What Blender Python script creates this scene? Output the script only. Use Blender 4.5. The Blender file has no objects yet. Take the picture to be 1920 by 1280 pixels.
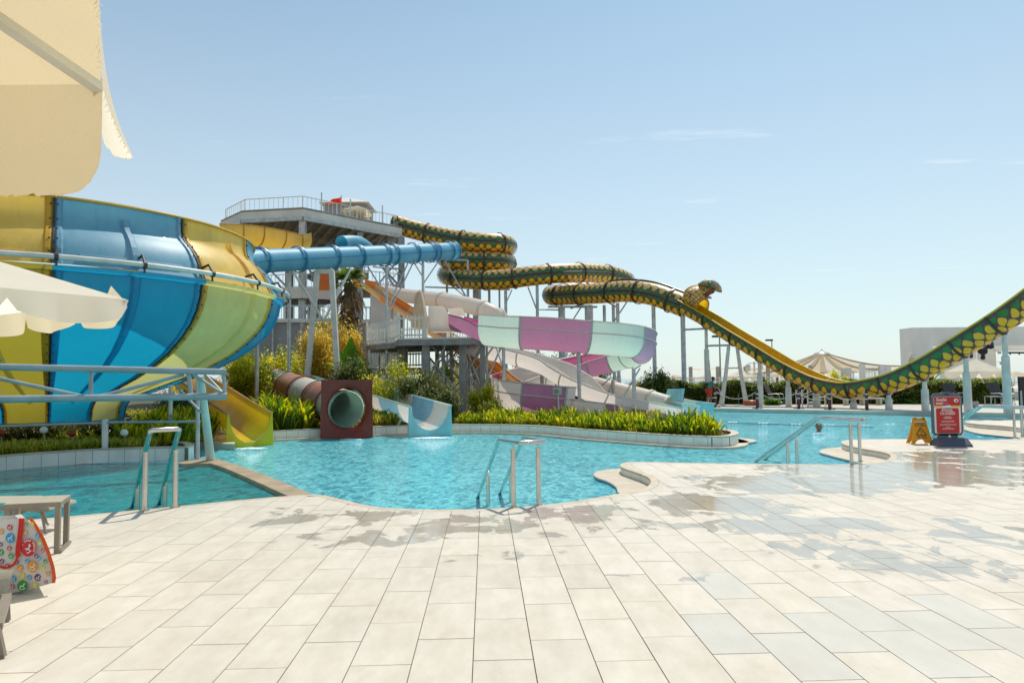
import bpy, bmesh, math, random
import numpy as np
from mathutils import Vector, Matrix
V = Vector
PI = math.pi
rad = math.radians
random.seed(7)
sc = bpy.context.scene
col = sc.collection

# ------------------------------------------------------------------ camera
H = 1.55
F = 1300.0
PITCH = math.atan(71.5 / F)
ROLL = -0.0095
RM = Matrix.Rotation(PI / 2 + PITCH, 3, 'X') @ Matrix.Rotation(ROLL, 3, 'Z')
cam_d = bpy.data.cameras.new('camera')
cam_d.sensor_width = 36.0
cam_d.lens = F / 1920 * 36.0
cam_d.clip_start = 0.05
cam_d.clip_end = 6000
cam = bpy.data.objects.new('camera', cam_d)
col.objects.link(cam)
cam.matrix_world = Matrix.Translation((0, 0, H)) @ RM.to_4x4()
sc.camera = cam
CAM = V((0, 0, H))

# ------------------------------------------------------------------ light
SUN_EL, SUN_AZ = rad(59), rad(25)      # azimuth measured from +Y towards +X
world = bpy.data.worlds.new('World')
sc.world = world
world.use_nodes = True
nt = world.node_tree
nt.nodes.clear()
sky = nt.nodes.new('ShaderNodeTexSky')
sky.sky_type = 'NISHITA'
sky.sun_disc = False
sky.sun_elevation = SUN_EL
sky.sun_rotation = SUN_AZ
sky.air_density = 1.0
sky.dust_density = 0.7
sky.ozone_density = 2.2
bg = nt.nodes.new('ShaderNodeBackground')
bg.inputs[1].default_value = 0.15
wo = nt.nodes.new('ShaderNodeOutputWorld')
tc = nt.nodes.new('ShaderNodeTexCoord')
sep = nt.nodes.new('ShaderNodeSeparateXYZ')
nt.links.new(tc.outputs['Generated'], sep.inputs[0])
# thin high cirrus: noise on the direction projected to a flat layer
dv = nt.nodes.new('ShaderNodeMath'); dv.operation = 'MAXIMUM'; dv.inputs[1].default_value = 0.04
nt.links.new(sep.outputs[2], dv.inputs[0])
cx = nt.nodes.new('ShaderNodeMath'); cx.operation = 'DIVIDE'
cy = nt.nodes.new('ShaderNodeMath'); cy.operation = 'DIVIDE'
nt.links.new(sep.outputs[0], cx.inputs[0]); nt.links.new(dv.outputs[0], cx.inputs[1])
nt.links.new(sep.outputs[1], cy.inputs[0]); nt.links.new(dv.outputs[0], cy.inputs[1])
cb = nt.nodes.new('ShaderNodeCombineXYZ')
nt.links.new(cx.outputs[0], cb.inputs[0]); nt.links.new(cy.outputs[0], cb.inputs[1])
cn = nt.nodes.new('ShaderNodeTexNoise')
cn.inputs['Scale'].default_value = 1.5
cn.inputs['Detail'].default_value = 7
cn.inputs['Roughness'].default_value = 0.62
cm = nt.nodes.new('ShaderNodeMapping'); cm.inputs['Scale'].default_value = (0.45, 1.6, 1); cm.inputs['Rotation'].default_value = (0, 0, 0.15)
nt.links.new(cb.outputs[0], cm.inputs[0]); nt.links.new(cm.outputs[0], cn.inputs['Vector'])
cr_ = nt.nodes.new('ShaderNodeMapRange')
cr_.inputs[1].default_value = 0.62; cr_.inputs[2].default_value = 0.78
cr_.inputs[3].default_value = 0.0; cr_.inputs[4].default_value = 0.55
nt.links.new(cn.outputs[0], cr_.inputs[0])
mx = nt.nodes.new('ShaderNodeMixRGB')
mx.inputs[2].default_value = (5.6, 5.8, 6.0, 1)
nt.links.new(cr_.outputs[0], mx.inputs[0])
# a hazy pale band towards the horizon, all the way round
hz = nt.nodes.new('ShaderNodeMapRange')
hz.inputs[1].default_value = 0.0; hz.inputs[2].default_value = 0.55
hz.inputs[3].default_value = 0.75; hz.inputs[4].default_value = 0.15
nt.links.new(sep.outputs[2], hz.inputs[0])
mh = nt.nodes.new('ShaderNodeMixRGB')
mh.inputs[2].default_value = (4.7, 5.0, 5.0, 1)
nt.links.new(hz.outputs[0], mh.inputs[0])
tint = nt.nodes.new('ShaderNodeMixRGB'); tint.blend_type = 'MULTIPLY'; tint.inputs[0].default_value = 1
tint.inputs[2].default_value = (0.52, 0.71, 0.69, 1)
nt.links.new(sky.outputs[0], tint.inputs[1]); nt.links.new(tint.outputs[0], mh.inputs[1])
nt.links.new(mh.outputs[0], mx.inputs[1])
nt.links.new(mx.outputs[0], bg.inputs[0])
nt.links.new(bg.outputs[0], wo.inputs[0])

sun_d = bpy.data.lights.new('sun', 'SUN')
sun_d.energy = 3.3
sun_d.angle = rad(0.5)
sun_d.color = (1.0, 0.93, 0.82)
sun = bpy.data.objects.new('sun', sun_d)
col.objects.link(sun)
sdir = V((math.sin(SUN_AZ) * math.cos(SUN_EL), math.cos(SUN_AZ) * math.cos(SUN_EL), math.sin(SUN_EL)))
sun.rotation_euler = sdir.to_track_quat('Z', 'Y').to_euler()
sun.location = sdir * 60
sc.view_settings.view_transform = 'Standard'
sc.view_settings.look = 'None'
sc.view_settings.exposure = 0.28
sc.view_settings.gamma = 1.0
sc.view_settings.use_curve_mapping = False
sc.cycles.max_bounces = 6
sc.cycles.transparent_max_bounces = 8
sc.cycles.diffuse_bounces = 4
sc.cycles.glossy_bounces = 3
sc.cycles.transmission_bounces = 4
sc.cycles.caustics_reflective = False
sc.cycles.caustics_refractive = False

def ray(px, py):
    return RM @ V(((px - 960) / F, -(py - 640) / F, -1))
def A(px, py, Y):                       # point seen at this pixel of the 1920x1280 photograph, at depth Y
    d = ray(px, py)
    return CAM + d * (Y / d.y)
def G(px, py, z=0.0):                   # the same, on the level z
    d = ray(px, py)
    return CAM + d * ((z - H) / d.z)
def Zat(px, py, x, y):
    d = ray(px, py)
    return (CAM + d * (y / d.y)).z

# ------------------------------------------------------------------ helpers
ORG = {}
def tag(o, label=None, cat=None, group=None, kind=None):
    if label: o['label'] = label
    if cat: o['category'] = cat
    if group: o['group'] = group
    if kind: o['kind'] = kind
    return o
def thing(name, label, cat, loc=(0, 0, 0), group=None, rz=0):
    o = bpy.data.objects.new(name, None)
    o.empty_display_size = 0.3
    col.objects.link(o)
    o.location = loc
    o.rotation_euler = (0, 0, rz)
    ORG[o.name] = V(loc)
    return tag(o, label, cat, group)

def link_mesh(name, me, parent=None):
    o = bpy.data.objects.new(name, me)
    col.objects.link(o)
    if parent:
        o.parent = parent
        ORG[o.name] = ORG.get(parent.name, V((0, 0, 0)))
    return o

class MB:
    def __init__(s):
        s.v = []; s.f = []; s.uv = []; s.hasuv = False; s.mi = []; s.cm = 0
    def add(s, vs, fs, uvs=None):
        b = len(s.v)
        s.v += [tuple(p) for p in vs]
        for k, f in enumerate(fs):
            s.f.append(tuple(b + i for i in f))
            s.mi.append(s.cm)
            if uvs is not None:
                s.uv.append([uvs[i] for i in f]); s.hasuv = True
            else:
                s.uv.append([(0, 0)] * len(f))
        return s
    def box(s, c, d, rz=0, M=None):
        x, y, z = d[0] / 2, d[1] / 2, d[2] / 2
        vs = [V((sx * x, sy * y, sz * z)) for sz in (-1, 1) for sy in (-1, 1) for sx in (-1, 1)]
        if M is None: M = Matrix.Rotation(rz, 3, 'Z')
        vs = [M @ p + V(c) for p in vs]
        return s.add(vs, [(0, 2, 3, 1), (4, 5, 7, 6), (0, 1, 5, 4), (2, 6, 7, 3), (0, 4, 6, 2), (1, 3, 7, 5)])
    def beam(s, p, q, w, h=None, up=V((0, 0, 1))):
        p, q = V(p), V(q)
        h = h or w
        t = (q - p).normalized()
        sd = t.cross(up)
        if sd.length < 1e-4: sd = V((1, 0, 0))
        sd.normalize()
        u = sd.cross(t)
        vs = [e + sd * a * w / 2 + u * b * h / 2 for e in (p, q) for a, b in ((-1, -1), (1, -1), (1, 1), (-1, 1))]
        return s.add(vs, [(3, 2, 1, 0), (4, 5, 6, 7), (0, 1, 5, 4), (1, 2, 6, 5), (2, 3, 7, 6), (3, 0, 4, 7)])
    def tube(s, pts, r, seg=10, caps=True):
        pts = [V(p) for p in pts]
        n = len(pts)
        rs = r if isinstance(r, (list, tuple)) else [r] * n
        t0 = (pts[1] - pts[0]).normalized()
        ref = V((0, 0, 1)) if abs(t0.z) < 0.9 else V((1, 0, 0))
        sd = t0.cross(ref).normalized()
        vs = []
        for i in range(n):
            if i == 0: t = pts[1] - pts[0]
            elif i == n - 1: t = pts[-1] - pts[-2]
            else: t = (pts[i + 1] - pts[i]).normalized() + (pts[i] - pts[i - 1]).normalized()
            if t.length < 1e-9: t = pts[min(i + 1, n - 1)] - pts[i - 1]
            t.normalize()
            sd = (sd - t * sd.dot(t))
            if sd.length < 1e-6: sd = t.orthogonal()
            sd.normalize()
            u = t.cross(sd)
            for k in range(seg):
                a = 2 * PI * k / seg
                vs.append(pts[i] + (sd * math.cos(a) + u * math.sin(a)) * rs[i])
        fs = [(i * seg + k, i * seg + (k + 1) % seg, (i + 1) * seg + (k + 1) % seg, (i + 1) * seg + k) for i in range(n - 1) for k in range(seg)]
        if caps:
            fs.append(tuple(range(seg))[::-1]); fs.append(tuple((n - 1) * seg + k for k in range(seg)))
        return s.add(vs, fs)
    def lathe(s, prof, c=(0, 0, 0), seg=24, a0=0, a1=2 * PI):
        full = abs(a1 - a0 - 2 * PI) < 1e-6
        ns = seg if full else seg + 1
        c = V(c); m = len(prof)
        vs = [c + V((r * math.cos(a0 + (a1 - a0) * k / seg), r * math.sin(a0 + (a1 - a0) * k / seg), z)) for k in range(ns) for r, z in prof]
        fs = []
        for k in range(seg):
            k2 = (k + 1) % ns
            for j in range(m - 1):
                q = [k * m + j, k2 * m + j, k2 * m + j + 1, k * m + j + 1]
                if prof[j][0] < 1e-6: q = [q[0], q[2], q[3]]
                elif prof[j + 1][0] < 1e-6: q = [q[0], q[1], q[2]]
                fs.append(tuple(q))
        return s.add(vs, fs)
    def prism(s, poly, z0, z1, bottom=True):
        n = len(poly)
        ar = sum(poly[i][0] * poly[(i + 1) % n][1] - poly[(i + 1) % n][0] * poly[i][1] for i in range(n))
        if ar < 0: poly = poly[::-1]
        vs = [(p[0], p[1], z0) for p in poly] + [(p[0], p[1], z1) for p in poly]
        fs = [(i, (i + 1) % n, n + (i + 1) % n, n + i) for i in range(n)] + [tuple(range(n, 2 * n))]
        if bottom: fs.append(tuple(range(n))[::-1])
        return s.add(vs, fs)
    def ball(s, c, r, seg=12, sz=1.0):
        n = seg // 2
        prof = [(max(0, r * math.sin(PI * i / n)), -r * sz * math.cos(PI * i / n)) for i in range(n + 1)]
        prof[0] = (0, -r * sz); prof[-1] = (0, r * sz)
        return s.lathe(prof, c, seg)
    def build(s, name, mat, parent=None, smooth=False, bevel=0, tri=False):
        me = bpy.data.meshes.new(name)
        off = ORG.get(parent.name, V((0, 0, 0))) if parent else V((0, 0, 0))
        o = tuple(off)
        me.from_pydata([(p[0] - o[0], p[1] - o[1], p[2] - o[2]) for p in s.v], [], s.f)
        if s.hasuv:
            l = me.uv_layers.new(name='UVMap')
            flat = [c for f in s.uv for uv in f for c in uv]
            l.data.foreach_set('uv', flat)
        mats = mat if isinstance(mat, (list, tuple)) else [mat]
        for m in mats: me.materials.append(m)
        if len(mats) > 1: me.polygons.foreach_set('material_index', s.mi)
        if smooth:
            me.polygons.foreach_set('use_smooth', [True] * len(me.polygons))
            try: me.set_sharp_from_angle(angle=rad(38))
            except Exception: pass
        if tri or bevel:
            bm = bmesh.new(); bm.from_mesh(me)
            if bevel:
                bmesh.ops.bevel(bm, geom=[e for e in bm.edges if e.calc_face_angle(0) > 0.5], offset=bevel, segments=2, affect='EDGES', profile=0.6)
            if tri:
                bmesh.ops.triangulate(bm, faces=[f for f in bm.faces if len(f.verts) > 4])
            bm.to_mesh(me); bm.free()
        me.update()
        return link_mesh(name, me, parent)

def cr(pts, step=0.25):
    """Catmull-Rom through the points, resampled evenly; extra coordinates are carried along."""
    P = [np.array(tuple(p), float) for p in pts]
    P = [2 * P[0] - P[1]] + P + [2 * P[-1] - P[-2]]
    out = []
    for i in range(1, len(P) - 2):
        p0, p1, p2, p3 = P[i - 1:i + 3]
        for k in range(24):
            t = k / 24
            out.append(0.5 * ((2 * p1) + (-p0 + p2) * t + (2 * p0 - 5 * p1 + 4 * p2 - p3) * t * t + (-p0 + 3 * p1 - 3 * p2 + p3) * t ** 3))
    out.append(P[-2])
    out = np.array(out)
    d = np.concatenate([[0], np.cumsum(np.linalg.norm(np.diff(out[:, :3], axis=0), axis=1))])
    n = max(2, int(round(d[-1] / step)) + 1)
    s = np.linspace(0, d[-1], n)
    res = np.stack([np.interp(s, d, out[:, k]) for k in range(out.shape[1])], 1)
    return [V(r[:3]) for r in res], s, res

def frames(path):
    fr = []
    n = len(path)
    for i in range(n):
        t = (path[min(i + 1, n - 1)] - path[max(i - 1, 0)]).normalized()
        sd = t.cross(V((0, 0, 1)))
        sd = sd.normalized() if sd.length > 1e-4 else V((1, 0, 0))
        fr.append((t, sd, sd.cross(t)))
    return fr

def shell(mb, path, s, fr, i0, i1, prof, th, closed, scale=1.0, ang=None):
    """A wall of thickness th swept along path[i0..i1]; prof = list of (a, b) seen along the travel."""
    m = len(prof)
    if th == 0:          # a moulded skin: one sheet, its front looking outwards
        arc = [0]
        for j in range(1, m): arc.append(arc[-1] + math.hypot(prof[j][0] - prof[j - 1][0], prof[j][1] - prof[j - 1][1]))
        if ang is None: ang = arc
        vs = []; uv = []
        for i in range(i0, i1 + 1):
            t, sd, u = fr[i]
            for j, (a, b) in enumerate(prof): vs.append(path[i] + sd * a * scale + u * b * scale); uv.append((s[i], ang[j]))
        fs = []
        for i in range(i1 - i0):
            for j in range(m if closed else m - 1):
                k = (j + 1) % m; q = (i * m + j, (i + 1) * m + j, (i + 1) * m + k, i * m + k)
                fs.append(q if not closed else q[::-1])
        mb.add(vs, fs, uv)
        return mb
    nrm = []
    for j in range(m):
        if closed: p, q = prof[(j - 1) % m], prof[(j + 1) % m]
        else: p, q = prof[max(j - 1, 0)], prof[min(j + 1, m - 1)]
        dx, dy = q[0] - p[0], q[1] - p[1]
        l = math.hypot(dx, dy) or 1
        nrm.append((dy / l, -dx / l))
    L = [(p[0] * scale + n[0] * th / 2, p[1] * scale + n[1] * th / 2) for p, n in zip(prof, nrm)]
    R = [(p[0] * scale - n[0] * th / 2, p[1] * scale - n[1] * th / 2) for p, n in zip(prof, nrm)]
    arc = [0]
    for j in range(1, m): arc.append(arc[-1] + math.hypot(prof[j][0] - prof[j - 1][0], prof[j][1] - prof[j - 1][1]))
    if ang is None: ang = arc
    vs, uv = [], []
    N = i1 - i0 + 1
    for i in range(i0, i1 + 1):
        t, sd, u = fr[i]
        for ring in (L, R):
            for j, (a, b) in enumerate(ring):
                vs.append(path[i] + sd * a + u * b); uv.append((s[i], ang[j]))
    fs = []
    st = 2 * m
    rng = range(m) if closed else range(m - 1)
    for i in range(N - 1):
        for j in rng:
            k = (j + 1) % m
            fs.append((i * st + j, i * st + k, (i + 1) * st + k, (i + 1) * st + j))
            fs.append((i * st + m + k, i * st + m + j, (i + 1) * st + m + j, (i + 1) * st + m + k))
        if not closed:
            fs.append((i * st, (i + 1) * st, (i + 1) * st + m, i * st + m))
            fs.append((i * st + m - 1, i * st + 2 * m - 1, (i + 1) * st + 2 * m - 1, (i + 1) * st + m - 1))
    for i in (0, N - 1):
        for j in rng:
            k = (j + 1) % m
            q = (i * st + j, i * st + m + j, i * st + m + k, i * st + k)
            fs.append(q if i == 0 else q[::-1])
    mb.add(vs, fs, uv)
    return mb

def circ(r, n=24):      # starts at the top so that the joint is hidden; a to the right, b up
    return [(r * math.sin(2 * PI * k / n), r * math.cos(2 * PI * k / n)) for k in range(n)]

# ------------------------------------------------------------------ materials
def newmat(name):
    m = bpy.data.materials.new(name); m.use_nodes = True
    n = m.node_tree; n.nodes.clear()
    out = n.nodes.new('ShaderNodeOutputMaterial')
    return m, n, out
def N(n, t, **k):
    x = n.nodes.new(t)
    for a, b in k.items(): setattr(x, a, b)
    return x
def rgb(c): return (c[0], c[1], c[2], 1)
def mat(name, c, rough=0.5, metal=0.0, var=0.12, scale=3.0, bump=0.0, bscale=20.0, trans=0.0, tcol=None, spec=0.5, c2=None, coat=0.0, stretch=None, streak=0.0):
    """Principled with noise-driven colour variation, optional fine bump and translucency."""
    m, n, out = newmat(name)
    b = N(n, 'ShaderNodeBsdfPrincipled')
    b.inputs['Roughness'].default_value = rough
    b.inputs['Metallic'].default_value = metal
    b.inputs['Specular IOR Level'].default_value = spec
    b.inputs['Coat Weight'].default_value = coat
    tcn = N(n, 'ShaderNodeTexCoord')
    vec = tcn.outputs['Object']
    if stretch:
        mp = N(n, 'ShaderNodeMapping'); mp.inputs['Scale'].default_value = stretch
        n.links.new(vec, mp.inputs[0]); vec = mp.outputs[0]
    no = N(n, 'ShaderNodeTexNoise'); no.inputs['Scale'].default_value = scale; no.inputs['Detail'].default_value = 5
    n.links.new(vec, no.inputs['Vector'])
    rp = N(n, 'ShaderNodeMapRange'); rp.inputs[1].default_value = 0.3; rp.inputs[2].default_value = 0.7
    n.links.new(no.outputs[0], rp.inputs[0])
    mxn = N(n, 'ShaderNodeMixRGB')
    if c2 is None: c2 = tuple(x * (1 - var * 1.6) for x in c); c = tuple(min(1, x * (1 + var * 0.5)) for x in c)
    mxn.inputs[1].default_value = rgb(c); mxn.inputs[2].default_value = rgb(c2)
    n.links.new(rp.outputs[0], mxn.inputs[0])
    cout = mxn.outputs[0]
    if streak:
        sm_ = N(n, 'ShaderNodeMapping'); sm_.inputs['Scale'].default_value = (5.0, 5.0, 0.5); n.links.new(tcn.outputs['Object'], sm_.inputs[0])
        sn_ = N(n, 'ShaderNodeTexNoise'); sn_.inputs['Scale'].default_value = 1.6; sn_.inputs['Detail'].default_value = 7; sn_.inputs['Roughness'].default_value = 0.7; n.links.new(sm_.outputs[0], sn_.inputs['Vector'])
        sr_ = N(n, 'ShaderNodeMapRange'); sr_.inputs[1].default_value = 0.48; sr_.inputs[2].default_value = 0.75; sr_.inputs[4].default_value = streak; n.links.new(sn_.outputs[0], sr_.inputs[0])
        sx_ = N(n, 'ShaderNodeMixRGB'); sx_.blend_type = 'MULTIPLY'; sx_.inputs[2].default_value = (0.62, 0.56, 0.46, 1); n.links.new(sr_.outputs[0], sx_.inputs[0]); n.links.new(cout, sx_.inputs[1]); cout = sx_.outputs[0]
    n.links.new(cout, b.inputs['Base Color'])
    if bump:
        n2 = N(n, 'ShaderNodeTexNoise'); n2.inputs['Scale'].default_value = bscale; n2.inputs['Detail'].default_value = 4
        n.links.new(vec, n2.inputs['Vector'])
        bp = N(n, 'ShaderNodeBump'); bp.inputs['Strength'].default_value = bump; bp.inputs['Distance'].default_value = 0.02
        n.links.new(n2.outputs[0], bp.inputs['Height']); n.links.new(bp.outputs[0], b.inputs['Normal'])
    sh = b.outputs[0]
    if trans:
        t = N(n, 'ShaderNodeBsdfTranslucent')
        if tcol: t.inputs[0].default_value = rgb(tcol)
        else: n.links.new(mxn.outputs[0], t.inputs[0])
        ms = N(n, 'ShaderNodeMixShader'); ms.inputs[0].default_value = trans
        n.links.new(sh, ms.inputs[1]); n.links.new(t.outputs[0], ms.inputs[2]); sh = ms.outputs[0]
    n.links.new(sh, out.inputs[0])
    return m
def leafmat(name, ramp, trans=0.45, rough=0.45):
    """Leaves: a colour for each leaf from the ramp, part of the light passing through."""
    m, n, out = newmat(name)
    g = N(n, 'ShaderNodeNewGeometry')
    r = N(n, 'ShaderNodeValToRGB')
    r.color_ramp.elements[0].position = 0; r.color_ramp.elements[0].color = rgb(ramp[0])
    r.color_ramp.elements[1].position = 1; r.color_ramp.elements[1].color = rgb(ramp[-1])
    for i, c in enumerate(ramp[1:-1]):
        e = r.color_ramp.elements.new((i + 1) / (len(ramp) - 1)); e.color = rgb(c)
    tcn = N(n, 'ShaderNodeTexCoord')
    no = N(n, 'ShaderNodeTexNoise'); no.inputs['Scale'].default_value = 0.9; no.inputs['Detail'].default_value = 2
    n.links.new(tcn.outputs['Object'], no.inputs['Vector'])
    ma = N(n, 'ShaderNodeMath', operation='MULTIPLY_ADD')
    ma.inputs[1].default_value = 1.3; ma.inputs[2].default_value = -0.65
    n.links.new(no.outputs[0], ma.inputs[0])
    ad = N(n, 'ShaderNodeMath', operation='ADD', use_clamp=True)
    n.links.new(ma.outputs[0], ad.inputs[0]); n.links.new(g.outputs['Random Per Island'], ad.inputs[1])
    n.links.new(ad.outputs[0], r.inputs[0])
    b = N(n, 'ShaderNodeBsdfPrincipled'); b.inputs['Roughness'].default_value = rough
    n.links.new(r.outputs[0], b.inputs['Base Color'])
    t = N(n, 'ShaderNodeBsdfTranslucent')
    hs = N(n, 'ShaderNodeHueSaturation'); hs.inputs['Value'].default_value = 2.0; hs.inputs['Saturation'].default_value = 1.05
    n.links.new(r.outputs[0], hs.inputs['Color']); n.links.new(hs.outputs[0], t.inputs[0])
    ms = N(n, 'ShaderNodeMixShader'); ms.inputs[0].default_value = trans
    n.links.new(b.outputs[0], ms.inputs[1]); n.links.new(t.outputs[0], ms.inputs[2])
    n.links.new(ms.outputs[0], out.inputs[0])
    return m

M = {}
M['steel'] = mat('steel', (0.62, 0.60, 0.56), 0.22, 1.0, 0.1, 6, 0.05, 60)
M['galv'] = mat('galvanised', (0.54, 0.56, 0.56), 0.45, 0.35, 0.18, 4, 0.1, 30)
M['galv_dark'] = mat('galvanised_dark', (0.32, 0.32, 0.32), 0.5, 0.2, 0.2, 3, 0.1, 30)
M['post_white'] = mat('post_paint', (0.68, 0.70, 0.66), 0.45, 0, 0.12, 3, 0.05, 20)
M['bluegrey'] = mat('truss_paint', (0.36, 0.44, 0.46), 0.4, 0.1, 0.15, 3, 0.05, 25)
M['mintpost'] = mat('mint_post_paint', (0.58, 0.70, 0.64), 0.45, 0, 0.12, 2, 0.05, 20)
M['concrete'] = mat('concrete', (0.42, 0.40, 0.36), 0.8, 0, 0.15, 1.2, 0.3, 15)
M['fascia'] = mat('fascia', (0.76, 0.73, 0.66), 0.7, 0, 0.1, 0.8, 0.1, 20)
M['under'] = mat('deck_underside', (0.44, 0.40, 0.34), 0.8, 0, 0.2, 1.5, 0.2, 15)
M['greywall'] = mat('grey_render', (0.37, 0.36, 0.355), 0.85, 0, 0.12, 0.5, 0.2, 25)
M['whitepvc'] = mat('white_pvc', (0.88, 0.86, 0.80), 0.45, 0, 0.05, 4, trans=0.15)
M['whitebld'] = mat('white_stucco', (0.82, 0.80, 0.76), 0.85, 0, 0.08, 0.7, 0.2, 20)
M['coping'] = mat('coping_stone', (0.60, 0.50, 0.37), 0.55, 0, 0.14, 4, 0.2, 60)
M['coping_tan'] = mat('coping_tan_stone', (0.42, 0.31, 0.20), 0.5, 0, 0.2, 3, 0.2, 60)
M['walltile'] = mat('planter_tile', (0.84, 0.80, 0.71), 0.5, 0, 0.08, 2.5, 0.1, 40)
M['grout'] = mat('grout', (0.20, 0.165, 0.12), 0.9, 0, 0.2, 8, 0.3, 80)
M['soil'] = mat('soil', (0.075, 0.05, 0.028), 0.95, 0, 0.35, 4, 0.6, 20, c2=(0.10, 0.09, 0.03))
M['sand'] = mat('sand', (0.42, 0.36, 0.27), 0.9, 0, 0.15, 0.3, 0.3, 10)
M['fardeck'] = mat('far_deck_stone', (0.58, 0.54, 0.46), 0.45, 0, 0.1, 1.3, 0.1, 20)
M['black'] = mat('black_plastic', (0.015, 0.015, 0.017), 0.4)
M['charcoal'] = mat('charcoal_fabric', (0.05, 0.048, 0.05), 0.8)
M['mosaic'] = mat('blue_mosaic', (0.03, 0.08, 0.32), 0.3, 0, 0.3, 40)
# ------------------------------------------------------------------ the pools and the deck
ZW = -0.18        # water level
ZL = -0.13        # ledges just above the water
def deckmat(name, base, base2, blobs):
    m, n, out = newmat(name)
    g = N(n, 'ShaderNodeNewGeometry')
    oi = N(n, 'ShaderNodeObjectInfo')
    b = N(n, 'ShaderNodeBsdfPrincipled')
    # stone colour: per tile shade, veins and specks
    mp = N(n, 'ShaderNodeMapping'); mp.inputs['Scale'].default_value = (1, 0.45, 1)
    n.links.new(g.outputs['Position'], mp.inputs[0])
    no = N(n, 'ShaderNodeTexNoise'); no.inputs['Scale'].default_value = 6.0; no.inputs['Detail'].default_value = 8; no.inputs['Roughness'].default_value = 0.65
    no.noise_dimensions = '4D'
    n.links.new(mp.outputs[0], no.inputs['Vector'])
    wm = N(n, 'ShaderNodeMath', operation='MULTIPLY'); wm.inputs[1].default_value = 30
    n.links.new(oi.outputs['Random'], wm.inputs[0]); n.links.new(wm.outputs[0], no.inputs['W'])
    rp = N(n, 'ShaderNodeMapRange'); rp.inputs[1].default_value = 0.35; rp.inputs[2].default_value = 0.68
    n.links.new(no.outputs[0], rp.inputs[0])
    c = N(n, 'ShaderNodeMixRGB'); c.inputs[1].default_value = rgb(base); c.inputs[2].default_value = rgb(base2)
    n.links.new(rp.outputs[0], c.inputs[0])
    hv = N(n, 'ShaderNodeHueSaturation')
    rv = N(n, 'ShaderNodeMapRange'); rv.inputs[3].default_value = 0.955; rv.inputs[4].default_value = 1.03
    n.links.new(oi.outputs['Random'], rv.inputs[0]); n.links.new(rv.outputs[0], hv.inputs['Value'])
    n.links.new(c.outputs[0], hv.inputs['Color'])
    # grime: large soft stains
    gn = N(n, 'ShaderNodeTexNoise'); gn.inputs['Scale'].default_value = 1.1; gn.inputs['Detail'].default_value = 6
    n.links.new(g.outputs['Position'], gn.inputs['Vector'])
    gr = N(n, 'ShaderNodeMapRange'); gr.inputs[1].default_value = 0.45; gr.inputs[2].default_value = 0.75; gr.inputs[4].default_value = 0.35
    n.links.new(gn.outputs[0], gr.inputs[0])
    gm = N(n, 'ShaderNodeMixRGB', blend_type='MULTIPLY'); gm.inputs[2].default_value = (0.86, 0.80, 0.70, 1)
    n.links.new(gr.outputs[0], gm.inputs[0]); n.links.new(hv.outputs[0], gm.inputs[1])
    # puddles: sharp-edged patches where water was splashed
    acc = None
    for (x, y, rx, ry, st) in blobs:
        mm = N(n, 'ShaderNodeMapping'); mm.vector_type = 'POINT'
        mm.inputs['Location'].default_value = (-x / rx, -y / ry, 0); mm.inputs['Scale'].default_value = (1 / rx, 1 / ry, 0)
        n.links.new(g.outputs['Position'], mm.inputs[0])
        ln = N(n, 'ShaderNodeVectorMath', operation='LENGTH'); n.links.new(mm.outputs[0], ln.inputs[0])
        q = N(n, 'ShaderNodeMapRange'); q.interpolation_type = 'SMOOTHSTEP'; q.inputs[1].default_value = 0.2; q.inputs[2].default_value = 1.25; q.inputs[3].default_value = st; q.inputs[4].default_value = 0
        n.links.new(ln.outputs['Value'], q.inputs[0])
        if acc is None: acc = q.outputs[0]
        else:
            a = N(n, 'ShaderNodeMath', operation='MAXIMUM'); n.links.new(acc, a.inputs[0]); n.links.new(q.outputs[0], a.inputs[1]); acc = a.outputs[0]
    wmp = N(n, 'ShaderNodeMapping'); wmp.inputs['Scale'].default_value = (1.0, 0.8, 1)
    n.links.new(g.outputs['Position'], wmp.inputs[0])
    wn = N(n, 'ShaderNodeTexNoise'); wn.inputs['Scale'].default_value = 2.1; wn.inputs['Detail'].default_value = 9; wn.inputs['Roughness'].default_value = 0.6; wn.inputs['Distortion'].default_value = 0.6
    n.links.new(wmp.outputs[0], wn.inputs['Vector'])
    ad = N(n, 'ShaderNodeMath', operation='MULTIPLY_ADD'); ad.inputs[1].default_value = 0.36
    n.links.new(acc, ad.inputs[0]); n.links.new(wn.outputs[0], ad.inputs[2])
    wet = N(n, 'ShaderNodeMapRange'); wet.inputs[1].default_value = 0.705; wet.inputs[2].default_value = 0.755
    n.links.new(ad.outputs[0], wet.inputs[0])
    wc = N(n, 'ShaderNodeMixRGB', blend_type='MULTIPLY'); wc.inputs[2].default_value = (0.78, 0.78, 0.77, 1)
    n.links.new(wet.outputs[0], wc.inputs[0]); n.links.new(gm.outputs[0], wc.inputs[1])
    n.links.new(wc.outputs[0], b.inputs['Base Color'])
    rr = N(n, 'ShaderNodeMapRange'); rr.inputs[3].default_value = 0.62; rr.inputs[4].default_value = 0.09
    n.links.new(wet.outputs[0], rr.inputs[0]); n.links.new(rr.outputs[0], b.inputs['Roughness'])
    fn = N(n, 'ShaderNodeTexNoise'); fn.inputs['Scale'].default_value = 160; fn.inputs['Detail'].default_value = 3
    n.links.new(g.outputs['Position'], fn.inputs['Vector'])
    bp = N(n, 'ShaderNodeBump'); bp.inputs['Distance'].default_value = 0.004
    bs = N(n, 'ShaderNodeMapRange'); bs.inputs[3].default_value = 0.35; bs.inputs[4].default_value = 0.02
    n.links.new(wet.outputs[0], bs.inputs[0]); n.links.new(bs.outputs[0], bp.inputs['Strength'])
    n.links.new(fn.outputs[0], bp.inputs['Height']); n.links.new(bp.outputs[0], b.inputs['Normal'])
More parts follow.
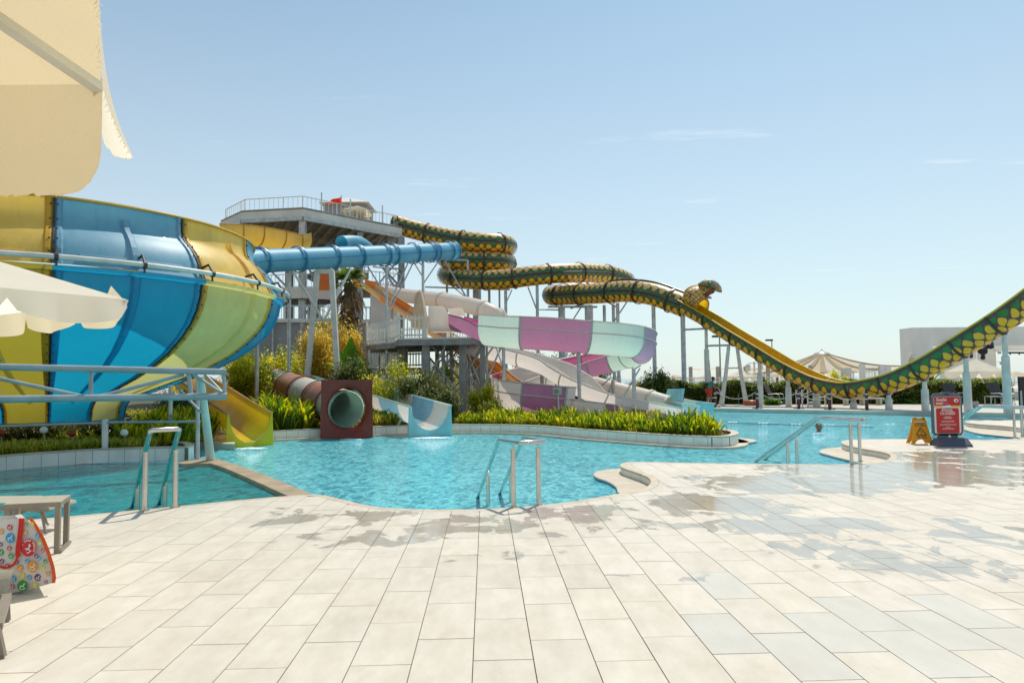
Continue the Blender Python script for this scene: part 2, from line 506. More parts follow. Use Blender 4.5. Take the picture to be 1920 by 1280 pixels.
    n.links.new(b.outputs[0], out.inputs[0])
    return m
def blob(px, py, rx, ry, st=1.0):
    g = G(px, py); return (g.x, g.y, rx, ry, st)
BL = [blob(1330, 945, 1.5, 1.2, 1.0), blob(1500, 905, 2.4, 1.6, 1.05), blob(1700, 885, 3.2, 2.2, 1.1), blob(1480, 985, 1.6, 0.8, 0.95),
      blob(1600, 1030, 1.3, 0.8, 0.75), blob(1850, 860, 3.0, 2.5, 0.95), blob(900, 985, 2.6, 0.75, 0.70), blob(640, 965, 1.4, 0.9, 0.74), blob(1080, 965, 1.0, 0.9, 0.9),
      blob(700, 1010, 1.4, 0.7, 0.62), blob(1750, 1060, 1.5, 0.8, 0.6), blob(1850, 1000, 1.6, 1.2, 0.6), blob(1000, 1040, 1.2, 0.5, 0.5), blob(1260, 1075, 1.0, 0.4, 0.5)]
M['tile'] = deckmat('limestone_tile', (0.66, 0.60, 0.505), (0.545, 0.485, 0.39), BL)
M['tile_damp'] = deckmat('damp_limestone_tile', (0.58, 0.55, 0.485), (0.51, 0.485, 0.42), BL)

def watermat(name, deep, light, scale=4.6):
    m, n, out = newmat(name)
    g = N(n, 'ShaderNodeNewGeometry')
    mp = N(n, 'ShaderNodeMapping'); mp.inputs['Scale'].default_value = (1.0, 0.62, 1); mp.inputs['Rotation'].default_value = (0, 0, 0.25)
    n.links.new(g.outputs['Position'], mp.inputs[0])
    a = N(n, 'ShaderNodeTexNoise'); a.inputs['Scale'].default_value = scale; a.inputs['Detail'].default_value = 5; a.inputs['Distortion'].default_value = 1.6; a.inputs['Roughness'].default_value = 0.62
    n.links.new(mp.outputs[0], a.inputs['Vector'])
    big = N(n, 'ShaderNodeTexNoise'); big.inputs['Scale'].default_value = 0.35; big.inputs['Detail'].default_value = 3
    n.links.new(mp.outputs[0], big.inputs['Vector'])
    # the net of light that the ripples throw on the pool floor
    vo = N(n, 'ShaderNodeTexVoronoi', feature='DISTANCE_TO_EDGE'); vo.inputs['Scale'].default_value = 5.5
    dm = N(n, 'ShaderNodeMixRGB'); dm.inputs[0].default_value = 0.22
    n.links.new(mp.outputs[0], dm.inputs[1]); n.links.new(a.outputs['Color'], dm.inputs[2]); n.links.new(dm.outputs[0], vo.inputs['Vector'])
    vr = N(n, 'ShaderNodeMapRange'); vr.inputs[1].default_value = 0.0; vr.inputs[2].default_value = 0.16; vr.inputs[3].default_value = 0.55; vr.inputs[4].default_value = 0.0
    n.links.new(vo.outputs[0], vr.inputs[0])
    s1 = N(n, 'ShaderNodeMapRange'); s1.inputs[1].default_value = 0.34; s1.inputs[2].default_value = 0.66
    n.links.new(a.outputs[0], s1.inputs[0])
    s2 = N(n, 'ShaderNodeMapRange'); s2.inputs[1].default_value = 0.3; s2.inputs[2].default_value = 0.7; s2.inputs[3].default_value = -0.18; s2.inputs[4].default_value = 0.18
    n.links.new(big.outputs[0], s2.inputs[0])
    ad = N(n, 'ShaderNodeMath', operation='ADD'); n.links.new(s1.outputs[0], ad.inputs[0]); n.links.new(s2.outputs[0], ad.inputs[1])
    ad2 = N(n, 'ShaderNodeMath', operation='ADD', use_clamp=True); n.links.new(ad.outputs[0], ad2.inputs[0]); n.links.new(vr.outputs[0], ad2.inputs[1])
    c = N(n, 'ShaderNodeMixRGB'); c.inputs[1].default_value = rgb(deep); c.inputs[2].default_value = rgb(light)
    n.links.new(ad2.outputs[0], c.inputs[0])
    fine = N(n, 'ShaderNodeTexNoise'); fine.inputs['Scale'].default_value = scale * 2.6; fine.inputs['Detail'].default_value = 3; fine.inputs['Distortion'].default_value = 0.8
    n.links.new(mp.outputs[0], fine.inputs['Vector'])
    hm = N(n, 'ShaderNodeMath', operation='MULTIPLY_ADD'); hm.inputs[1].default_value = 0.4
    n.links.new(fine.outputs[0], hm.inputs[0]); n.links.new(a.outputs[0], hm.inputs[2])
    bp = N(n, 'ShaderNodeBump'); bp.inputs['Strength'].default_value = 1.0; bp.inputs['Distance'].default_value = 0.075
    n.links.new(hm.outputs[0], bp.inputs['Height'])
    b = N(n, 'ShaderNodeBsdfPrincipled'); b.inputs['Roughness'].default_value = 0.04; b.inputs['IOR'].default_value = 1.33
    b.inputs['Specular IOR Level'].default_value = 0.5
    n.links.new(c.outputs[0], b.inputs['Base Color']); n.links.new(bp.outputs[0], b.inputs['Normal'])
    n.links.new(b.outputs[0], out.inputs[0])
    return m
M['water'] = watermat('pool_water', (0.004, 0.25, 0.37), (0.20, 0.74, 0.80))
M['water_dark'] = watermat('bowl_shaded_pool_water', (0.003, 0.11, 0.14), (0.012, 0.30, 0.31), 2.4)  # shadow and reflection of the bowl put into darker water colours

def sm2(pxs, z, step=0.12):
    """px points -> smooth world polyline on level z"""
    return [(p.x, p.y) for p in cr([G(x, y, z) for x, y in pxs], step)[0]]

# deck edge from the far left, along the pools to the far right
edge_px = [(-900, 1062), (-400, 1012), (0, 979), (135, 967), (245, 957), (330, 949), (440, 938), (545, 929), (600, 927.5), (640, 936), (700, 949), (760, 953.5), (830, 955),
           (900, 954), (1000, 948), (1080, 939), (1150, 927), (1190, 921), (1213, 913), (1222, 903), (1216, 894), (1200, 887), (1182, 881), (1168, 876), (1164, 871), (1172, 867), (1200, 865.5), (1300, 867.5),
           (1400, 869), (1500, 870), (1580, 870), (1625, 868), (1655, 864), (1670, 858), (1668, 851), (1650, 846), (1620, 841), (1595, 836), (1580, 831), (1581, 826.5), (1600, 824),
           (1640, 823), (1690, 822.5), (1760, 823), (1850, 824), (1900, 822), (1945, 818), (1955, 812), (1930, 805), (1890, 799), (1850, 796), (1818, 793), (1810, 789.5), (1825, 787.5), (1870, 787), (1940, 787.5), (2100, 790)]
edge = sm2(edge_px, 0.0, 0.10)
far_r = [(45, edge[-1][1]), (45, -3), (-20, -3), (-20, edge[0][1])]
deck_poly = edge + far_r
mb = MB(); mb.prism(deck_poly, -0.7, -0.012)
o = mb.build('pool_deck', M['grout'], tri=True); tag(o, kind='structure'); DECK = o

def offset(pl, d):
    out = []
    for i, p in enumerate(pl):
        a = pl[max(i - 1, 0)]; b = pl[min(i + 1, len(pl) - 1)]
        dx, dy = b[0] - a[0], b[1] - a[1]; l = math.hypot(dx, dy) or 1
        out.append((p[0] + dy / l * d, p[1] - dx / l * d))
    return out
inner = offset(edge, 0.11)         # the deck lies to the right of the travel
# coping stones along the edge: one piece about every 0.5 m
k = 0; n_cop = 0
inn2 = offset(edge, 0.106); outr = offset(edge, -0.012)
while k < len(edge) - 1:
    e = min(k + 5, len(edge) - 1)
    if edge[k][0] < -7.5 or edge[k][0] > 16: k = e; continue
    L = [outr[i] for i in range(k, e + 1)]; R = [inn2[i] for i in range(k, e + 1)]
    def tr(p, q, f): return (p[0] + (q[0] - p[0]) * f, p[1] + (q[1] - p[1]) * f)
    L[0] = tr(L[0], L[1], 0.03); R[0] = tr(R[0], R[1], 0.03)
    mb = MB(); nL = len(L)
    vs = [(p[0], p[1], 0.0) for p in L] + [(p[0], p[1], 0.0) for p in R] + [(p[0], p[1], -0.035) for p in L]
    fs = [(i, nL + i, nL + i + 1, i + 1) for i in range(nL - 1)] + [(2 * nL + i, i, i + 1, 2 * nL + i + 1) for i in range(nL - 1)]
    mb.add(vs, fs); mb.build('coping_stone', M['coping'], DECK); n_cop += 1
    k = e
# tiled face of the edge
mb = MB(); face = offset(edge, -0.004)
acc = 0; seg = []
i = 0
while i < len(face) - 1:
    e = min(i + 4, len(face) - 1)
    p = face[i:e + 1]
    p = [((p[0][0] + p[1][0] * 0.04) / 1.04, (p[0][1] + p[1][1] * 0.04) / 1.04)] + p[1:]
    vs = [(a[0], a[1], -0.037) for a in p] + [(a[0], a[1], -0.45) for a in p]; n_ = len(p)
    mb.add(vs, [(n_ + j, j, j + 1, n_ + j + 1) for j in range(n_ - 1)]); i = e
tag(mb.build('edge_tiles', M['walltile'], DECK), kind='stuff')

# the paving: running bond of long limestone tiles
ta = math.atan((910 - 960) / F)
fx, fy = math.sin(ta), math.cos(ta)
ux, uy = fy, -fx
TW, TL = 0.2166 * H, 0.000329 * F * H
o0 = G(885, 1280)
c0 = o0.x * ux + o0.y * uy
r0 = G(960, 1239.2); r0 = r0.x * fx + r0.y * fy
tile_area = inner + far_r
def clip(poly, a, b, cc):          # keep a*x+b*y<=cc
    out = []
    n_ = len(poly)
    for i in range(n_):
        p, q = poly[i], poly[(i + 1) % n_]
        dp, dq = a * p[0] + b * p[1] - cc, a * q[0] + b * q[1] - cc
        if dp <= 0: out.append(p)
        if (dp < 0 < dq) or (dq < 0 < dp):
            t = dp / (dp - dq); out.append((p[0] + (q[0] - p[0]) * t, p[1] + (q[1] - p[1]) * t))
    return out
def inside(p, poly):
    c = False; n_ = len(poly); x, y = p; j = n_ - 1
    for i in range(n_):
        xi, yi = poly[i]; xj, yj = poly[j]
        if (yi > y) != (yj > y) and x < (xj - xi) * (y - yi) / (yj - yi) + xi: c = not c
        j = i
    return c
def area(p): return abs(sum(p[i][0] * p[(i + 1) % len(p)][1] - p[(i + 1) % len(p)][0] * p[i][1] for i in range(len(p)))) / 2
gap = 0.0030
R_ = random.Random(3)
EP = np.array(tile_area)
tiles = []
for ci in range(-36, 64):
    u0 = c0 + ci * TW; u1 = u0 + TW
    sh = (0.0 if ci % 2 == 0 else 0.5) + R_.uniform(-0.05, 0.05)
    colp = clip(clip(tile_area, ux, uy, u1 - gap), -ux, -uy, -(u0 + gap))
    if len(colp) < 3: continue
    for ri in range(-6, 40):
        v0 = r0 + (ri + sh) * TL; v1 = v0 + TL
        cxm, cym = (u0 + u1) / 2 * ux + (v0 + v1) / 2 * fx, (u0 + u1) / 2 * uy + (v0 + v1) / 2 * fy
        if cym < -2.2 or cym > 24 or abs(cxm) > 3.5 + cym * 0.95: continue
        d = np.min((EP[:, 0] - cxm) ** 2 + (EP[:, 1] - cym) ** 2)
        full = [(u * ux + v * fx, u * uy + v * fy) for u, v in ((u0 + gap, v0 + gap), (u1 - gap, v0 + gap), (u1 - gap, v1 - gap), (u0 + gap, v1 - gap))]
        ins = inside((cxm, cym), tile_area)
        if d > 0.42 ** 2:
            if ins: tiles.append((cxm, cym, full, True))
            continue
        if all(inside(p, tile_area) for p in full) and d > 0.36 ** 2: tiles.append((cxm, cym, full, True)); continue
        pl = clip(clip(colp, fx, fy, v1 - gap), -fx, -fy, -(v0 + gap))
        if len(pl) >= 3 and area(pl) > 0.004: tiles.append((cxm, cym, pl, False))
def on_view(x, y):
    if y < 3.2: return False
    return abs(x) / y < 0.78
tiles.sort(key=lambda t: (not on_view(t[0], t[1]), t[1]))
mb = MB(); mb.box((0, 0, -0.0125), (TW - 2 * gap, TL - 2 * gap, 0.025)); 
full_me = mb.build('tile', [M['tile']]); me_a = full_me.data
bpy.data.objects.remove(full_me)
me_b = me_a.copy(); me_b.materials[0] = M['tile_damp']
damp = [G(x, y) for x, y in ((1385, 1120), (1320, 1165), (1480, 1160), (1560, 1140), (1620, 1200), (1720, 1190), (1690, 1150), (1840, 1160), (1790, 1215), (1880, 1190), (1440, 1215))]
rest = MB(); cnt = 0
rzt = -math.atan2(fx, fy)
for (x, y, pl, fullt) in tiles:
    if cnt < 298 and on_view(x, y):
        cnt += 1
        if fullt:
            dm_ = any(abs((x - p.x) * ux + (y - p.y) * uy) < TW / 2 and abs((x - p.x) * fx + (y - p.y) * fy) < TL / 2 for p in damp)
            t = link_mesh('tile', me_b if dm_ else me_a, DECK)
            t.location = (x, y, R_.uniform(-0.0012, 0.0))
            t.rotation_euler = (R_.uniform(-.0012, .0012), R_.uniform(-.0016, .0016), rzt)
        else:
            m2 = MB(); m2.prism(pl, -0.025, 0.0, bottom=False); m2.build('tile', M['tile'], DECK, tri=True)
    else:
        rest.prism(pl, -0.025, -0.0006, bottom=False)
tag(rest.build('far_tiles', M['tile'], DECK, tri=True), kind='stuff')

# ledges that step down to the water
def ledge(name, pxs, z=ZL, mat_=None, th=0.03):
    poly = sm2(pxs, z, 0.12)
    mb = MB(); mb.prism(poly, z - th, z)
    o = mb.build(name, mat_ or M['coping'], tri=True); tag(o, kind='structure')
    rim = [(p[0], p[1], z - th - 0.035) for p in poly]
    mb = MB(); mb.prism(offset(poly, 0.004) if False else poly, z - 0.6, z - th - 0.001, bottom=False)
    r = mb.build('ledge_rim', M['mosaic'], o, tri=True)
    return o
ledge('pool_ledge', [(1300, 960), (1185, 934), (1160, 923), (1155, 912), (1140, 902), (1120, 895), (1113, 888), (1125, 882), (1165, 878), (1250, 878), (1300, 890), (1300, 960)])
ledge('pool_ledge', [(1700, 880), (1640, 874), (1600, 864), (1560, 854), (1537, 847), (1545, 841), (1575, 838), (1620, 837), (1720, 840), (1700, 880)])
ledge('pool_ledge', [(1990, 835), (1935, 823), (1880, 817), (1835, 812), (1812, 806), (1800, 801), (1812, 797), (1850, 794), (1990, 800), (1990, 835)])

# divider between the two pools
div_px = [(330, 866), (358, 861.5), (395, 858), (415, 862), (450, 873), (495, 889), (545, 909), (590, 928), (560, 936), (535, 927), (500, 911), (455, 891), (420, 876), (395, 868), (340, 869)]
dpoly = [(p.x, p.y) for p in (G(x, y, -0.11) for x, y in div_px)]
mb = MB(); mb.prism(dpoly, -0.6, -0.11); tag(mb.build('pool_divider', M['coping_tan'], tri=True), kind='structure')

# water
cen = [G(x, y, ZW) for x, y in ((568, 936), (520, 908), (470, 888), (430, 874), (395, 865), (340, 868))]
back = [(-30, cen[-1].y + 1), (-30, -1), (cen[0].x + 0.5, -1)]
mb = MB(); mb.add([(p.x, p.y, ZW) for p in cen] + [(x, y, ZW) for x, y in back], [tuple(range(len(cen) + 3))])
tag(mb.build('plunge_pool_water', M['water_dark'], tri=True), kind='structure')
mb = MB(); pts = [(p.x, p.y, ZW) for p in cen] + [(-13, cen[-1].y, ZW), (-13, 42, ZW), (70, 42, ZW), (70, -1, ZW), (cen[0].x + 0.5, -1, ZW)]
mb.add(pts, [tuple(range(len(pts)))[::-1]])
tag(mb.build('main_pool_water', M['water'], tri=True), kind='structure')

# white water where the slides run into the pool
M['foam'] = mat('foam', (0.85, 0.88, 0.88), 0.6, 0, 0.05, 10, 0.6, 40)
def foam(px, py, w, d, n_=160, seed=1, lab=''):
    r = random.Random(seed); c = G(px, py, ZW); mb = MB()
    for _ in range(n_):
        a = r.uniform(0, 2 * PI); q = abs(r.gauss(0, 0.45))
        s_ = r.uniform(0.012, 0.05) * (1.3 - min(q, 1))
        mb.ball((c.x + math.cos(a) * q * w, c.y + math.sin(a) * q * d, ZW + 0.004), s_ * 1.6, 6, 0.35)
    tag(mb.build('splash_foam', M['foam'], smooth=True), kind='stuff')
foam(472, 841, 0.42, 0.22, 500, 1); foam(812, 821, 0.75, 0.28, 900, 2); foam(660, 824, 0.4, 0.1, 90, 3)

# ------------------------------------------------------------------ planters with tiled walls
def polyline_len(pl):
    d = [0]
    for i in range(1, len(pl)): d.append(d[-1] + math.hypot(pl[i][0] - pl[i - 1][0], pl[i][1] - pl[i - 1][1]))
    return d
def at_len(pl, d, s_):
    s_ = max(0, min(d[-1], s_))
    i = max(0, min(len(d) - 2, int(np.searchsorted(d, s_)) - 1))
    t = (s_ - d[i]) / max(1e-9, d[i + 1] - d[i])
    return (pl[i][0] + (pl[i + 1][0] - pl[i][0]) * t, pl[i][1] + (pl[i + 1][1] - pl[i][1]) * t)
def tiled_wall(label, pl, z0, z1, tw, side, cat='low wall'):
    """side=+1: the tiled face looks to the left of the travel"""
    mid = at_len(pl, polyline_len(pl), polyline_len(pl)[-1] / 2)
    root = thing('planter_wall', label, cat, (mid[0], mid[1], z0))
    a = offset(pl, 0.0); b = offset(pl, 0.16 * side)
    mb = MB(); n_ = len(pl)
    vs = [(p[0], p[1], z) for z in (z0, z1 - 0.03) for p in a] + [(p[0], p[1], z) for z in (z0, z1 - 0.03) for p in b]
    fs = []
    for i in range(n_ - 1):
        fs += [(i, i + 1, n_ + i + 1, n_ + i), (2 * n_ + i, 3 * n_ + i, 3 * n_ + i + 1, 2 * n_ + i + 1), (n_ + i, n_ + i + 1, 3 * n_ + i + 1, 3 * n_ + i)]
    for i in (0, n_ - 1): fs.append((i, n_ + i, 3 * n_ + i, 2 * n_ + i))
    mb.add(vs, fs); mb.build('wall_core', M['grout'], root)
    # cap
    a2 = offset(pl, -0.02 * side); b2 = offset(pl, 0.17 * side)
    mb = MB()
    vs = [(p[0], p[1], z) for z in (z1 - 0.028, z1) for p in a2] + [(p[0], p[1], z) for z in (z1 - 0.028, z1) for p in b2]
    fs = []
    for i in range(n_ - 1):
        fs += [(i, i + 1, n_ + i + 1, n_ + i), (2 * n_ + i, 3 * n_ + i, 3 * n_ + i + 1, 2 * n_ + i + 1), (n_ + i, n_ + i + 1, 3 * n_ + i + 1, 3 * n_ + i), (i, 2 * n_ + i, 2 * n_ + i + 1, i + 1)]
    mb.add(vs, fs); mb.build('cap', M['coping'], root)
    f = offset(pl, -0.012 * side); d = polyline_len(f); s_ = 0
    while s_ < d[-1] - 0.05:
        p0 = at_len(f, d, s_ + 0.004); pm = at_len(f, d, s_ + tw / 2); p1 = at_len(f, d, s_ + tw - 0.004)
        mb = MB(); zs = (z0, z1 - 0.032)
        P_ = [p0, pm, p1]
        q0 = [((p[0] * 1), p[1]) for p in offset(P_, 0.01 * side)]
        vs = [(p[0], p[1], z) for z in zs for p in P_] + [(p[0], p[1], z) for z in zs for p in q0]
        mb.add(vs, [(0, 1, 4, 3), (1, 2, 5, 4), (3, 4, 10, 9), (4, 5, 11, 10), (0, 3, 9, 6), (2, 8, 11, 5)])
        mb.build('wall_tile', M['walltile'], root)
        s_ += tw
    return root
ZP = 0.12
plA = [(-17, 8.5)] + [(p.x, p.y) for p in cr([G(x, y, ZP) for x, y in ((-300, 885), (-150, 869), (0, 854), (90, 847), (190, 841), (250, 839), (300, 837.5), (352, 837))], 0.3)[0]]
plA += [(p[0], p[1]) for p in sm2([(352, 837), (361, 835), (362, 832), (352, 828), (330, 827), (290, 826)], ZP, 0.25)[1:]]
tiled_wall('white tiled curved planter wall behind the small dark pool on the left', plA, -0.3, ZP, 0.31, -1)
pxB = [(285, 826), (330, 818.5), (370, 815), (430, 812.5), (512, 807), (600, 803), (697, 799), (765, 797), (850, 795), (920, 795), (970, 796), (1020, 798), (1080, 803), (1140, 807), (1200, 811), (1250, 814), (1300, 816.5), (1345, 817.5), (1372, 816), (1383, 812), (1380, 808), (1360, 804), (1330, 800), (1300, 795), (1270, 788)]
plB = sm2(pxB, ZP, 0.25)
tiled_wall('long white tiled planter wall curving along the back of the main pool', plB, -0.3, ZP, 0.34, -1)
# ledge at water level in front of it
lb = offset(plB, 0.26); 
mb = MB(); n_ = len(plB)
mb.add([(p[0], p[1], ZL) for p in lb] + [(p[0], p[1], ZL) for p in plB] + [(p[0], p[1], ZL - 0.1) for p in lb], [(i, i + 1, n_ + i + 1, n_ + i) for i in range(n_ - 1)] + [(i + 1, i, 2 * n_ + i, 2 * n_ + i + 1) for i in range(n_ - 1)])
tag(mb.build('water_ledge', M['coping']), kind='structure')
ledge('pool_ledge', [(1290, 829), (1340, 831), (1390, 830), (1417, 827), (1410, 823), (1380, 820), (1340, 820), (1290, 829)])
# walkway between planter A and B (white surface)
mb = MB(); w_ = [G(x, y, -0.02) for x, y in ((300, 833), (365, 829), (440, 832), (440, 822), (372, 822), (330, 823), (285, 828))]
mb.prism([(p.x, p.y) for p in w_], -0.4, -0.02); tag(mb.build('walkway', M['fardeck'], tri=True), kind='structure')

# planted ground behind the walls
gA = [(p[0], p[1]) for p in offset(plA, -0.1)]
soil = gA + [(-9.5, 40), (-60, 60), (-60, 5)]
mb = MB(); mb.prism(soil, -0.3, 0.03, bottom=False); tag(mb.build('planting_bed', M['soil'], tri=True), kind='structure')
gB = offset(plB, -0.1)
soil = gB + [(G(1240, 776, 0).x, G(1240, 776, 0).y), (G(1240, 776, 0).x, 40), (8, 75), (-60, 75), (-12, 23)]
mb = MB(); mb.prism(soil, -0.3, 0.04, bottom=False); tag(mb.build('planting_bed', M['soil'], tri=True), kind='structure')

# far deck and the land beyond
fe = [(p.x, p.y) for p in (G(x, y, 0) for x, y in ((1180, 762), (1330, 764.5), (1450, 767), (1600, 769.5), (1750, 771.5), (1860, 773.5), (2050, 777)))]
fe = [(fe[0][0] - 6, fe[0][1] + 1)] + fe + [(80, fe[-1][1] - 4)]
mb = MB(); mb.prism(fe + [(80, 75), (-10, 75)], -0.5, 0.0, bottom=False); tag(mb.build('far_deck', M['fardeck'], tri=True), kind='structure')
f2 = offset(fe, -0.3)
mb = MB(); n_ = len(fe); zz = -0.15
mb.add([(p[0], p[1], zz) for p in f2] + [(p[0], p[1], zz) for p in fe], [(i + 1, i, n_ + i, n_ + i + 1) for i in range(n_ - 1)]); tag(mb.build('far_ledge', M['whitepvc']), kind='structure')
mb = MB(); mb.add([(-3000, -300, -0.75), (3000, -300, -0.75), (3000, 5000, -0.75), (-3000, 5000, -0.75)], [(0, 1, 2, 3)])
tag(mb.build('ground', M['sand']), kind='structure')
mb = MB(); mb.add([(-3000, 230, -0.7), (3000, 230, -0.7), (3000, 5000, -0.7), (-3000, 5000, -0.7)], [(0, 1, 2, 3)])
M['sea'] = mat('sea', (0.10, 0.22, 0.28), 0.15, 0, 0.2, 0.02, 0.6, 0.5)
tag(mb.build('sea', M['sea']), kind='structure')
# ------------------------------------------------------------------ fibreglass slides
def fib(name, c, tr=0.25, tcol=None, rough=0.42, var=0.12, scale=1.3, **k):
    return mat(name, c, rough, 0, var, scale, 0.06, 30, trans=tr, tcol=tcol, coat=0.04, streak=0.42, **k)
M['f_blue'] = fib('fibreglass_blue', (0.24, 0.44, 0.55), 0.22, (0.06, 0.45, 0.66), 0.48, c2=(0.13, 0.35, 0.50))
M['f_blue_low'] = fib('fibreglass_lower_blue', (0.02, 0.33, 0.56), 0.38, (0.01, 0.46, 0.74), 0.38)
M['f_blue_tube'] = fib('fibreglass_tube_blue', (0.18, 0.48, 0.62), 0.25, (0.08, 0.58, 0.8), 0.5, c2=(0.10, 0.39, 0.56))
M['f_blue_dark'] = fib('fibreglass_flange_blue', (0.02, 0.24, 0.46), 0.1)
M['f_yellow'] = fib('fibreglass_yellow', (0.90, 0.60, 0.14), 0.32, (1.0, 0.64, 0.08))
M['f_yellow_low'] = fib('fibreglass_pale_yellow', (0.80, 0.70, 0.26), 0.38, (0.86, 0.80, 0.30))
M['f_yellow_edge'] = fib('fibreglass_yellow_edge', (0.62, 0.36, 0.02), 0.1)
M['f_yellow_shaded'] = fib('fibreglass_yellow_shaded', (0.60, 0.42, 0.06), 0.3, (0.6, 0.5, 0.05))  # the bowl's yellow again, with the shade on one lower panel painted in
M['f_green'] = fib('fibreglass_green_yellow', (0.25, 0.42, 0.05), 0.4, (0.3, 0.7, 0.05))
M['f_gold'] = fib('fibreglass_gold', (0.92, 0.58, 0.012), 0.35, (1.0, 0.62, 0.02))
M['f_lemon'] = fib('fibreglass_lemon', (0.70, 0.60, 0.02), 0.35, (0.9, 0.85, 0.02))
M['f_white'] = fib('fibreglass_white', (0.88, 0.82, 0.76), 0.42, (0.96, 0.88, 0.80), c2=(0.80, 0.74, 0.67))
def fib2(name, outer, inner, tr, tcol, var=0.12):
    m = fib(name, outer, tr, tcol, var=var); n = m.node_tree
    b = next(x for x in n.nodes if x.type == 'BSDF_PRINCIPLED'); src = b.inputs['Base Color'].links[0].from_socket
    g = N(n, 'ShaderNodeNewGeometry'); mixc = N(n, 'ShaderNodeMixRGB'); mixc.inputs[2].default_value = rgb(inner)
    n.links.new(g.outputs['Backfacing'], mixc.inputs[0]); n.links.new(src, mixc.inputs[1]); n.links.new(mixc.outputs[0], b.inputs['Base Color']); return m
M['f_mint'] = fib('fibreglass_mint', (0.62, 0.74, 0.67), 0.42, (0.68, 0.88, 0.76), c2=(0.56, 0.70, 0.64))
M['f_purple'] = fib2('fibreglass_purple', (0.50, 0.22, 0.37), (0.82, 0.10, 0.29), 0.32, (0.58, 0.27, 0.44))
M['f_pink'] = fib('fibreglass_pink', (0.78, 0.10, 0.28), 0.3, (0.8, 0.1, 0.3))
M['f_mauve'] = fib('fibreglass_mauve', (0.45, 0.34, 0.46), 0.4, (0.5, 0.35, 0.55))
M['f_orange'] = fib('fibreglass_orange', (0.72, 0.20, 0.02), 0.25, (0.9, 0.3, 0.02))
M['f_cream_orange'] = fib('fibreglass_cream_orange', (0.66, 0.44, 0.22), 0.3, (0.75, 0.45, 0.15))
M['f_brown'] = fib('fibreglass_brown', (0.36, 0.12, 0.055), 0.1, (0.5, 0.14, 0.05), c2=(0.46, 0.23, 0.12))
M['f_maroon'] = fib('fibreglass_maroon', (0.27, 0.035, 0.018), 0.12, (0.4, 0.04, 0.01))
M['f_sky'] = fib('fibreglass_sky_blue', (0.32, 0.60, 0.76), 0.3, (0.35, 0.7, 0.88))
M['f_cyan'] = fib('fibreglass_pale_cyan', (0.42, 0.72, 0.76), 0.35, (0.4, 0.8, 0.85))
M['bolt'] = mat('bolt', (0.08, 0.075, 0.07), 0.5, 0.6)

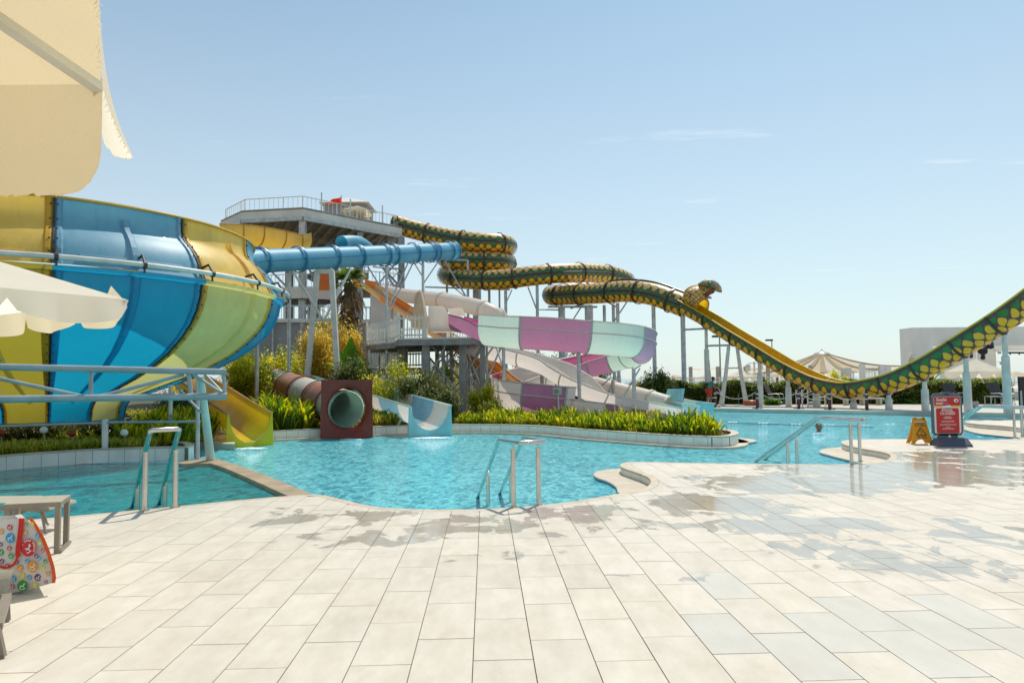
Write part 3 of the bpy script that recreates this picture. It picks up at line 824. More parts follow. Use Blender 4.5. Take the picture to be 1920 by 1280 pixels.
def snakemat(name, r_circ):
    """Painted snake skin: a dark skin with staggered rows of rounded scales, coloured row by row round the tube."""
    m, n, out = newmat(name)
    L = n.links.new
    def mt(op, a, b=None, c=None):
        x = N(n, 'ShaderNodeMath', operation=op)
        for i, v in enumerate((a, b, c)):
            if v is None: continue
            if isinstance(v, (int, float)): x.inputs[i].default_value = v
            else: L(v, x.inputs[i])
        return x.outputs[0]
    uv = N(n, 'ShaderNodeUVMap'); geo = N(n, 'ShaderNodeNewGeometry')
    wn = N(n, 'ShaderNodeTexNoise'); wn.inputs['Scale'].default_value = 1.6; wn.inputs['Detail'].default_value = 2; L(uv.outputs[0], wn.inputs['Vector'])
    w = N(n, 'ShaderNodeSeparateColor'); L(wn.outputs['Color'], w.inputs[0])
    sp = N(n, 'ShaderNodeSeparateXYZ'); L(uv.outputs[0], sp.inputs[0])
    u = mt('ADD', mt('DIVIDE', sp.outputs[0], 0.52), mt('MULTIPLY', w.outputs[0], 0.9))
    pv = 0.26 * r_circ
    v = mt('ADD', mt('DIVIDE', mt('ABSOLUTE', sp.outputs[1]), pv), mt('MULTIPLY_ADD', w.outputs[1], 0.20, 0.25))
    res = []
    for k in (0.0, 0.5):
        fu = mt('SUBTRACT', mt('FRACT', mt('ADD', u, k)), 0.5)
        va = mt('ADD', v, k); fl = mt('FLOOR', va)
        fv = mt('SUBTRACT', mt('SUBTRACT', va, fl), 0.5)
        d = mt('ADD', mt('POWER', mt('MULTIPLY', mt('ABSOLUTE', fu), 2.0), 1.45), mt('POWER', mt('MULTIPLY', mt('ABSOLUTE', fv), 2.0), 1.6))
        row = mt('MULTIPLY', mt('ADD', fl, 0.15 - k), 0.26)
        res.append((d, row))
    first = mt('LESS_THAN', res[0][0], res[1][0])
    d = mt('MINIMUM', res[0][0], res[1][0])
    row = mt('ADD', mt('MULTIPLY', first, res[0][1]), mt('MULTIPLY', mt('SUBTRACT', 1.0, first), res[1][1]))
    r = N(n, 'ShaderNodeValToRGB'); r.color_ramp.interpolation = 'CONSTANT'
    e = r.color_ramp.elements; dark = (0.075, 0.048, 0.045, 1)
    e[0].position = 0; e[0].color = (0.95, 0.48, 0.008, 1)
    e[1].position = 0.36; e[1].color = (0.012, 0.20, 0.020, 1)
    for p_, c_ in ((0.49, (0.012, 0.20, 0.020, 1)), (0.55, (0.012, 0.19, 0.020, 1)), (0.62, (0.66, 0.42, 0.09, 1))):
        q = e.new(p_); q.color = c_
    L(row, r.inputs[0])
    av = mt('DIVIDE', mt('ABSOLUTE', sp.outputs[1]), r_circ)
    band = mt('LESS_THAN', mt('ABSOLUTE', mt('SUBTRACT', av, 0.492)), mt('MULTIPLY_ADD', w.outputs[2], 0.05, 0.025))
    d = mt('ADD', d, band)
    ed = N(n, 'ShaderNodeMapRange'); ed.inputs[1].default_value = 0.62; ed.inputs[2].default_value = 0.50
    L(d, ed.inputs[0])
    no = N(n, 'ShaderNodeTexNoise'); no.inputs['Scale'].default_value = 3.0; no.inputs['Detail'].default_value = 4
    L(geo.outputs['Position'], no.inputs['Vector'])
    mxn = N(n, 'ShaderNodeMixRGB'); mxn.inputs[1].default_value = (0.085, 0.052, 0.046, 1)
    L(ed.outputs[0], mxn.inputs[0]); L(r.outputs[0], mxn.inputs[2])
    mr = N(n, 'ShaderNodeMapRange'); mr.inputs[1].default_value = 0.4; mr.inputs[2].default_value = 0.8; mr.inputs[4].default_value = 0.16
    L(no.outputs[0], mr.inputs[0])
    bl = N(n, 'ShaderNodeMixRGB'); bl.inputs[2].default_value = (0.42, 0.36, 0.27, 1)
    L(mr.outputs[0], bl.inputs[0]); L(mxn.outputs[0], bl.inputs[1])
    b = N(n, 'ShaderNodeBsdfPrincipled'); b.inputs['Roughness'].default_value = 0.42
    L(bl.outputs[0], b.inputs['Base Color']); L(b.outputs[0], out.inputs[0])
    return m
M['snake'] = snakemat('snake_skin_paint', 0.70 * PI)
M['snake_flange'] = mat('dark_flange', (0.055, 0.04, 0.035), 0.45, 0, 0.2, 3)

def px_path(pts, step=0.25):
    return cr([A(*p) for p in pts], step)
def post(mb, px, py_top, Y, r=0.09, z0=0.0, px2=None, cap=False):
    """A round post: top seen at (px, py_top), foot below it (or at px2) on z0."""
    t = A(px, py_top, Y)
    b = V((t.x, t.y, z0)) if px2 is None else V((A(px2, py_top, Y).x, Y, z0))
    mb.tube([b, t], r, 10)
def seg_slide(root, path, s, fr, prof, secs, th=0.03, closed=False, ang=None, flange=0.05, fmat=None, part='section', inner=None, flw=0.035):
    """Split the path into sections of the given lengths and colours; a flange at each joint."""
    n = len(path); L = s[-1]; cuts = [0]
    i = 0; out = []
    tot = 0
    for ln, mt in secs:
        a = cuts[-1]
        if a >= n - 1: break
        tot += ln
        e = min(n - 1, max(a + 1, int(round(tot / L * (n - 1))))) if not math.isinf(ln) else n - 1
        mb = MB(); shell(mb, path, s, fr, a, e, prof, th, closed, ang=ang)
        o = mb.build(part, M[mt] if isinstance(mt, str) else mt, root, smooth=True)
        out.append((o, a, e)); cuts.append(e)
    if flange:
        for c_ in cuts[1:-1]:
            mb = MB()
            t, sd, u = fr[c_]
            pp = [path[c_] - t * flw, path[c_] + t * flw]
            shell(mb, pp, [0, 2 * flw], [fr[c_], fr[c_]], 0, 1, [(a_ * (1 + flange * 0.5 / 0.5), b_ * (1 + flange)) for a_, b_ in prof], 0.04, closed)
            mb.build('flange', fmat or M['bolt'], root, smooth=True)
    return out, cuts

# ---- the big bowl
BC = V((22.0 * math.sin(rad(-33.7)), 22.0 * math.cos(rad(-33.7)), 0))
bowl = thing('bowl_slide', 'huge blue and yellow fibreglass bowl slide raised over the left pool', 'water slide', (BC.x, BC.y, 0))
face_az = math.atan2(-BC.y, -BC.x)        # direction from the bowl centre to the camera
up_prof = [(5.02, 5.40), (5.00, 5.36), (5.00, 5.1), (5.03, 4.95), (5.10, 4.84), (5.22, 4.74), (5.36, 4.60), (5.48, 4.44), (5.58, 4.25), (5.62, 4.12), (5.66, 4.02), (5.72, 3.92)]
lo_prof = [(5.86, 3.88), (5.86, 3.80), (5.70, 3.78), (5.66, 3.50), (5.55, 3.20), (5.36, 2.90), (5.05, 2.58), (4.6, 2.24), (4.05, 1.94), (3.4, 1.66), (2.75, 1.42), (2.15, 1.20), (1.85, 1.08), (1.75, 0.9), (1.72, 0.62)]
def sector(mb, prof, a0, a1, th=0.03, seg=12):
    m = len(prof)
    vs = [(BC.x + r * math.cos(a0 + (a1 - a0) * k / seg), BC.y + r * math.sin(a0 + (a1 - a0) * k / seg), z) for k in range(seg + 1) for r, z in prof]
    mb.add(vs, [(k * m + j, k * m + j + 1, (k + 1) * m + j + 1, (k + 1) * m + j) for k in range(seg) for j in range(m - 1)]); return
    m = len(prof); P2 = [(r - th, z) for r, z in prof]
    vs = []
    for k in range(seg + 1):
        a = a0 + (a1 - a0) * k / seg
        for r, z in prof + P2: vs.append((BC.x + r * math.cos(a), BC.y + r * math.sin(a), z))
    fs = []
    for k in range(seg):
        for j in range(m - 1):
            b = k * 2 * m; c = (k + 1) * 2 * m
            fs += [(b + j, b + j + 1, c + j + 1, c + j), (b + m + j, c + m + j, c + m + j + 1, b + m + j + 1)]
        fs.append((k * 2 * m, (k + 1) * 2 * m, (k + 1) * 2 * m + m, k * 2 * m + m))
    for k in (0, seg):
        b = k * 2 * m
        for j in range(m - 1):
            q = (b + j, b + m + j, b + m + j + 1, b + j + 1); fs.append(q if k else q[::-1])
    mb.add(vs, fs)
def rib(mb, prof, a, w, h):
    """A raised rib following the profile at the angle a."""
    da = w / 5.4 / 2
    for j in range(len(prof) - 1):
        (r0, z0), (r1, z1) = prof[j], prof[j + 1]
        for aa in (0,):
            q = []
            for r, z in ((r0, z0), (r1, z1)):
                for dr, k in ((-0.01, -1.5), (h, -0.7), (h, 0.7), (-0.01, 1.5)):
                    an = a + k * da
                    nz = 0
                    q.append((BC.x + (r + dr) * math.cos(an), BC.y + (r + dr) * math.sin(an), z))
            mb.add(q, [(0, 4, 5, 1), (1, 5, 6, 2), (2, 6, 7, 3)])
for k in range(12):
    a0 = face_az + rad(30 * k); a1 = a0 + rad(30)
    yellow = k % 2 == 1
    g_ = 0.0006
    mb = MB(); sector(mb, up_prof, a0 + g_, a1 - g_)
    top = mb.build('bowl_panel', M['f_yellow' if yellow else 'f_blue'], bowl, smooth=True)
    mb = MB(); sector(mb, lo_prof, a0 + g_, a1 - g_)
    low = mb.build('bowl_panel', M['f_yellow_shaded' if k == 11 else 'f_yellow_low' if yellow else 'f_blue_low'], bowl, smooth=True)
    # raised seams with bolts
    bolt = MB()
    for an in (a0 + 0.018, a1 - 0.018):
        for pr, pa in ((up_prof, top), (lo_prof[2:], low)):
            if an < (a0 + a1) / 2: mb = MB(); rib(mb, pr, a0, 0.035, 0.035); mb.build('gasket', M['bolt'], pa)
            mb = MB(); rib(mb, pr, an, 0.10, 0.045); mb.build('seam_flange', M['f_yellow_edge' if yellow else ('f_blue' if pa is top else 'f_blue_low')], pa, smooth=True)
    for an in (a0 + 0.012, a1 - 0.012):
        for pr in (up_prof, lo_prof[2:]):
            pl = [(r, z) for r, z in pr]; d = polyline_len(pl); s_ = 0.15
            while s_ < d[-1]:
                r, z = at_len(pl, d, s_)
                p = V((BC.x + (r + 0.05) * math.cos(an), BC.y + (r + 0.05) * math.sin(an), z))
                bolt.ball(p, 0.022, 6); s_ += 0.32
    tag(bolt.build('bolts', M['bolt'], bowl), kind='stuff')
    am = (a0 + a1) / 2 + (0.06 if yellow else 0)
    mb = MB(); rib(mb, up_prof[2:-1], am, 0.15, 0.09); mb.build('stiffening_rib', M['f_yellow' if yellow else 'f_blue'], top, smooth=True)
    mb = MB(); rib(mb, lo_prof[2:-2], am, 0.13, 0.07); mb.build('stiffening_rib', M['f_yellow_low' if yellow else 'f_blue_low'], low, smooth=True)
    mb = MB()
    for j, an in enumerate(np.linspace(a0 + 0.09, am - 0.05, 6)[:-1]):
        pass
    def ledge_rib(mb, aa, ab, r, z):
        pts = [(BC.x + r * math.cos(x), BC.y + r * math.sin(x), z) for x in np.linspace(aa, ab, 9)]
        mb.tube(pts, 0.035, 6)
    ledge_rib(mb, a0 + 0.08, am - 0.03, 5.63, 4.14); ledge_rib(mb, am + 0.03, a1 - 0.08, 5.63, 4.14)
    mb.build('moulded_ridge', M['f_yellow' if yellow else 'f_blue'], top, smooth=True)
# rolled edge on top
mb = MB(); mb.tube([(BC.x + 5.03 * math.cos(a), BC.y + 5.03 * math.sin(a), 5.41) for a in np.linspace(0, 2 * PI, 73)], 0.035, 6, caps=False)
mb.build('rim', M['f_yellow_edge'], bowl, smooth=True)
# ring pipe with clamps
mb = MB(); mb.tube([(BC.x + 5.98 * math.cos(a), BC.y + 5.98 * math.sin(a), 4.02) for a in np.linspace(0, 2 * PI, 97)], 0.055, 10, caps=False)
ringp = mb.build('ring_pipe', M['post_white'], bowl, smooth=True)
for k in range(24):
    a = face_az + rad(15 * k) + 0.01
    c = V((BC.x + 5.98 * math.cos(a), BC.y + 5.98 * math.sin(a), 4.02)); rd_ = V((math.cos(a), math.sin(a), 0)); tg = V((-math.sin(a), math.cos(a), 0))
    mb = MB(); mb.tube([c - tg * 0.035, c + tg * 0.035], 0.075, 10)
    mb.tube([c + V((0, 0, 0.05)), c - rd_ * 0.12 + V((0, 0, 0.22)), c - rd_ * 0.34 + V((0, 0, 0.16))], 0.028, 6)
    mb.tube([c - V((0, 0, 0.05)), c - V((0, 0, 0.17))], 0.022, 6)
    mb.build('pipe_clamp', M['bolt'], ringp, smooth=True)
# second, lower ring on the shaded side: outlet drum below
mb = MB(); mb.lathe([(1.78, 0.62), (1.9, 0.6), (1.9, 0.54), (1.6, 0.54)], (BC.x, BC.y, 0), 36); mb.build('outlet_ring', M['f_blue_dark'], bowl, smooth=True)
# the truss that carries it
def P_(px, py, Y): return A(px, py, Y)
tru = thing('support_truss', 'grey-blue pipe truss carrying the bowl above the left pool, with its mint legs', 'truss', tuple(A(380, 861, 13.4) * V((1, 1, 0)) if False else (A(380, 861, 13.4).x, 13.4, 0)))
for (a, b, r) in (((-260, 682, 11.2), (424, 697, 13.3), 0.062), ((-260, 752, 11.2), (426, 742.5, 13.3), 0.068)):
    mb = MB(); mb.tube([P_(*a), P_(*b)], r, 14); mb.build('chord', M['bluegrey'], tru, smooth=True)
for (a, b, r) in (((171, 691, 12.5), (170, 747, 12.5), 0.035), ((353, 697, 13.1), (359, 743, 13.1), 0.04), ((419, 699, 13.3), (422, 740, 13.3), 0.03),
                  ((-60, 697, 11.9), (165, 745, 12.5), 0.036), ((178, 745, 12.5), (345, 702, 13.1), 0.036), ((362, 702, 13.1), (417, 737, 13.3), 0.03), ((385, 702, 13.6), (416, 735, 13.35), 0.028),
                  ((-65, 690, 11.9), (-65, 750, 11.9), 0.035)):
    mb = MB(); mb.tube([P_(*a), P_(*b)], r, 10); mb.build('brace', M['bluegrey'], tru, smooth=True)
mb = MB(); f_ = G(395, 862, -0.11); mb.tube([f_, (A(376, 704, 13.9))], [0.092, 0.062], 16); mb.build('leg', M['mintpost'], tru, smooth=True)
f_ = G(370.5, 861, -0.11); mb = MB(); mb.tube([f_, A(371, 702, f_.y)], 0.042, 12); mb.build('leg', M['galv'], tru, smooth=True)
mb = MB(); f_ = A(197, 840, 15.6); mb.tube([V((f_.x, f_.y, 0.03)), A(197, 786, 15.6)], 0.065, 12); mb.build('leg', M['post_white'], tru, smooth=True)
mb = MB(); f_ = A(320, 790, 17.5); mb.tube([V((f_.x, f_.y, 0.03)), A(320, 722, 17.5)], 0.05, 12); mb.build('leg', M['galv'], tru, smooth=True)
for a, b, r in (((-200, 806, 15.4), (192, 792.5, 15.6), 0.03), ((200, 791.5, 15.6), (374, 790, 15.2), 0.028), ((330, 723, 15.5), (376, 772, 14.2), 0.03)):
    mb = MB(); mb.tube([P_(*a), P_(*b)], r, 10); mb.build('brace', M['bluegrey'], tru, smooth=True)
# posts under the bowl, further back
for px, Y in ((60, 19.5), (482, 24.5)):
    mb = MB(); t = A(px, 640 if px > 100 else 700, Y); mb.tube([(t.x, t.y, 0), t], 0.07, 12); mb.build('leg', M['galv'], tru, smooth=True)

# ---- blue tube running from the tower to the bowl
tb = thing('tube_slide', 'long straight blue tube slide from the tower to the rim of the bowl', 'water slide', tuple(A(600, 700, 29) * 1))
path, s, _ = px_path([(425, 497, 24.0), (470, 491, 25.2), (560, 486, 27.5), (650, 481.5, 30), (740, 477, 32.8), (800, 473, 35), (852, 470, 37.5)], 0.2)
fr = frames(path)
r_ = 0.45
px_cuts = [488, 560, 620, 672, 720, 737, 775, 806, 814, 838, 847]
dist = [0]
sx = []
for p in path:
    q = RM.transposed() @ (p - CAM); sx.append(960 + F * q.x / -q.z)
secs = []; last = 0
for c_ in px_cuts:
    i = min(range(len(sx)), key=lambda k: abs(sx[k] - c_)); secs.append((s[i] - last, 'f_blue_tube')); last = s[i]
secs.append((math.inf, 'f_blue_tube'))
seg_slide(tb, path, s, fr, circ(r_, 28), secs, closed=True, th=0, flange=0.16, fmat=M['f_blue_dark'], part='tube_section', flw=0.05)
mb = MB()
for sg in (1, -1):
    mb.tube([p + f[1] * sg * (r_ + 0.025) for p, f in zip(path, fr)], 0.022, 6)
mb.build('side_seam', M['f_blue_dark'], tb, smooth=True)
# A-frame and posts
Y = 28.3
af = thing('trestle', 'white A-shaped steel trestle holding the blue tube beside the palm', 'trestle', (A(605, 700, Y).x, Y, 0))
for a, b, r in (((595, 508, Y), (569, 780, Y), 0.10), ((622, 508, Y), (637, 780, Y), 0.10), ((592, 509, Y), (625, 509, Y), 0.09), ((586, 600, Y), (627, 599, Y), 0.05), ((657, 505, Y + 1.3), (608, 600, Y), 0.05), ((549, 508, Y - 1.4), (606, 600, Y), 0.05)):
    mb = MB(); mb.beam(A(*a), A(*b), r * 2) if r > 0.06 else mb.tube([A(*a), A(*b)], r, 8); mb.build('leg' if r > 0.06 else 'brace', M['post_white'], af)
for px, Y, t_ in ((543, 27.0, 508), (725, 32.3, 497), (793, 34.8, 490)):
    mb = MB(); post(mb, px, t_, Y, 0.07); mb.build('support_post', M['galv'], tb, smooth=True)
for a, b in (((765, 493, 33.6), (728, 575, 32.3)), ((690, 500, 31), (727, 560, 32.3)), ((783, 490, 34.3), (795, 500, 34.8)), ((795, 530, 34.8), (822, 490, 35.5)), ((793, 520, 34.8), (775, 490, 34)), ((775, 492, 34), (722, 600, 32.3))):
    mb = MB(); mb.tube([A(*a), A(*b)], 0.035, 8); mb.build('brace', M['galv'], tb, smooth=True)

# ---- the snake
sn = thing('snake_slide', 'long snake-patterned tube slide that coils down and swoops past a cobra head', 'water slide', (A(1200, 700, 44).x, 44, 0))
R0 = 0.70
SP = [(735, 419, 53), (765, 428, 53), (800, 437, 53), (850, 448, 52.6), (900, 454, 52), (940, 456, 52.6), (952, 461, 55), (940, 468, 57.4), (890, 473, 58), (845, 478, 57.4), (836, 484, 55), (850, 488.5, 52.6), (890, 489, 52), (935, 490, 52.4),
      (952, 495, 55), (940, 503, 57.5), (890, 511, 58), (848, 515, 57), (838, 515, 54.5), (850, 519, 52.4), (890, 524, 51), (940, 524, 50), (990, 518, 49.5), (1050, 512, 50), (1110, 512, 52), (1150, 517, 53.5), (1172, 527, 55), (1165, 536, 57.3), (1120, 542, 58), (1060, 548, 56), (1036, 553, 53.5),
      (1040, 554.5, 51.5), (1070, 553, 50.2), (1120, 550, 48), (1177, 546, 45.8), (1225, 552, 44.2), (1262, 565, 43.3), (1284, 574, 42.8)]
path, s, _ = px_path(SP, 0.25)
fr = frames(path)
pc = circ(R0, 24); pc = pc + pc[:1]
ang = [PI * R0 - 2 * PI * R0 * k / 24 for k in range(25)]
L = s[-1]; secs = []
t_ = 0; rr_ = random.Random(5)
while t_ < L:
    ln = rr_.uniform(2.3, 3.2); secs.append((ln, 'snake')); t_ += ln
seg_slide(sn, path, s, fr, pc, secs, closed=False, ang=ang, flange=0.11, fmat=M['snake_flange'], part='tube_section', flw=0.06)
mb = MB()
for sg in (1, -1): mb.tube([p + f[1] * sg * (R0 + 0.03) for p, f in zip(path, fr)], 0.035, 6)
mb.build('side_seam', M['snake_flange'], sn, smooth=True)
mb = MB()    # black pipe along the top near the head
pp = [(p + f[2] * (R0 + 0.08)) for p, f in zip(path, fr)][-26:]
mb.tube(pp, 0.06, 8); mb.build('water_pipe', M['black'], sn, smooth=True)
# open half pipe: the near top edge and bottom were measured, the plan is one straight line
P0 = A(1282, 579, 42.8); P1 = V((A(1590, 735, 34.2).x, 34.2, 0)); dpl = (P1 - P0); dpl.z = 0; 
def on_line(px, py):
    d = ray(px, py); # intersection of the sight line with the vertical plane through the plan line
    nx, ny = dpl.y, -dpl.x
    t = ((P0.x - CAM.x) * nx + (P0.y - CAM.y) * ny) / (d.x * nx + d.y * ny)
    return CAM + d * t
bot = [(1276, 586), (1322, 613), (1365, 641), (1417, 673), (1472, 707), (1530, 735), (1580, 747), (1610, 747), (1655, 740), (1692, 730), (1754, 702), (1829, 658), (1904, 612), (1975, 562), (2060, 498)]
bp_ = [on_line(*p) for p in bot]
path, s, _ = cr(bp_, 0.25)
fr = frames(path)
hw = 0.66
hp = [(hw * math.sin(a) * (1 if abs(a) < PI / 2 else 1), 0.80 - 0.80 * math.cos(a)) for a in np.linspace(-PI / 2, PI / 2, 17)]
hp = [(a, b) for a, b in hp]
angh = [0.72 * 2.0 * (k - 8) / 16 * PI / 2 for k in range(17)]
def bi(mt_out, mt_in): pass
L = s[-1]; secs = []
cpx = [1322, 1372, 1422, 1476, 1530, 1598, 1668, 1738, 1812, 1888, 1970]
sx = []
for p in path:
    q = RM.transposed() @ (p - CAM); sx.append(960 + F * q.x / -q.z)
cuts = [0] + [min(range(len(sx)), key=lambda k: abs(sx[k] - c_)) for c_ in cpx] + [len(path) - 1]
for a_, e_ in zip(cuts[:-1], cuts[1:]):
    if e_ <= a_: continue
    mb = MB(); shell(mb, path, s, fr, a_, e_, hp, 0.02, False, ang=angh); o = mb.build('half_pipe_section', M['snake'], sn, smooth=True)
    mb = MB(); shell(mb, path, s, fr, a_, e_, [(a * 0.965, b * 0.97 + 0.03) for a, b in hp], 0.02, False); mb.build('inner_skin', M['f_gold'], o, smooth=True)
for sg in (-1, 1):
    mb = MB(); mb.tube([p + f[1] * sg * hw + f[2] * 0.81 for p, f in zip(path, fr)], 0.04, 8); mb.build('edge_rail', M['f_lemon'], sn, smooth=True)
foot_px = {1322: 1324, 1476: 1476, 1530: 1533, 1598: 1600, 1668: 1683, 1738: 1760, 1812: 1836, 1888: 1912}
for c_, i in zip(cpx, cuts[1:-1]):
    t, sd, u = fr[i]
    mb = MB(); shell(mb, [path[i] - t * 0.05, path[i] + t * 0.05], [0, .1], [fr[i]] * 2, 0, 1, [(a * 1.04, b * 1.02 - 0.04) for a, b in hp], 0.05, False)
    mb.build('flange', M['snake_flange'], sn, smooth=True)
    mb = MB(); mb.tube([path[i] - sd * (hw * 1.07) * math.sin(a) + u * (0.8 - 0.86 * math.cos(a)) + t * 0.02 for a in np.linspace(0.1, 1.45, 8)], 0.035, 6)
    mb.build('saddle', M['post_white'], sn, smooth=True)
    b = path[i]
    if c_ in (1372,):       # two leaning legs
        for d_ in (-0.85, 0.75):
            mb = MB(); mb.tube([(b.x + d_ * 0.3, b.y, b.z - 0.05), (b.x + d_ * 0.55, b.y, b.z * 0.5), (b.x + d_ * 0.9, b.y, 0)], [0.10, 0.11, 0.15], 12); mb.build('support_post', M['post_white'], sn, smooth=True)
        mb = MB(); mb.tube([(b.x - 0.5, b.y, b.z * 0.62), (b.x + 0.45, b.y, b.z * 0.62)], 0.05, 8); mb.build('brace', M['post_white'], sn, smooth=True)
    else:
        zt = b.z - 0.05; zm = zt * 0.72
        mb = MB(); mb.tube([(b.x, b.y, 0), (b.x, b.y, zm), (b.x, b.y, zm + 0.03), (b.x, b.y, zt)], [0.165, 0.15, 0.105, 0.095], 12); mb.build('support_post', M['post_white'], sn, smooth=True)
for a, b in (((1283, 618, 42.5), (1323, 616, 41.2)), ((1325, 648, 41.2), (1368, 647, 40))):
    mb = MB(); mb.tube([A(*a), A(*b)], 0.06, 8); mb.build('brace', M['galv'], sn, smooth=True)
# posts and cross arms under the coils
for px, t_, Y, r in ((838, 524, 55, .09), (877, 488, 51.0, .10), (894, 505, 55, .34), (917, 508, 53, .10), (948, 545, 50.5, .11), (1007, 533, 49.5, .11), (1053, 575, 51, .26), (1104, 572, 49, .30), (1133, 572, 50, .12), (1150, 570, 48, .12), (1158, 568, 46.5, .12),
                      (1225, 566, 44.2, .13), (1280, 588, 42.9, .15), (936, 500, 56, .08)):
    mb = MB(); p = A(px, t_, Y); mb.tube([(p.x, p.y, 0), (p.x, p.y, p.z * .25), (p.x, p.y, p.z * .26), p], [r * 1.3, r * 1.2, r, r], 12); mb.build('support_post', M['galv'], sn, smooth=True)
for a, b, r in (((833, 487, 51), (877, 488, 51), .09), ((834, 489, 51), (876, 560, 51), .06), ((877, 560, 51), (838, 528, 55), .05), ((797, 538, 53), (956, 543, 53), .06), ((863, 538, 53), (885, 522, 53), .05), ((925, 508, 52), (945, 543, 52), .05), ((936, 510, 55), (880, 512, 52), .08), ((880, 512, 52), (960, 505, 55), .08),
                ((990, 538, 49.7), (1006, 580, 49.5), .05), ((1007, 580, 49.5), (1050, 581, 51), .05), ((948, 570, 50.5), (960, 543, 50.5), .04), ((1028, 575, 50), (1120, 575, 49), .08), ((1074, 600, 51), (1090, 575, 49), .05), ((1150, 605, 48), (1178, 562, 46), .05), ((1070, 578, 50), (1100, 566, 49.5), .07), ((1140, 566, 48.5), (1158, 576, 47), .07)):
    mb = MB(); mb.tube([A(*a), A(*b)], r, 8); mb.build('brace', M['galv'], sn, smooth=True)

# ---- cobra hood and head on top of the mouth
M['hood'] = None
def scalemat(name, c1, c2, sc_=7):
    m, n, out = newmat(name)
    tcn = N(n, 'ShaderNodeTexCoord'); mp = N(n, 'ShaderNodeMapping'); mp.inputs['Rotation'].default_value = (0, 0.8, 0); mp.inputs['Scale'].default_value = (1, 1, 1.3)
    n.links.new(tcn.outputs['Object'], mp.inputs[0])
    v = N(n, 'ShaderNodeTexVoronoi', feature='DISTANCE_TO_EDGE'); v.inputs['Scale'].default_value = sc_; v.inputs['Randomness'].default_value = 0.35
    n.links.new(mp.outputs[0], v.inputs['Vector'])
    r = N(n, 'ShaderNodeMapRange'); r.inputs[1].default_value = 0.03; r.inputs[2].default_value = 0.10
    n.links.new(v.outputs[0], r.inputs[0])
    c = N(n, 'ShaderNodeMixRGB'); c.inputs[1].default_value = rgb(c1); c.inputs[2].default_value = rgb(c2)
    n.links.new(r.outputs[0], c.inputs[0])
    b = N(n, 'ShaderNodeBsdfPrincipled'); b.inputs['Roughness'].default_value = 0.4
    bp = N(n, 'ShaderNodeBump'); bp.inputs['Distance'].default_value = 0.03; bp.inputs['Strength'].default_value = 0.6
    n.links.new(r.outputs[0], bp.inputs['Height']); n.links.new(bp.outputs[0], b.inputs['Normal'])
    n.links.new(c.outputs[0], b.inputs['Base Color']); n.links.new(b.outputs[0], out.inputs[0]); return m
M['hood'] = scalemat('cobra_scales', (0.09, 0.04, 0.012), (0.66, 0.39, 0.11), 3.8)
M['headskin'] = mat('cobra_head_paint', (0.46, 0.39, 0.27), 0.55, 0, 0.3, 5, 0.2, 12, c2=(0.20, 0.16, 0.10))
M['mouth'] = mat('mouth_red', (0.22, 0.02, 0.02), 0.4)
M['eye'] = mat('eye_green', (0.0, 0.22, 0.09), 0.3)
hd = thing('cobra_head', 'cobra head with flared scaly hood and open red mouth on top of the snake slide', 'sculpture', tuple(A(1310, 575, 42.4)))
def S_(x, y, d=0.0): return A(x, y, 41.65 + d)
# the hood: an outline with a domed surface (near side) and a hollow back
hood = [(1281.5, 554), (1285, 545), (1294, 538.5), (1307, 535.5), (1322, 536.5), (1332, 540), (1341, 545), (1334, 547.5), (1327, 550), (1324.5, 555), (1320, 560.5), (1313, 565.5), (1307, 573), (1302.5, 580), (1292, 573.5), (1284.5, 564.5)]
ho = [p for p in cr([V((x, y, 0)) for x, y in hood + hood[:1]], 1.6)[0]][:-1]
cxh, cyh = 1309, 552
mb = MB(); rings = []
for k, f in enumerate((1.0, 0.93, 0.8, 0.6, 0.38, 0.16)):
    dome = [0.0, -0.10, -0.22, -0.34, -0.42, -0.46][k]
    rings.append([S_(cxh + (p.x - cxh) * f, cyh + (p.y - cyh) * f, 0.25 + dome * 1.1) for p in ho])
nR = len(ho)
vs = [p for r in rings for p in r] + [S_(cxh, cyh, -0.24)]
fs = [(k * nR + i, (k + 1) * nR + i, (k + 1) * nR + (i + 1) % nR, k * nR + (i + 1) % nR) for k in range(5) for i in range(nR)] + [(5 * nR + i, 6 * nR, 5 * nR + (i + 1) % nR) for i in range(nR)]
mb.add(vs, fs)
vb = [S_(cxh + (p.x - cxh), cyh + (p.y - cyh), 0.25) for p in ho] + [S_(cxh + (p.x - cxh) * .95, cyh + (p.y - cyh) * .95, 0.8) for p in ho] + [S_(cxh, cyh, 1.1)]
mb.add(vb, [(i, (i + 1) % nR, nR + (i + 1) % nR, nR + i) for i in range(nR)] + [(nR + i, nR + (i + 1) % nR, 2 * nR) for i in range(nR)])
mb.build('hood', M['hood'], hd, smooth=True)
mb = MB(); mb.tube([S_(p.x, p.y, 0.25) for p in ho] + [S_(ho[0].x, ho[0].y, 0.25)], 0.045, 6, caps=False); mb.build('hood_edge', M['f_gold'], hd, smooth=True)
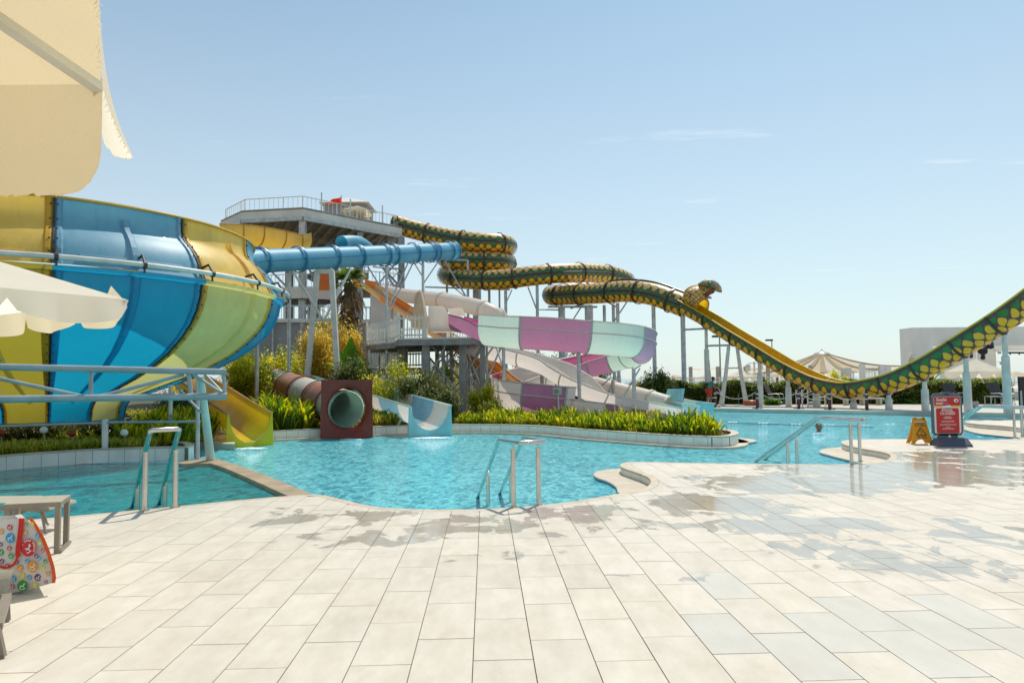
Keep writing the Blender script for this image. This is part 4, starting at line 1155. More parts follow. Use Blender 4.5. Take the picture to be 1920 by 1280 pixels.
# skull: swept ellipses along the head
sk = [((1309, 533), .06, .12), ((1315, 531.5), .17, .34), ((1324, 531), .26, .50), ((1334, 533.2), .29, .50), ((1343, 538), .27, .42), ((1349.5, 543), .20, .30), ((1353, 547.5), .05, .10)]
vs = []; sg = 14
for (x, y), h_, w_ in sk:
    c = S_(x, y, 0.25)
    for k in range(sg):
        a = 2 * PI * k / sg; vs.append(c + V((math.cos(a) * h_ * 0.25, math.sin(a) * w_, math.cos(a) * h_ * (1.0 if math.cos(a) > 0 else .8))))
nS = len(sk)
mb = MB(); mb.add(vs, [(i * sg + k, i * sg + (k + 1) % sg, (i + 1) * sg + (k + 1) % sg, (i + 1) * sg + k) for i in range(nS - 1) for k in range(sg)] + [tuple(range(sg))[::-1], tuple((nS - 1) * sg + k for k in range(sg))])
mb.build('skull', M['headskin'], hd, smooth=True)
mb = MB(); mb.ball(S_(1331.0, 532.0, -0.24), 0.13, 12); mb.build('eye', M['eye'], hd, smooth=True)
mb = MB(); mb.ball(S_(1331.5, 532.5, 0.72), 0.16, 12); mb.build('eye', M['eye'], hd, smooth=True)
mb = MB()
mo = [(1324, 549), (1328, 545), (1334, 544), (1341, 545), (1337, 550), (1331, 553), (1328, 556), (1324, 554)]
mb.add([S_(x, y, -0.26) for x, y in mo] + [S_(x, y, 0.7) for x, y in mo], [tuple(range(8)), tuple(range(8, 16))[::-1]] + [(i, 8 + i, 8 + (i + 1) % 8, (i + 1) % 8) for i in range(8)])
mb.build('mouth', M['mouth'], hd)
mb = MB()
mb.tube([S_(1322, 557, 0.2), S_(1328, 557.5, 0.2), S_(1334, 558.5, 0.2)], [0.09, 0.08, 0.05], 8); mb.build('lower_jaw', M['headskin'], hd, smooth=True)
for x, y, x2, y2, d in ((1341, 545, 1337, 551, -.1), (1338, 544.5, 1334, 549, .5), (1328, 557, 1330, 552, -.1), (1331, 558, 1332.5, 554, .4)):
    mb = MB(); mb.tube([S_(x, y, d), S_(x2, y2, d)], [0.035, 0.006], 6); mb.build('fang', M['whitepvc'], hd, smooth=True)
# the yellow throat that opens onto the slide
mb = MB(); thr = []
nth = 18
arch = cr([V((x, y, 0)) for x, y in ((1301, 581), (1304, 572.5), (1310, 564.5), (1318, 559.5), (1325, 561), (1328.5, 567), (1328, 576), (1325, 585))], 1.5)[0]
fa = [S_(p.x, p.y, 0.15 + 0.5 * i / len(arch)) for i, p in enumerate(arch)]; ba = [S_(1311 + (p.x - 1314) * .8, 572 + (p.y - 570) * .8, 0.75 + 0.4 * i / len(arch)) for i, p in enumerate(arch)]
nth = len(arch) - 1
mb.add(fa + ba, [(k, nth + 1 + k, nth + 2 + k, k + 1) for k in range(nth)])
mb.add(ba + [sum(ba, V((0, 0, 0))) / len(ba) + V((-.2, .5, 0))], [(k, nth + 1, k + 1) for k in range(nth)])
mb.build('throat', M['f_gold'], hd, smooth=True)
mb = MB(); mb.tube(fa, 0.05, 6); mb.build('throat_edge', M['f_cream_orange'], hd, smooth=True)
# ------------------------------------------------------------------ slides of the middle ground
def XY(px, Y, z=0.0): 
    """x for this image column at depth Y (on about the horizon), at height z"""
    return V((A(px, 700, Y).x, Y, z))
def run(root, ctrl, prof, part='slide_section', step=0.25, closed=False, flange=0.08, fmat=None, th=0.0, side=None, sidemat=None, ang=None, flw=0.035, inner=None):
    pts = [tuple(A(c[0], c[1], c[2])) + (i,) for i, c in enumerate(ctrl)]
    path, s, res = cr(pts, step); fr = frames(path); n_ = len(path)
    cuts = [0]; mats = [ctrl[0][3]]
    for i, c in enumerate(ctrl[1:-1], 1):
        if len(c) > 3 and c[3]:
            k = int(np.searchsorted(res[:, 3], i)); 
            if k > cuts[-1]: cuts.append(k); mats.append(c[3])
    cuts.append(n_ - 1)
    for k in range(len(mats)):
        mb = MB(); shell(mb, path, s, fr, cuts[k], cuts[k + 1], prof, th, closed, ang=ang); ob_ = mb.build(part, M[mats[k]], root, smooth=True)
        if False:
            mb = MB(); shell(mb, path, s, fr, cuts[k], cuts[k + 1], [(a * 0.955, b * 0.96 + (0.0 if b > 0 else 0.02)) for a, b in prof], 0.012, closed); mb.build('inner_skin', M[inner.get(mats[k], mats[k])], ob_, smooth=True)
    if flange:
        for k in cuts[1:-1]:
            t, sd, u = fr[k]; mb = MB()
            shell(mb, [path[k] - t * flw, path[k] + t * flw], [0, 1], [fr[k]] * 2, 0, 1, [(a * (1 + flange), b * (1 + flange)) for a, b in prof], 0.03, closed)
            mb.build('flange', M[fmat or ctrl[0][3]], root, smooth=True)
    if side:
        for sg, a, b in side:
            mb = MB(); mb.tube([p + f[1] * a * sg + f[2] * b for p, f in zip(path, fr)], 0.03, 6); mb.build('edge_rail', M[sidemat or ctrl[0][3]], root, smooth=True)
    return path, s, fr
def uprof(hw, depth, wall=0.0, lip=0.0, n_=12, lean=0.0):
    p = [(hw * math.sin(a), depth * -math.cos(a)) for a in np.linspace(-PI / 2, PI / 2, n_ + 1)]
    if wall:
        p = [(-hw - lean, wall), (-hw - lean * 0.5, wall * 0.5)] + p + [(hw + lean * 0.5, wall * 0.5), (hw + lean, wall)]
    if lip: p = [(p[0][0] - lip, p[0][1] + 0.01)] + p + [(p[-1][0] + lip, p[-1][1] + 0.01)]
    return p
# yellow slide
ys = thing('yellow_slide', 'short open yellow slide ending in the pool beside the bowl', 'water slide', tuple(G(470, 829, 0)))
pf = uprof(0.545, 0.77, 0, 0.06)
path, s, fr = run(ys, [(318, 684, 26.4, 'f_gold'), (352, 703, 23.9), (395, 728, 21.9, 'f_gold'), (435, 755, 20.0), (470, 776, 18.75)], pf, side=((1, .58, 0), (-1, .58, 0)), sidemat='f_cream_orange', flange=0.05)
def end_plate(root, path, fr, prof, hw, top, bottom, mat_, back=0.22):
    """The square end of a flume: a plate with the channel cut out of it, and short side walls."""
    t, sd, u = fr[-1]; t = V((t.x, t.y, 0)).normalized(); sd = t.cross(V((0, 0, 1))); o = path[-1] - t * 0.02
    ins = [o + sd * a + V((0, 0, b)) for a, b in prof]
    zb = bottom
    out = [V((p.x, p.y, zb)) for p in ins]
    out[0] = V((ins[0].x - sd.x * 0.03, ins[0].y - sd.y * 0.03, zb)); out[-1] = V((ins[-1].x + sd.x * 0.03, ins[-1].y + sd.y * 0.03, zb))
    mb = MB(); n_ = len(ins)
    for lay in (0, 1):
        pass
    vs = ins + out + [p - t * 0.05 for p in ins] + [p - t * 0.05 for p in out]
    fs = [(i, n_ + i, n_ + i + 1, i + 1) for i in range(n_ - 1)] + [(2 * n_ + i, 2 * n_ + i + 1, 3 * n_ + i + 1, 3 * n_ + i) for i in range(n_ - 1)]
    fs += [(i, i + 1, 2 * n_ + i + 1, 2 * n_ + i) for i in range(n_ - 1)] + [(0, 2 * n_, 3 * n_, n_), (n_ - 1, 2 * n_ - 1, 4 * n_ - 1, 3 * n_ - 1)]
    mb.add(vs, fs); mb.build('end_plate', mat_, root, tri=False)
end_plate(ys, path, fr, pf, 0.5, 0, -0.2, M['f_lemon'])
mb = MB(); mb.tube([A(420, 785, 20.3), (A(403, 812, 20.3).x, 20.3, 0)], 0.03, 8); mb.build('brace', M['post_white'], ys, smooth=True)
mb = MB(); mb.tube([A(376, 745, 22.7), (A(376, 745, 22.7).x, 22.7, 0)], 0.05, 8); mb.build('support_post', M['galv'], ys, smooth=True)

# brown and cream tube with its square mouth
bt = thing('tube_slide', 'brown and cream banded tube slide with a square maroon mouth at the pool', 'water slide', tuple(G(650, 818, 0)))
path, s, fr = run(bt, [(486, 706, 31, 'f_white'), (499, 712, 29, 'f_brown'), (516, 719, 27.5, 'f_white'), (542, 728, 25.8, 'f_brown'), (566, 736.5, 24.6, 'f_white'), (596, 748, 23.3, 'f_brown'), (620, 757, 22.4, 'f_white'), (650, 767, 21.45)],
                  circ(0.58, 24), closed=True, flange=0.08, fmat='f_maroon', part='tube_section')
mb = MB()
for sg in (1, -1): pass
c = A(650.5, 766, 21.2); t = (c - A(596, 748, 23.3)); t.z = 0; t.normalize()
t = (t * 0.35 + V((0.02, -1, 0)) * 0.65).normalized(); sd = t.cross(V((0, 0, 1)))
nn = 32; ring = []; sq = []; sqb = []
for k in range(nn):
    a = 2 * PI * k / nn
    ca, sa = math.cos(a), math.sin(a)
    ring.append((ca * 0.555, sa * 0.63))
    mxx = max(abs(ca), abs(sa)); sq.append((ca / mxx * 0.76, sa / mxx * (0.88)))
sq = [(x * (1.0 if y > 0 else 1.02), y) for x, y in sq]
def pl(p, d): return c + sd * p[0] + V((0, 0, p[1])) + t * d
L0 = [pl((x * 1.16, y * 1.16), 0.0) for x, y in ring]; L1 = [pl(p, -0.10) for p in ring]; L2 = [pl(p, 0.05) for p in sq]; L3 = [pl((x * .97, y * .97), -0.45) for x, y in sq]
L4 = [pl(p, -0.4) for p in ring]
vs = L2 + L0 + L1 + L3 + L4
fs = []
for k in range(nn):
    k2 = (k + 1) % nn
    fs += [(k, k2, nn + k2, nn + k), (nn + k, nn + k2, 2 * nn + k2, 2 * nn + k), (k2, k, 3 * nn + k, 3 * nn + k2), (2 * nn + k, 2 * nn + k2, 4 * nn + k2, 4 * nn + k)]
mb = MB(); mb.add(vs, fs); mb.build('mouth_plate', M['f_maroon'], bt, smooth=True)
mb = MB(); shell(mb, path, [0] * len(path), fr, 0, len(path) - 1, circ(0.55, 24), 0.01, True); mb.build('tube_lining', M['f_mint'], bt, smooth=True)
mb = MB(); b_ = A(587, 756, 23.5); mb.tube([b_, (b_.x, b_.y, 0.03)], 0.035, 8); mb.build('support_post', M['post_white'], bt, smooth=True)

# blue and white slide
bw = thing('striped_slide', 'open slide with sky-blue and white bands ending in the pool with foaming water', 'water slide', tuple(G(808, 810, 0)))
pf = uprof(0.63, 0.75, 0, 0.07)
path, s, fr = run(bw, [(552, 690, 36, 'f_sky'), (582, 696, 34, 'f_white'), (610, 703, 32, 'f_sky'), (645, 713, 29.8, 'f_white'), (672, 721, 28.2, 'f_sky'), (716, 734, 25.8, 'f_white'), (742, 742, 24.4, 'f_sky'), (776, 752, 22.8, 'f_white'), (808, 761, 21.55)], pf, side=((1, .70, 0), (-1, .70, 0)), sidemat='f_mint', flange=0)
end_plate(bw, path, fr, pf, 0.5, 0, -0.2, M['f_cyan'])
mb = MB(); mb.tube([A(755, 780, 22.6), (A(743, 797, 22.6).x, 22.6, 0)], 0.03, 8); mb.build('brace', M['post_white'], bw, smooth=True)

# the purple and white spiral
hx = thing('spiral_slide', 'purple, pink and white spiral body slide winding down from the white platform', 'water slide', tuple(XY(1060, 29)))
lowp = uprof(0.58, 0.66, 0.0, 0.05)
highp = [(-0.64, 0.03), (-0.6, 0.02)] + [(0.60 * math.sin(a), 0.78 * -math.cos(a)) for a in np.linspace(-PI / 2, PI / 2, 13)] + [(0.615, 0.22), (0.62, 0.44), (0.67, 0.45)]
INN = {'f_purple': 'f_pink', 'f_mint': 'f_white', 'f_mauve': 'f_pink'}
p1, _, f1 = run(hx, [(856, 592, 28.9, 'f_purple'), (880, 598, 28.6), (905, 609, 28.3), (916, 613, 28.1)], lowp, side=((1, .62, 0.0), (-1, .62, 0.0)), sidemat='f_purple', flange=0, inner=INN)
hctrl = [(914, 612, 28.1, 'f_mint'), (945, 614.5, 27.6), (972, 617, 27.2, 'f_purple'), (1030, 620, 27), (1088, 625, 27.1, 'f_mint'), (1140, 629, 27.5), (1180, 634, 28.5, 'f_mauve'), (1202, 641, 30.5), (1203, 650, 33.0, 'f_mint'), (1180, 660, 35, 'f_mint'), (1150, 669, 36, 'f_purple'),
         (1100, 680, 36.5, 'f_purple'), (1050, 692, 36, 'f_white'), (1005, 703, 34.8, 'f_white'), (968, 714, 32.8, 'f_purple'), (950, 722, 30.4, 'f_white'), (953, 730, 28.2, 'f_white'), (985, 738, 26.7, 'f_purple'), (1052, 747, 26.4, 'f_white'), (1060, 748, 26.5)]
run(hx, hctrl, highp, side=((1, .62, 0), (1, .645, .45), (-1, .62, 0.03)), flange=0.03, fmat='f_mint', part='slide_section', sidemat='f_white', inner=INN)
run(hx, [(1056, 747, 26.4, 'f_white'), (1110, 755, 27, 'f_purple'), (1135, 759, 27.5, 'f_white'), (1158, 763, 28, 'f_purple'), (1200, 771, 29.2, 'f_white'), (1250, 781, 30.5)], uprof(0.58, 0.62, 0, 0.05), side=((1, .62, 0), (-1, .62, 0)), sidemat='f_white', flange=0, inner=INN)
for px, t_, Y, r in ((1085, 650, 27.1, .075), (944, 640, 27.8, .07), (1188, 690, 30.5, .085), (1149, 712, 35.5, .085), (1016, 700, 31.5, .08), (1043, 705, 32, .07), (978, 720, 32.5, .06), (1055, 745, 26.2, 0.03)):
    mb = MB(); p = A(px, t_, Y); mb.tube([p, (p.x, p.y, 0)], r, 10); mb.build('support_post', M['galv'], hx, smooth=True)
for a, b in (((1200, 690, 30.6), (1168, 745, 30.6)), ((1192, 690, 30.5), (1201, 685, 30.8)), ((1145, 708, 35.6), (1120, 730, 35.5)), ((944, 690, 27.8), (930, 650, 28.5)), ((944, 700, 27.8), (965, 770, 28.8)), ((944, 752, 27.8), (962, 752, 27.8))):
    mb = MB(); mb.tube([A(*a), A(*b)], 0.035, 8); mb.build('brace', M['galv'], hx, smooth=True)
sg_ = thing('round_sign', 'small square cream sign board on a thin pole beside the purple spiral slide', 'sign', tuple(XY(1047, 25.5)))
mb = MB(); mb.tube([XY(1047, 25.5, 0.0), A(1046, 728, 25.5)], 0.03, 8); mb.build('pole', M['post_white'], sg_, smooth=True)
mb = MB(); mb.box(tuple(A(1045, 733, 25.45)), (0.33, 0.03, 0.26)); mb.build('board', M['f_mint'], sg_)
mb = MB(); c = A(1043, 733, 25.42); mb.tube([c, c + V((0, -0.01, 0))], 0.08, 16); d_ = mb.build('disc', M['coping_tan'], sg_, smooth=True)

# wide white twin-lane slide
wl = thing('twin_lane_slide', 'wide white twin-lane slide running down in front of the pink curve', 'water slide', tuple(XY(1060, 30.5)))
wp = [(-0.98, 0.02), (-0.95, 0.09), (-0.88, 0.02)] + [(-0.88 + 0.88 * (1 - math.cos(a)) / 2 * 1.0, -0.42 * math.sin(a)) for a in np.linspace(0.25, PI - 0.6, 7)] + [(-0.05, -0.1), (0, -0.05), (0.05, -0.1)] + [(0.88 - 0.88 * (1 - math.cos(a)) / 2, -0.42 * math.sin(a)) for a in np.linspace(PI - 0.6, 0.25, 7)] + [(0.88, 0.02), (0.92, 0.09), (0.98, 0.06)]
wp = [(a * 1.18, b * 1.3) for a, b in wp]
run(wl, [(885, 636, 33.2, 'f_white'), (915, 650, 32.4), (978, 664, 31.6, 'f_white'), (1033, 681, 31), (1066, 700, 30.5, 'f_white'), (1102, 722, 30), (1136, 741, 29.8, 'f_white'), (1172, 753, 29.9), (1262, 771, 30.6)], wp, side=((1, 1.12, .12), (-1, 1.12, .12)), sidemat='whitepvc', flange=0.02, fmat='f_white')
for px, t_, Y in ((1016, 690, 31), (1072, 718, 30.4), (905, 655, 32.6)):
    mb = MB(); p = A(px, t_, Y); mb.tube([p, (p.x, p.y, 0)], 0.08, 10); mb.build('support_post', M['galv_dark'], wl, smooth=True)

# orange and cream slide
og = thing('orange_slide', 'orange and cream banded open slide dropping from the tower behind the platform', 'water slide', tuple(XY(800, 38)))
op = uprof(0.52, 0.42, 0.10, 0.05)
oc = [(672, 526, 45.5, 'f_orange'), (688, 531, 44.8, 'f_cream_orange'), (701, 539, 44, 'f_cream_orange'), (724, 556, 42.8, 'f_orange'), (750, 573, 41.4, 'f_cream_orange'), (785, 596, 39.5, 'f_orange'), (815, 617, 37.8, 'f_cream_orange'), (842, 635, 36.3, 'f_cream_orange'), (862, 647, 35.3, 'f_orange'), (884, 661, 34.3, 'f_cream_orange'), (905, 676, 33.6, 'f_orange'), (928, 692, 32.9, 'f_cream_orange'), (955, 712, 32.4, 'f_orange'), (990, 730, 32, 'f_cream_orange'), (1030, 745, 31.5)]
run(og, oc, op, flange=0, side=((1, .56, .1), (-1, .56, .1)), sidemat='f_cream_orange')
for px, t_, Y in ((735, 575, 42.2), (830, 640, 37), (880, 672, 34.6), (915, 690, 33.2)):
    mb = MB(); p = A(px, t_, Y); mb.tube([p, (p.x, p.y, 0)], 0.07, 10); mb.build('support_post', M['galv'], og, smooth=True)

# white closed tube winding behind
wt = thing('tube_slide', 'white closed tube slide curving behind the platform and ending at the pale cyan box', 'water slide', tuple(XY(900, 38)))
run(wt, [(716, 546, 47.5, 'f_white'), (745, 552, 46), (790, 558, 43, 'f_white'), (830, 563, 40.5, 'f_white'), (862, 569, 38.8), (900, 578, 37.5, 'f_white'), (930, 592, 37.2, 'f_white'), (948, 609, 38.4), (958, 628, 40.2), (955, 650, 41.8), (968, 672, 42), (1000, 690, 41), (1060, 704, 39.3), (1118, 722, 37.6), (1150, 731, 36.9, 'f_white'), (1180, 738, 36.4), (1215, 747, 35.6, 'f_white'), (1252, 758, 34.8)],
    circ(0.46, 20), closed=True, flange=0.09, fmat='f_white', part='tube_section', flw=0.06)
mb = MB(); mt_ = [A(1256, 729, 35.6), A(1284, 728, 33.9), A(1279, 764, 33.9), A(1252, 790, 35.6), A(1249, 757, 35.6)]
bk = [p + V((-0.12, 0.02, 0)) for p in mt_]
mb.add(mt_ + bk, [tuple(range(5)), tuple(range(5, 10))[::-1]] + [(i, 5 + i, 5 + (i + 1) % 5, (i + 1) % 5) for i in range(5)]); mb.build('mouth_plate', M['f_cyan'], wt)
for px, t_, Y in ((1150, 740, 36.9), (1215, 757, 35.6), (845, 575, 37.7), (920, 598, 37)):
    mb = MB(); p = A(px, t_, Y); mb.tube([p, (p.x, p.y, 0)], 0.07, 10); mb.build('support_post', M['galv'], wt, smooth=True)
ro = thing('run_out', 'pale cyan open run-out trough at the end of the white lanes', 'water slide', tuple(XY(1305, 33.5)))
run(ro, [(1262, 748, 36, 'f_white'), (1280, 752, 35, 'f_cyan'), (1316, 757, 32.6)], uprof(0.62, 0.85, 0, 0.05), side=((1, .66, 0), (-1, .66, 0)), sidemat='f_white', flange=0.0)
run(ro, [(1240, 752, 34.6, 'f_white'), (1262, 756, 33.4), (1288, 762, 31.8)], uprof(0.62, 0.75, 0, 0.05), side=((1, .66, 0), (-1, .66, 0)), sidemat='f_mint', flange=0.0)

# ------------------------------------------------------------------ white platform with picket fences
pf_ = thing('platform', 'raised steel platform with white picket fences where the purple spiral starts', 'platform', tuple(XY(790, 30)))
ZD = 3.33
def fence(root, a, b, h=0.95, post_w=0.09, pw=0.05, gap_=0.15, m_='whitepvc', n_posts=True, zslope=0.0):
    a, b = V(a), V(b); d = b - a; L = V((d.x, d.y, 0)).length; rz = math.atan2(d.y, d.x); nn_ = max(1, int(L / gap_))
    for e in (a, b):
        mb = MB(); mb.box((e.x, e.y, e.z + (h + 0.12) / 2), (post_w, post_w, h + 0.12), rz); mb.build('fence_post', M[m_], root)
    for hh in (0.12, h - 0.12):
        mb = MB(); mb.beam(a + V((0, 0, hh)), b + V((0, 0, hh)), 0.05, 0.07); mb.build('fence_rail', M[m_], root)
    mb0 = MB(); mb0.box((0, 0, h / 2 + 0.02), (pw, 0.022, h - 0.04), rz); ob = mb0.build('picket', M[m_], root); me = ob.data
    nrm = V((-d.y, d.x, 0)).normalized() * 0.036
    for k in range(nn_):
        p = a + d * ((k + 0.5) / nn_) - nrm
        if k == 0: o = ob
        else: o = ob.copy(); col.objects.link(o)
        o.parent = root; o.location = p
c_ = [XY(688, 33.5, ZD), XY(742, 31, ZD), XY(746, 29, ZD), XY(905, 28.6, ZD), XY(905, 34, ZD), XY(690, 37, ZD)]
mb = MB(); mb.prism([(p.x, p.y) for p in c_], ZD - 0.07, ZD); mb.build('deck', M['fascia'], pf_)
for a, b in ((c_[0], c_[1]), (c_[2], c_[3]), (c_[1], c_[2]), (XY(690, 35, ZD), XY(905, 31.5, ZD)), (c_[5], c_[4])):
    mb = MB(); mb.beam(a - V((0, 0, .2)), b - V((0, 0, .2)), 0.12, 0.24); mb.build('beam', M['galv_dark'], pf_)
fence(pf_, c_[0], c_[1]); fence(pf_, XY(733, 32, ZD), XY(746, 29.5, ZD)); fence(pf_, c_[2] + V((0, 0.05, 0)), XY(797, 28.95, ZD)); fence(pf_, c_[0], c_[5]); fence(pf_, XY(692, 36.5, ZD), XY(800, 35, ZD))
fence(pf_, XY(900, 33, ZD), XY(840, 34, ZD))
ZL2 = 2.15
l_ = [XY(692, 33, ZL2), XY(806, 31.6, ZL2), XY(806, 34.5, ZL2), XY(692, 36, ZL2)]
mb = MB(); mb.prism([(p.x, p.y) for p in l_], ZL2 - 0.1, ZL2); mb.build('landing', M['galv_dark'], pf_)
mb = MB(); mb.beam(l_[0] - V((0, 0, .2)), l_[1] - V((0, 0, .2)), 0.12, 0.24); mb.build('beam', M['galv_dark'], pf_)
fence(pf_, l_[0] + V((0, .05, 0)), XY(748, 32.4, ZL2), h=0.75); fence(pf_, XY(762, 32.2, ZL2), XY(800, 31.8, ZL2), h=0.75)
for px, Y, w_, zt in ((697, 33.2, .22, ZL2), (799, 29.2, .3, ZD), (755, 32.0, .28, ZD), (868, 29.5, .3, ZD), (832, 31, .12, ZD), (905, 29.5, .22, ZD), (913, 29.8, .1, ZD), (898, 33.6, .2, ZD), (820, 34.6, .2, ZD), (847, 34, .15, ZD), (712, 36.5, .2, ZD)):
    mb = MB(); p = XY(px, Y); mb.box((p.x, p.y, (zt - 0.1) / 2), (w_, w_, zt - 0.1)); mb.build('support_post', M['galv_dark' if w_ > .2 else 'galv'], pf_)
def zat(px, py, Y): return A(px, py, Y)
for a, b, Y in (((806, 645), (868, 715), 30), ((868, 645), (806, 720), 31), ((800, 720), (838, 640), 29.5), ((870, 725), (925, 650), 29.7), ((872, 650), (905, 735), 30), ((830, 760), (900, 660), 31.5), ((868, 712), (908, 640), 29.8), ((905, 730), (942, 645), 29.2), ((810, 690), (868, 640), 33.5)):
    mb = MB(); mb.tube([A(a[0], a[1], Y), A(b[0], b[1], Y)], 0.04, 8); mb.build('brace', M['galv'], pf_, smooth=True)
# stair going down to the right, with its white pickets
st = thing('stair', 'steep stair with white picket sides going down behind the platform legs', 'stairs', tuple(XY(830, 33)))
pa, pb = A(802, 695, 33.0), A(866, 745, 29.8)
pa.z = 2.0; pb.z = 0.15
for k in range(10):
    f = (k + 0.5) / 10; p = pa.lerp(pb, f); mb = MB(); mb.box((p.x + .5, p.y + .5, p.z), (1.0, 0.28, 0.04), math.atan2(pb.y - pa.y, pb.x - pa.x) + PI / 2); mb.build('tread', M['galv'], st)
fence(st, pa, pb, h=0.85, gap_=0.16); fence(st, pa + V((1.0, 1.0, 0)), pb + V((1.0, 1.0, 0)), h=0.85, gap_=0.16)
# start tub
tub = thing('start_tub', 'white moulded start tub at the top of the purple slide', 'slide entrance', tuple(A(835, 620, 29)))
def tubp(poly, Y, d, name, th=None):
    f_ = [A(x, y, Y) for x, y in poly]; b_ = [p + V((0, d, 0)) for p in f_]; k_ = len(poly)
    mb = MB(); mb.add(f_ + b_, [tuple(range(k_)), tuple(range(k_, 2 * k_))[::-1]] + [(i, k_ + i, k_ + (i + 1) % k_, (i + 1) % k_) for i in range(k_)])
    return mb.build(name, M['f_white'], tub, bevel=0.03)
tubp([(804, 578), (808, 573.5), (829, 573.5), (833, 577), (842, 589), (866, 593), (872, 600), (868, 612), (852, 621), (806, 621), (803, 615)], 28.7, 0.10, 'side_wall')
tubp([(806, 578), (810, 573.5), (829, 573.5), (842, 589), (866, 593), (868, 612), (852, 621), (806, 621)], 29.9, 0.10, 'side_wall')
tubp([(806, 612), (868, 612), (866, 620), (806, 621)], 28.82, 1.06, 'tub_floor')
tubp([(803, 575), (808, 573.5), (808, 618), (803, 618)], 28.82, 1.06, 'back_wall')
tubp([(838, 578), (866, 577), (874, 592), (845, 592)], 30.2, 0.08, 'side_wall')
um = thing('closed_umbrella', 'tall folded cream parasol standing on the white platform', 'parasol', tuple(XY(787, 29.9, ZD)))
mb = MB(); p = XY(787, 29.9, ZD)
pr = [(0.10, .95), (0.30, 1.0), (0.27, 1.35), (0.20, 1.9), (0.10, 2.5), (0.03, 2.62), (0, 2.64)]
mb.lathe([(r * 1.1, z - 0.5) for r, z in pr], p, 14); o = mb.build('folded_canopy', mat('cream_canvas', (0.72, 0.62, 0.46), 0.85, 0, .1, 3, trans=.4, tcol=(.85, .7, .5)), um, smooth=True)
for i, v in enumerate(o.data.vertices):
    a = math.atan2(v.co.y, v.co.x); k = 1 + 0.22 * math.cos(a * 7); v.co.x *= k; v.co.y *= k
mb = MB(); mb.tube([p, p + V((0, 0, 2.0))], 0.03, 8); mb.build('pole', M['galv'], um, smooth=True)

# ------------------------------------------------------------------ tower
tw = thing('slide_tower', 'grey steel slide tower with a broad railed roof deck behind the slides', 'tower', tuple(XY(600, 48)))
ZT = 13.22
top = [XY(410, 49.5, ZT), XY(449.5, 46.7, ZT), XY(566, 46, ZT), XY(754, 52.2, ZT), XY(735, 58, ZT), XY(520, 60, ZT), XY(420, 58, ZT)]
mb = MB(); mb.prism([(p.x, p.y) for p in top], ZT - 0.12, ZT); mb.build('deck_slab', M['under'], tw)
nT = len(top)
cen_ = V((sum(p.x for p in top) / nT, sum(p.y for p in top) / nT, 0))
for i in range(nT):
    a, b = top[i], top[(i + 1) % nT]
    mb = MB(); q = [a, b, b - V((0, 0, .60)), a - V((0, 0, .60))]
    inn = [p + (V((cen_.x, cen_.y, p.z)) - p).normalized() * 0.12 for p in q]
    mb.add(q + inn, [(0, 1, 2, 3), (7, 6, 5, 4), (0, 4, 5, 1), (1, 5, 6, 2), (2, 6, 7, 3), (3, 7, 4, 0)]); mb.build('fascia_board', M['fascia'], tw)
    mb = MB(); mb.beam(a - V((0, 0, .74)), b - V((0, 0, .74)), 0.2, 0.26); mb.build('edge_beam', M['galv'], tw)
def rail_(root, a, b, h=1.0, m_='post_white', gp=0.28, z=None):
    a, b = V(a), V(b); d = b - a; L = d.length
    mb = MB()
    for hh in (0.08, h): mb.beam(a + V((0, 0, hh)), b + V((0, 0, hh)), 0.05, 0.05)
    k_ = max(1, int(L / gp))
    for k in range(k_ + 1):
        p = a + d * (k / k_); w_ = 0.06 if k % 8 == 0 else 0.026
        mb.box((p.x, p.y, p.z + h / 2), (w_, w_, h))
    tag(mb.build('railing', M[m_], root), kind='stuff')
ins_ = [p + (V((cen_.x, cen_.y, p.z)) - p).normalized() * 0.35 for p in top]
for i in range(nT): rail_(tw, ins_[i], ins_[(i + 1) % nT], h=0.85, m_='whitepvc', gp=0.33)
# joists under the deck, all running the same way from edge to edge
tp2 = [(p.x, p.y) for p in top]; jd = V((-0.42, 0.90, 0)).normalized(); jn = V((jd.y, -jd.x, 0)); vals = [p.x * jn.x + p.y * jn.y for p in top]
for k in range(17):
    v_ = min(vals) + (max(vals) - min(vals)) * (k + .5) / 17; hits = []
    for i in range(nT):
        a, b = top[i], top[(i + 1) % nT]; da, db = a.x * jn.x + a.y * jn.y - v_, b.x * jn.x + b.y * jn.y - v_
        if (da < 0) != (db < 0): hits.append(a.lerp(b, da / (da - db)))
    if len(hits) == 2 and (hits[0] - hits[1]).length > 1.2:
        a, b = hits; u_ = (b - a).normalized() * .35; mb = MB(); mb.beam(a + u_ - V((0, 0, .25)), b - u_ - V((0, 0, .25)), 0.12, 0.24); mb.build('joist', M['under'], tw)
for px, Y, r, zt, mt_ in ((566, 46.3, .42, ZT - .85, 'galv'), (450, 47, .34, ZT - .85, 'galv'), (541, 53, .5, ZT - .85, 'under'), (628, 54, .4, ZT - .4, 'galv_dark'), (675, 50, .36, ZT - .85, 'galv'), (753, 52.0, .42, ZT - .85, 'galv_dark'), (595, 51, .3, 8, 'galv_dark'), (702, 49, .4, 8.6, 'galv_dark'), (711, 50, .25, 8.6, 'galv'), (580, 47.5, .22, 8, 'galv'), (674, 46, .3, 7.5, 'galv_dark'), (668, 44, .2, 7, 'galv')):
    mb = MB(); p = XY(px, Y); mb.box((p.x, p.y, zt / 2), (r, r, zt)); mb.build('column', M[mt_], tw)
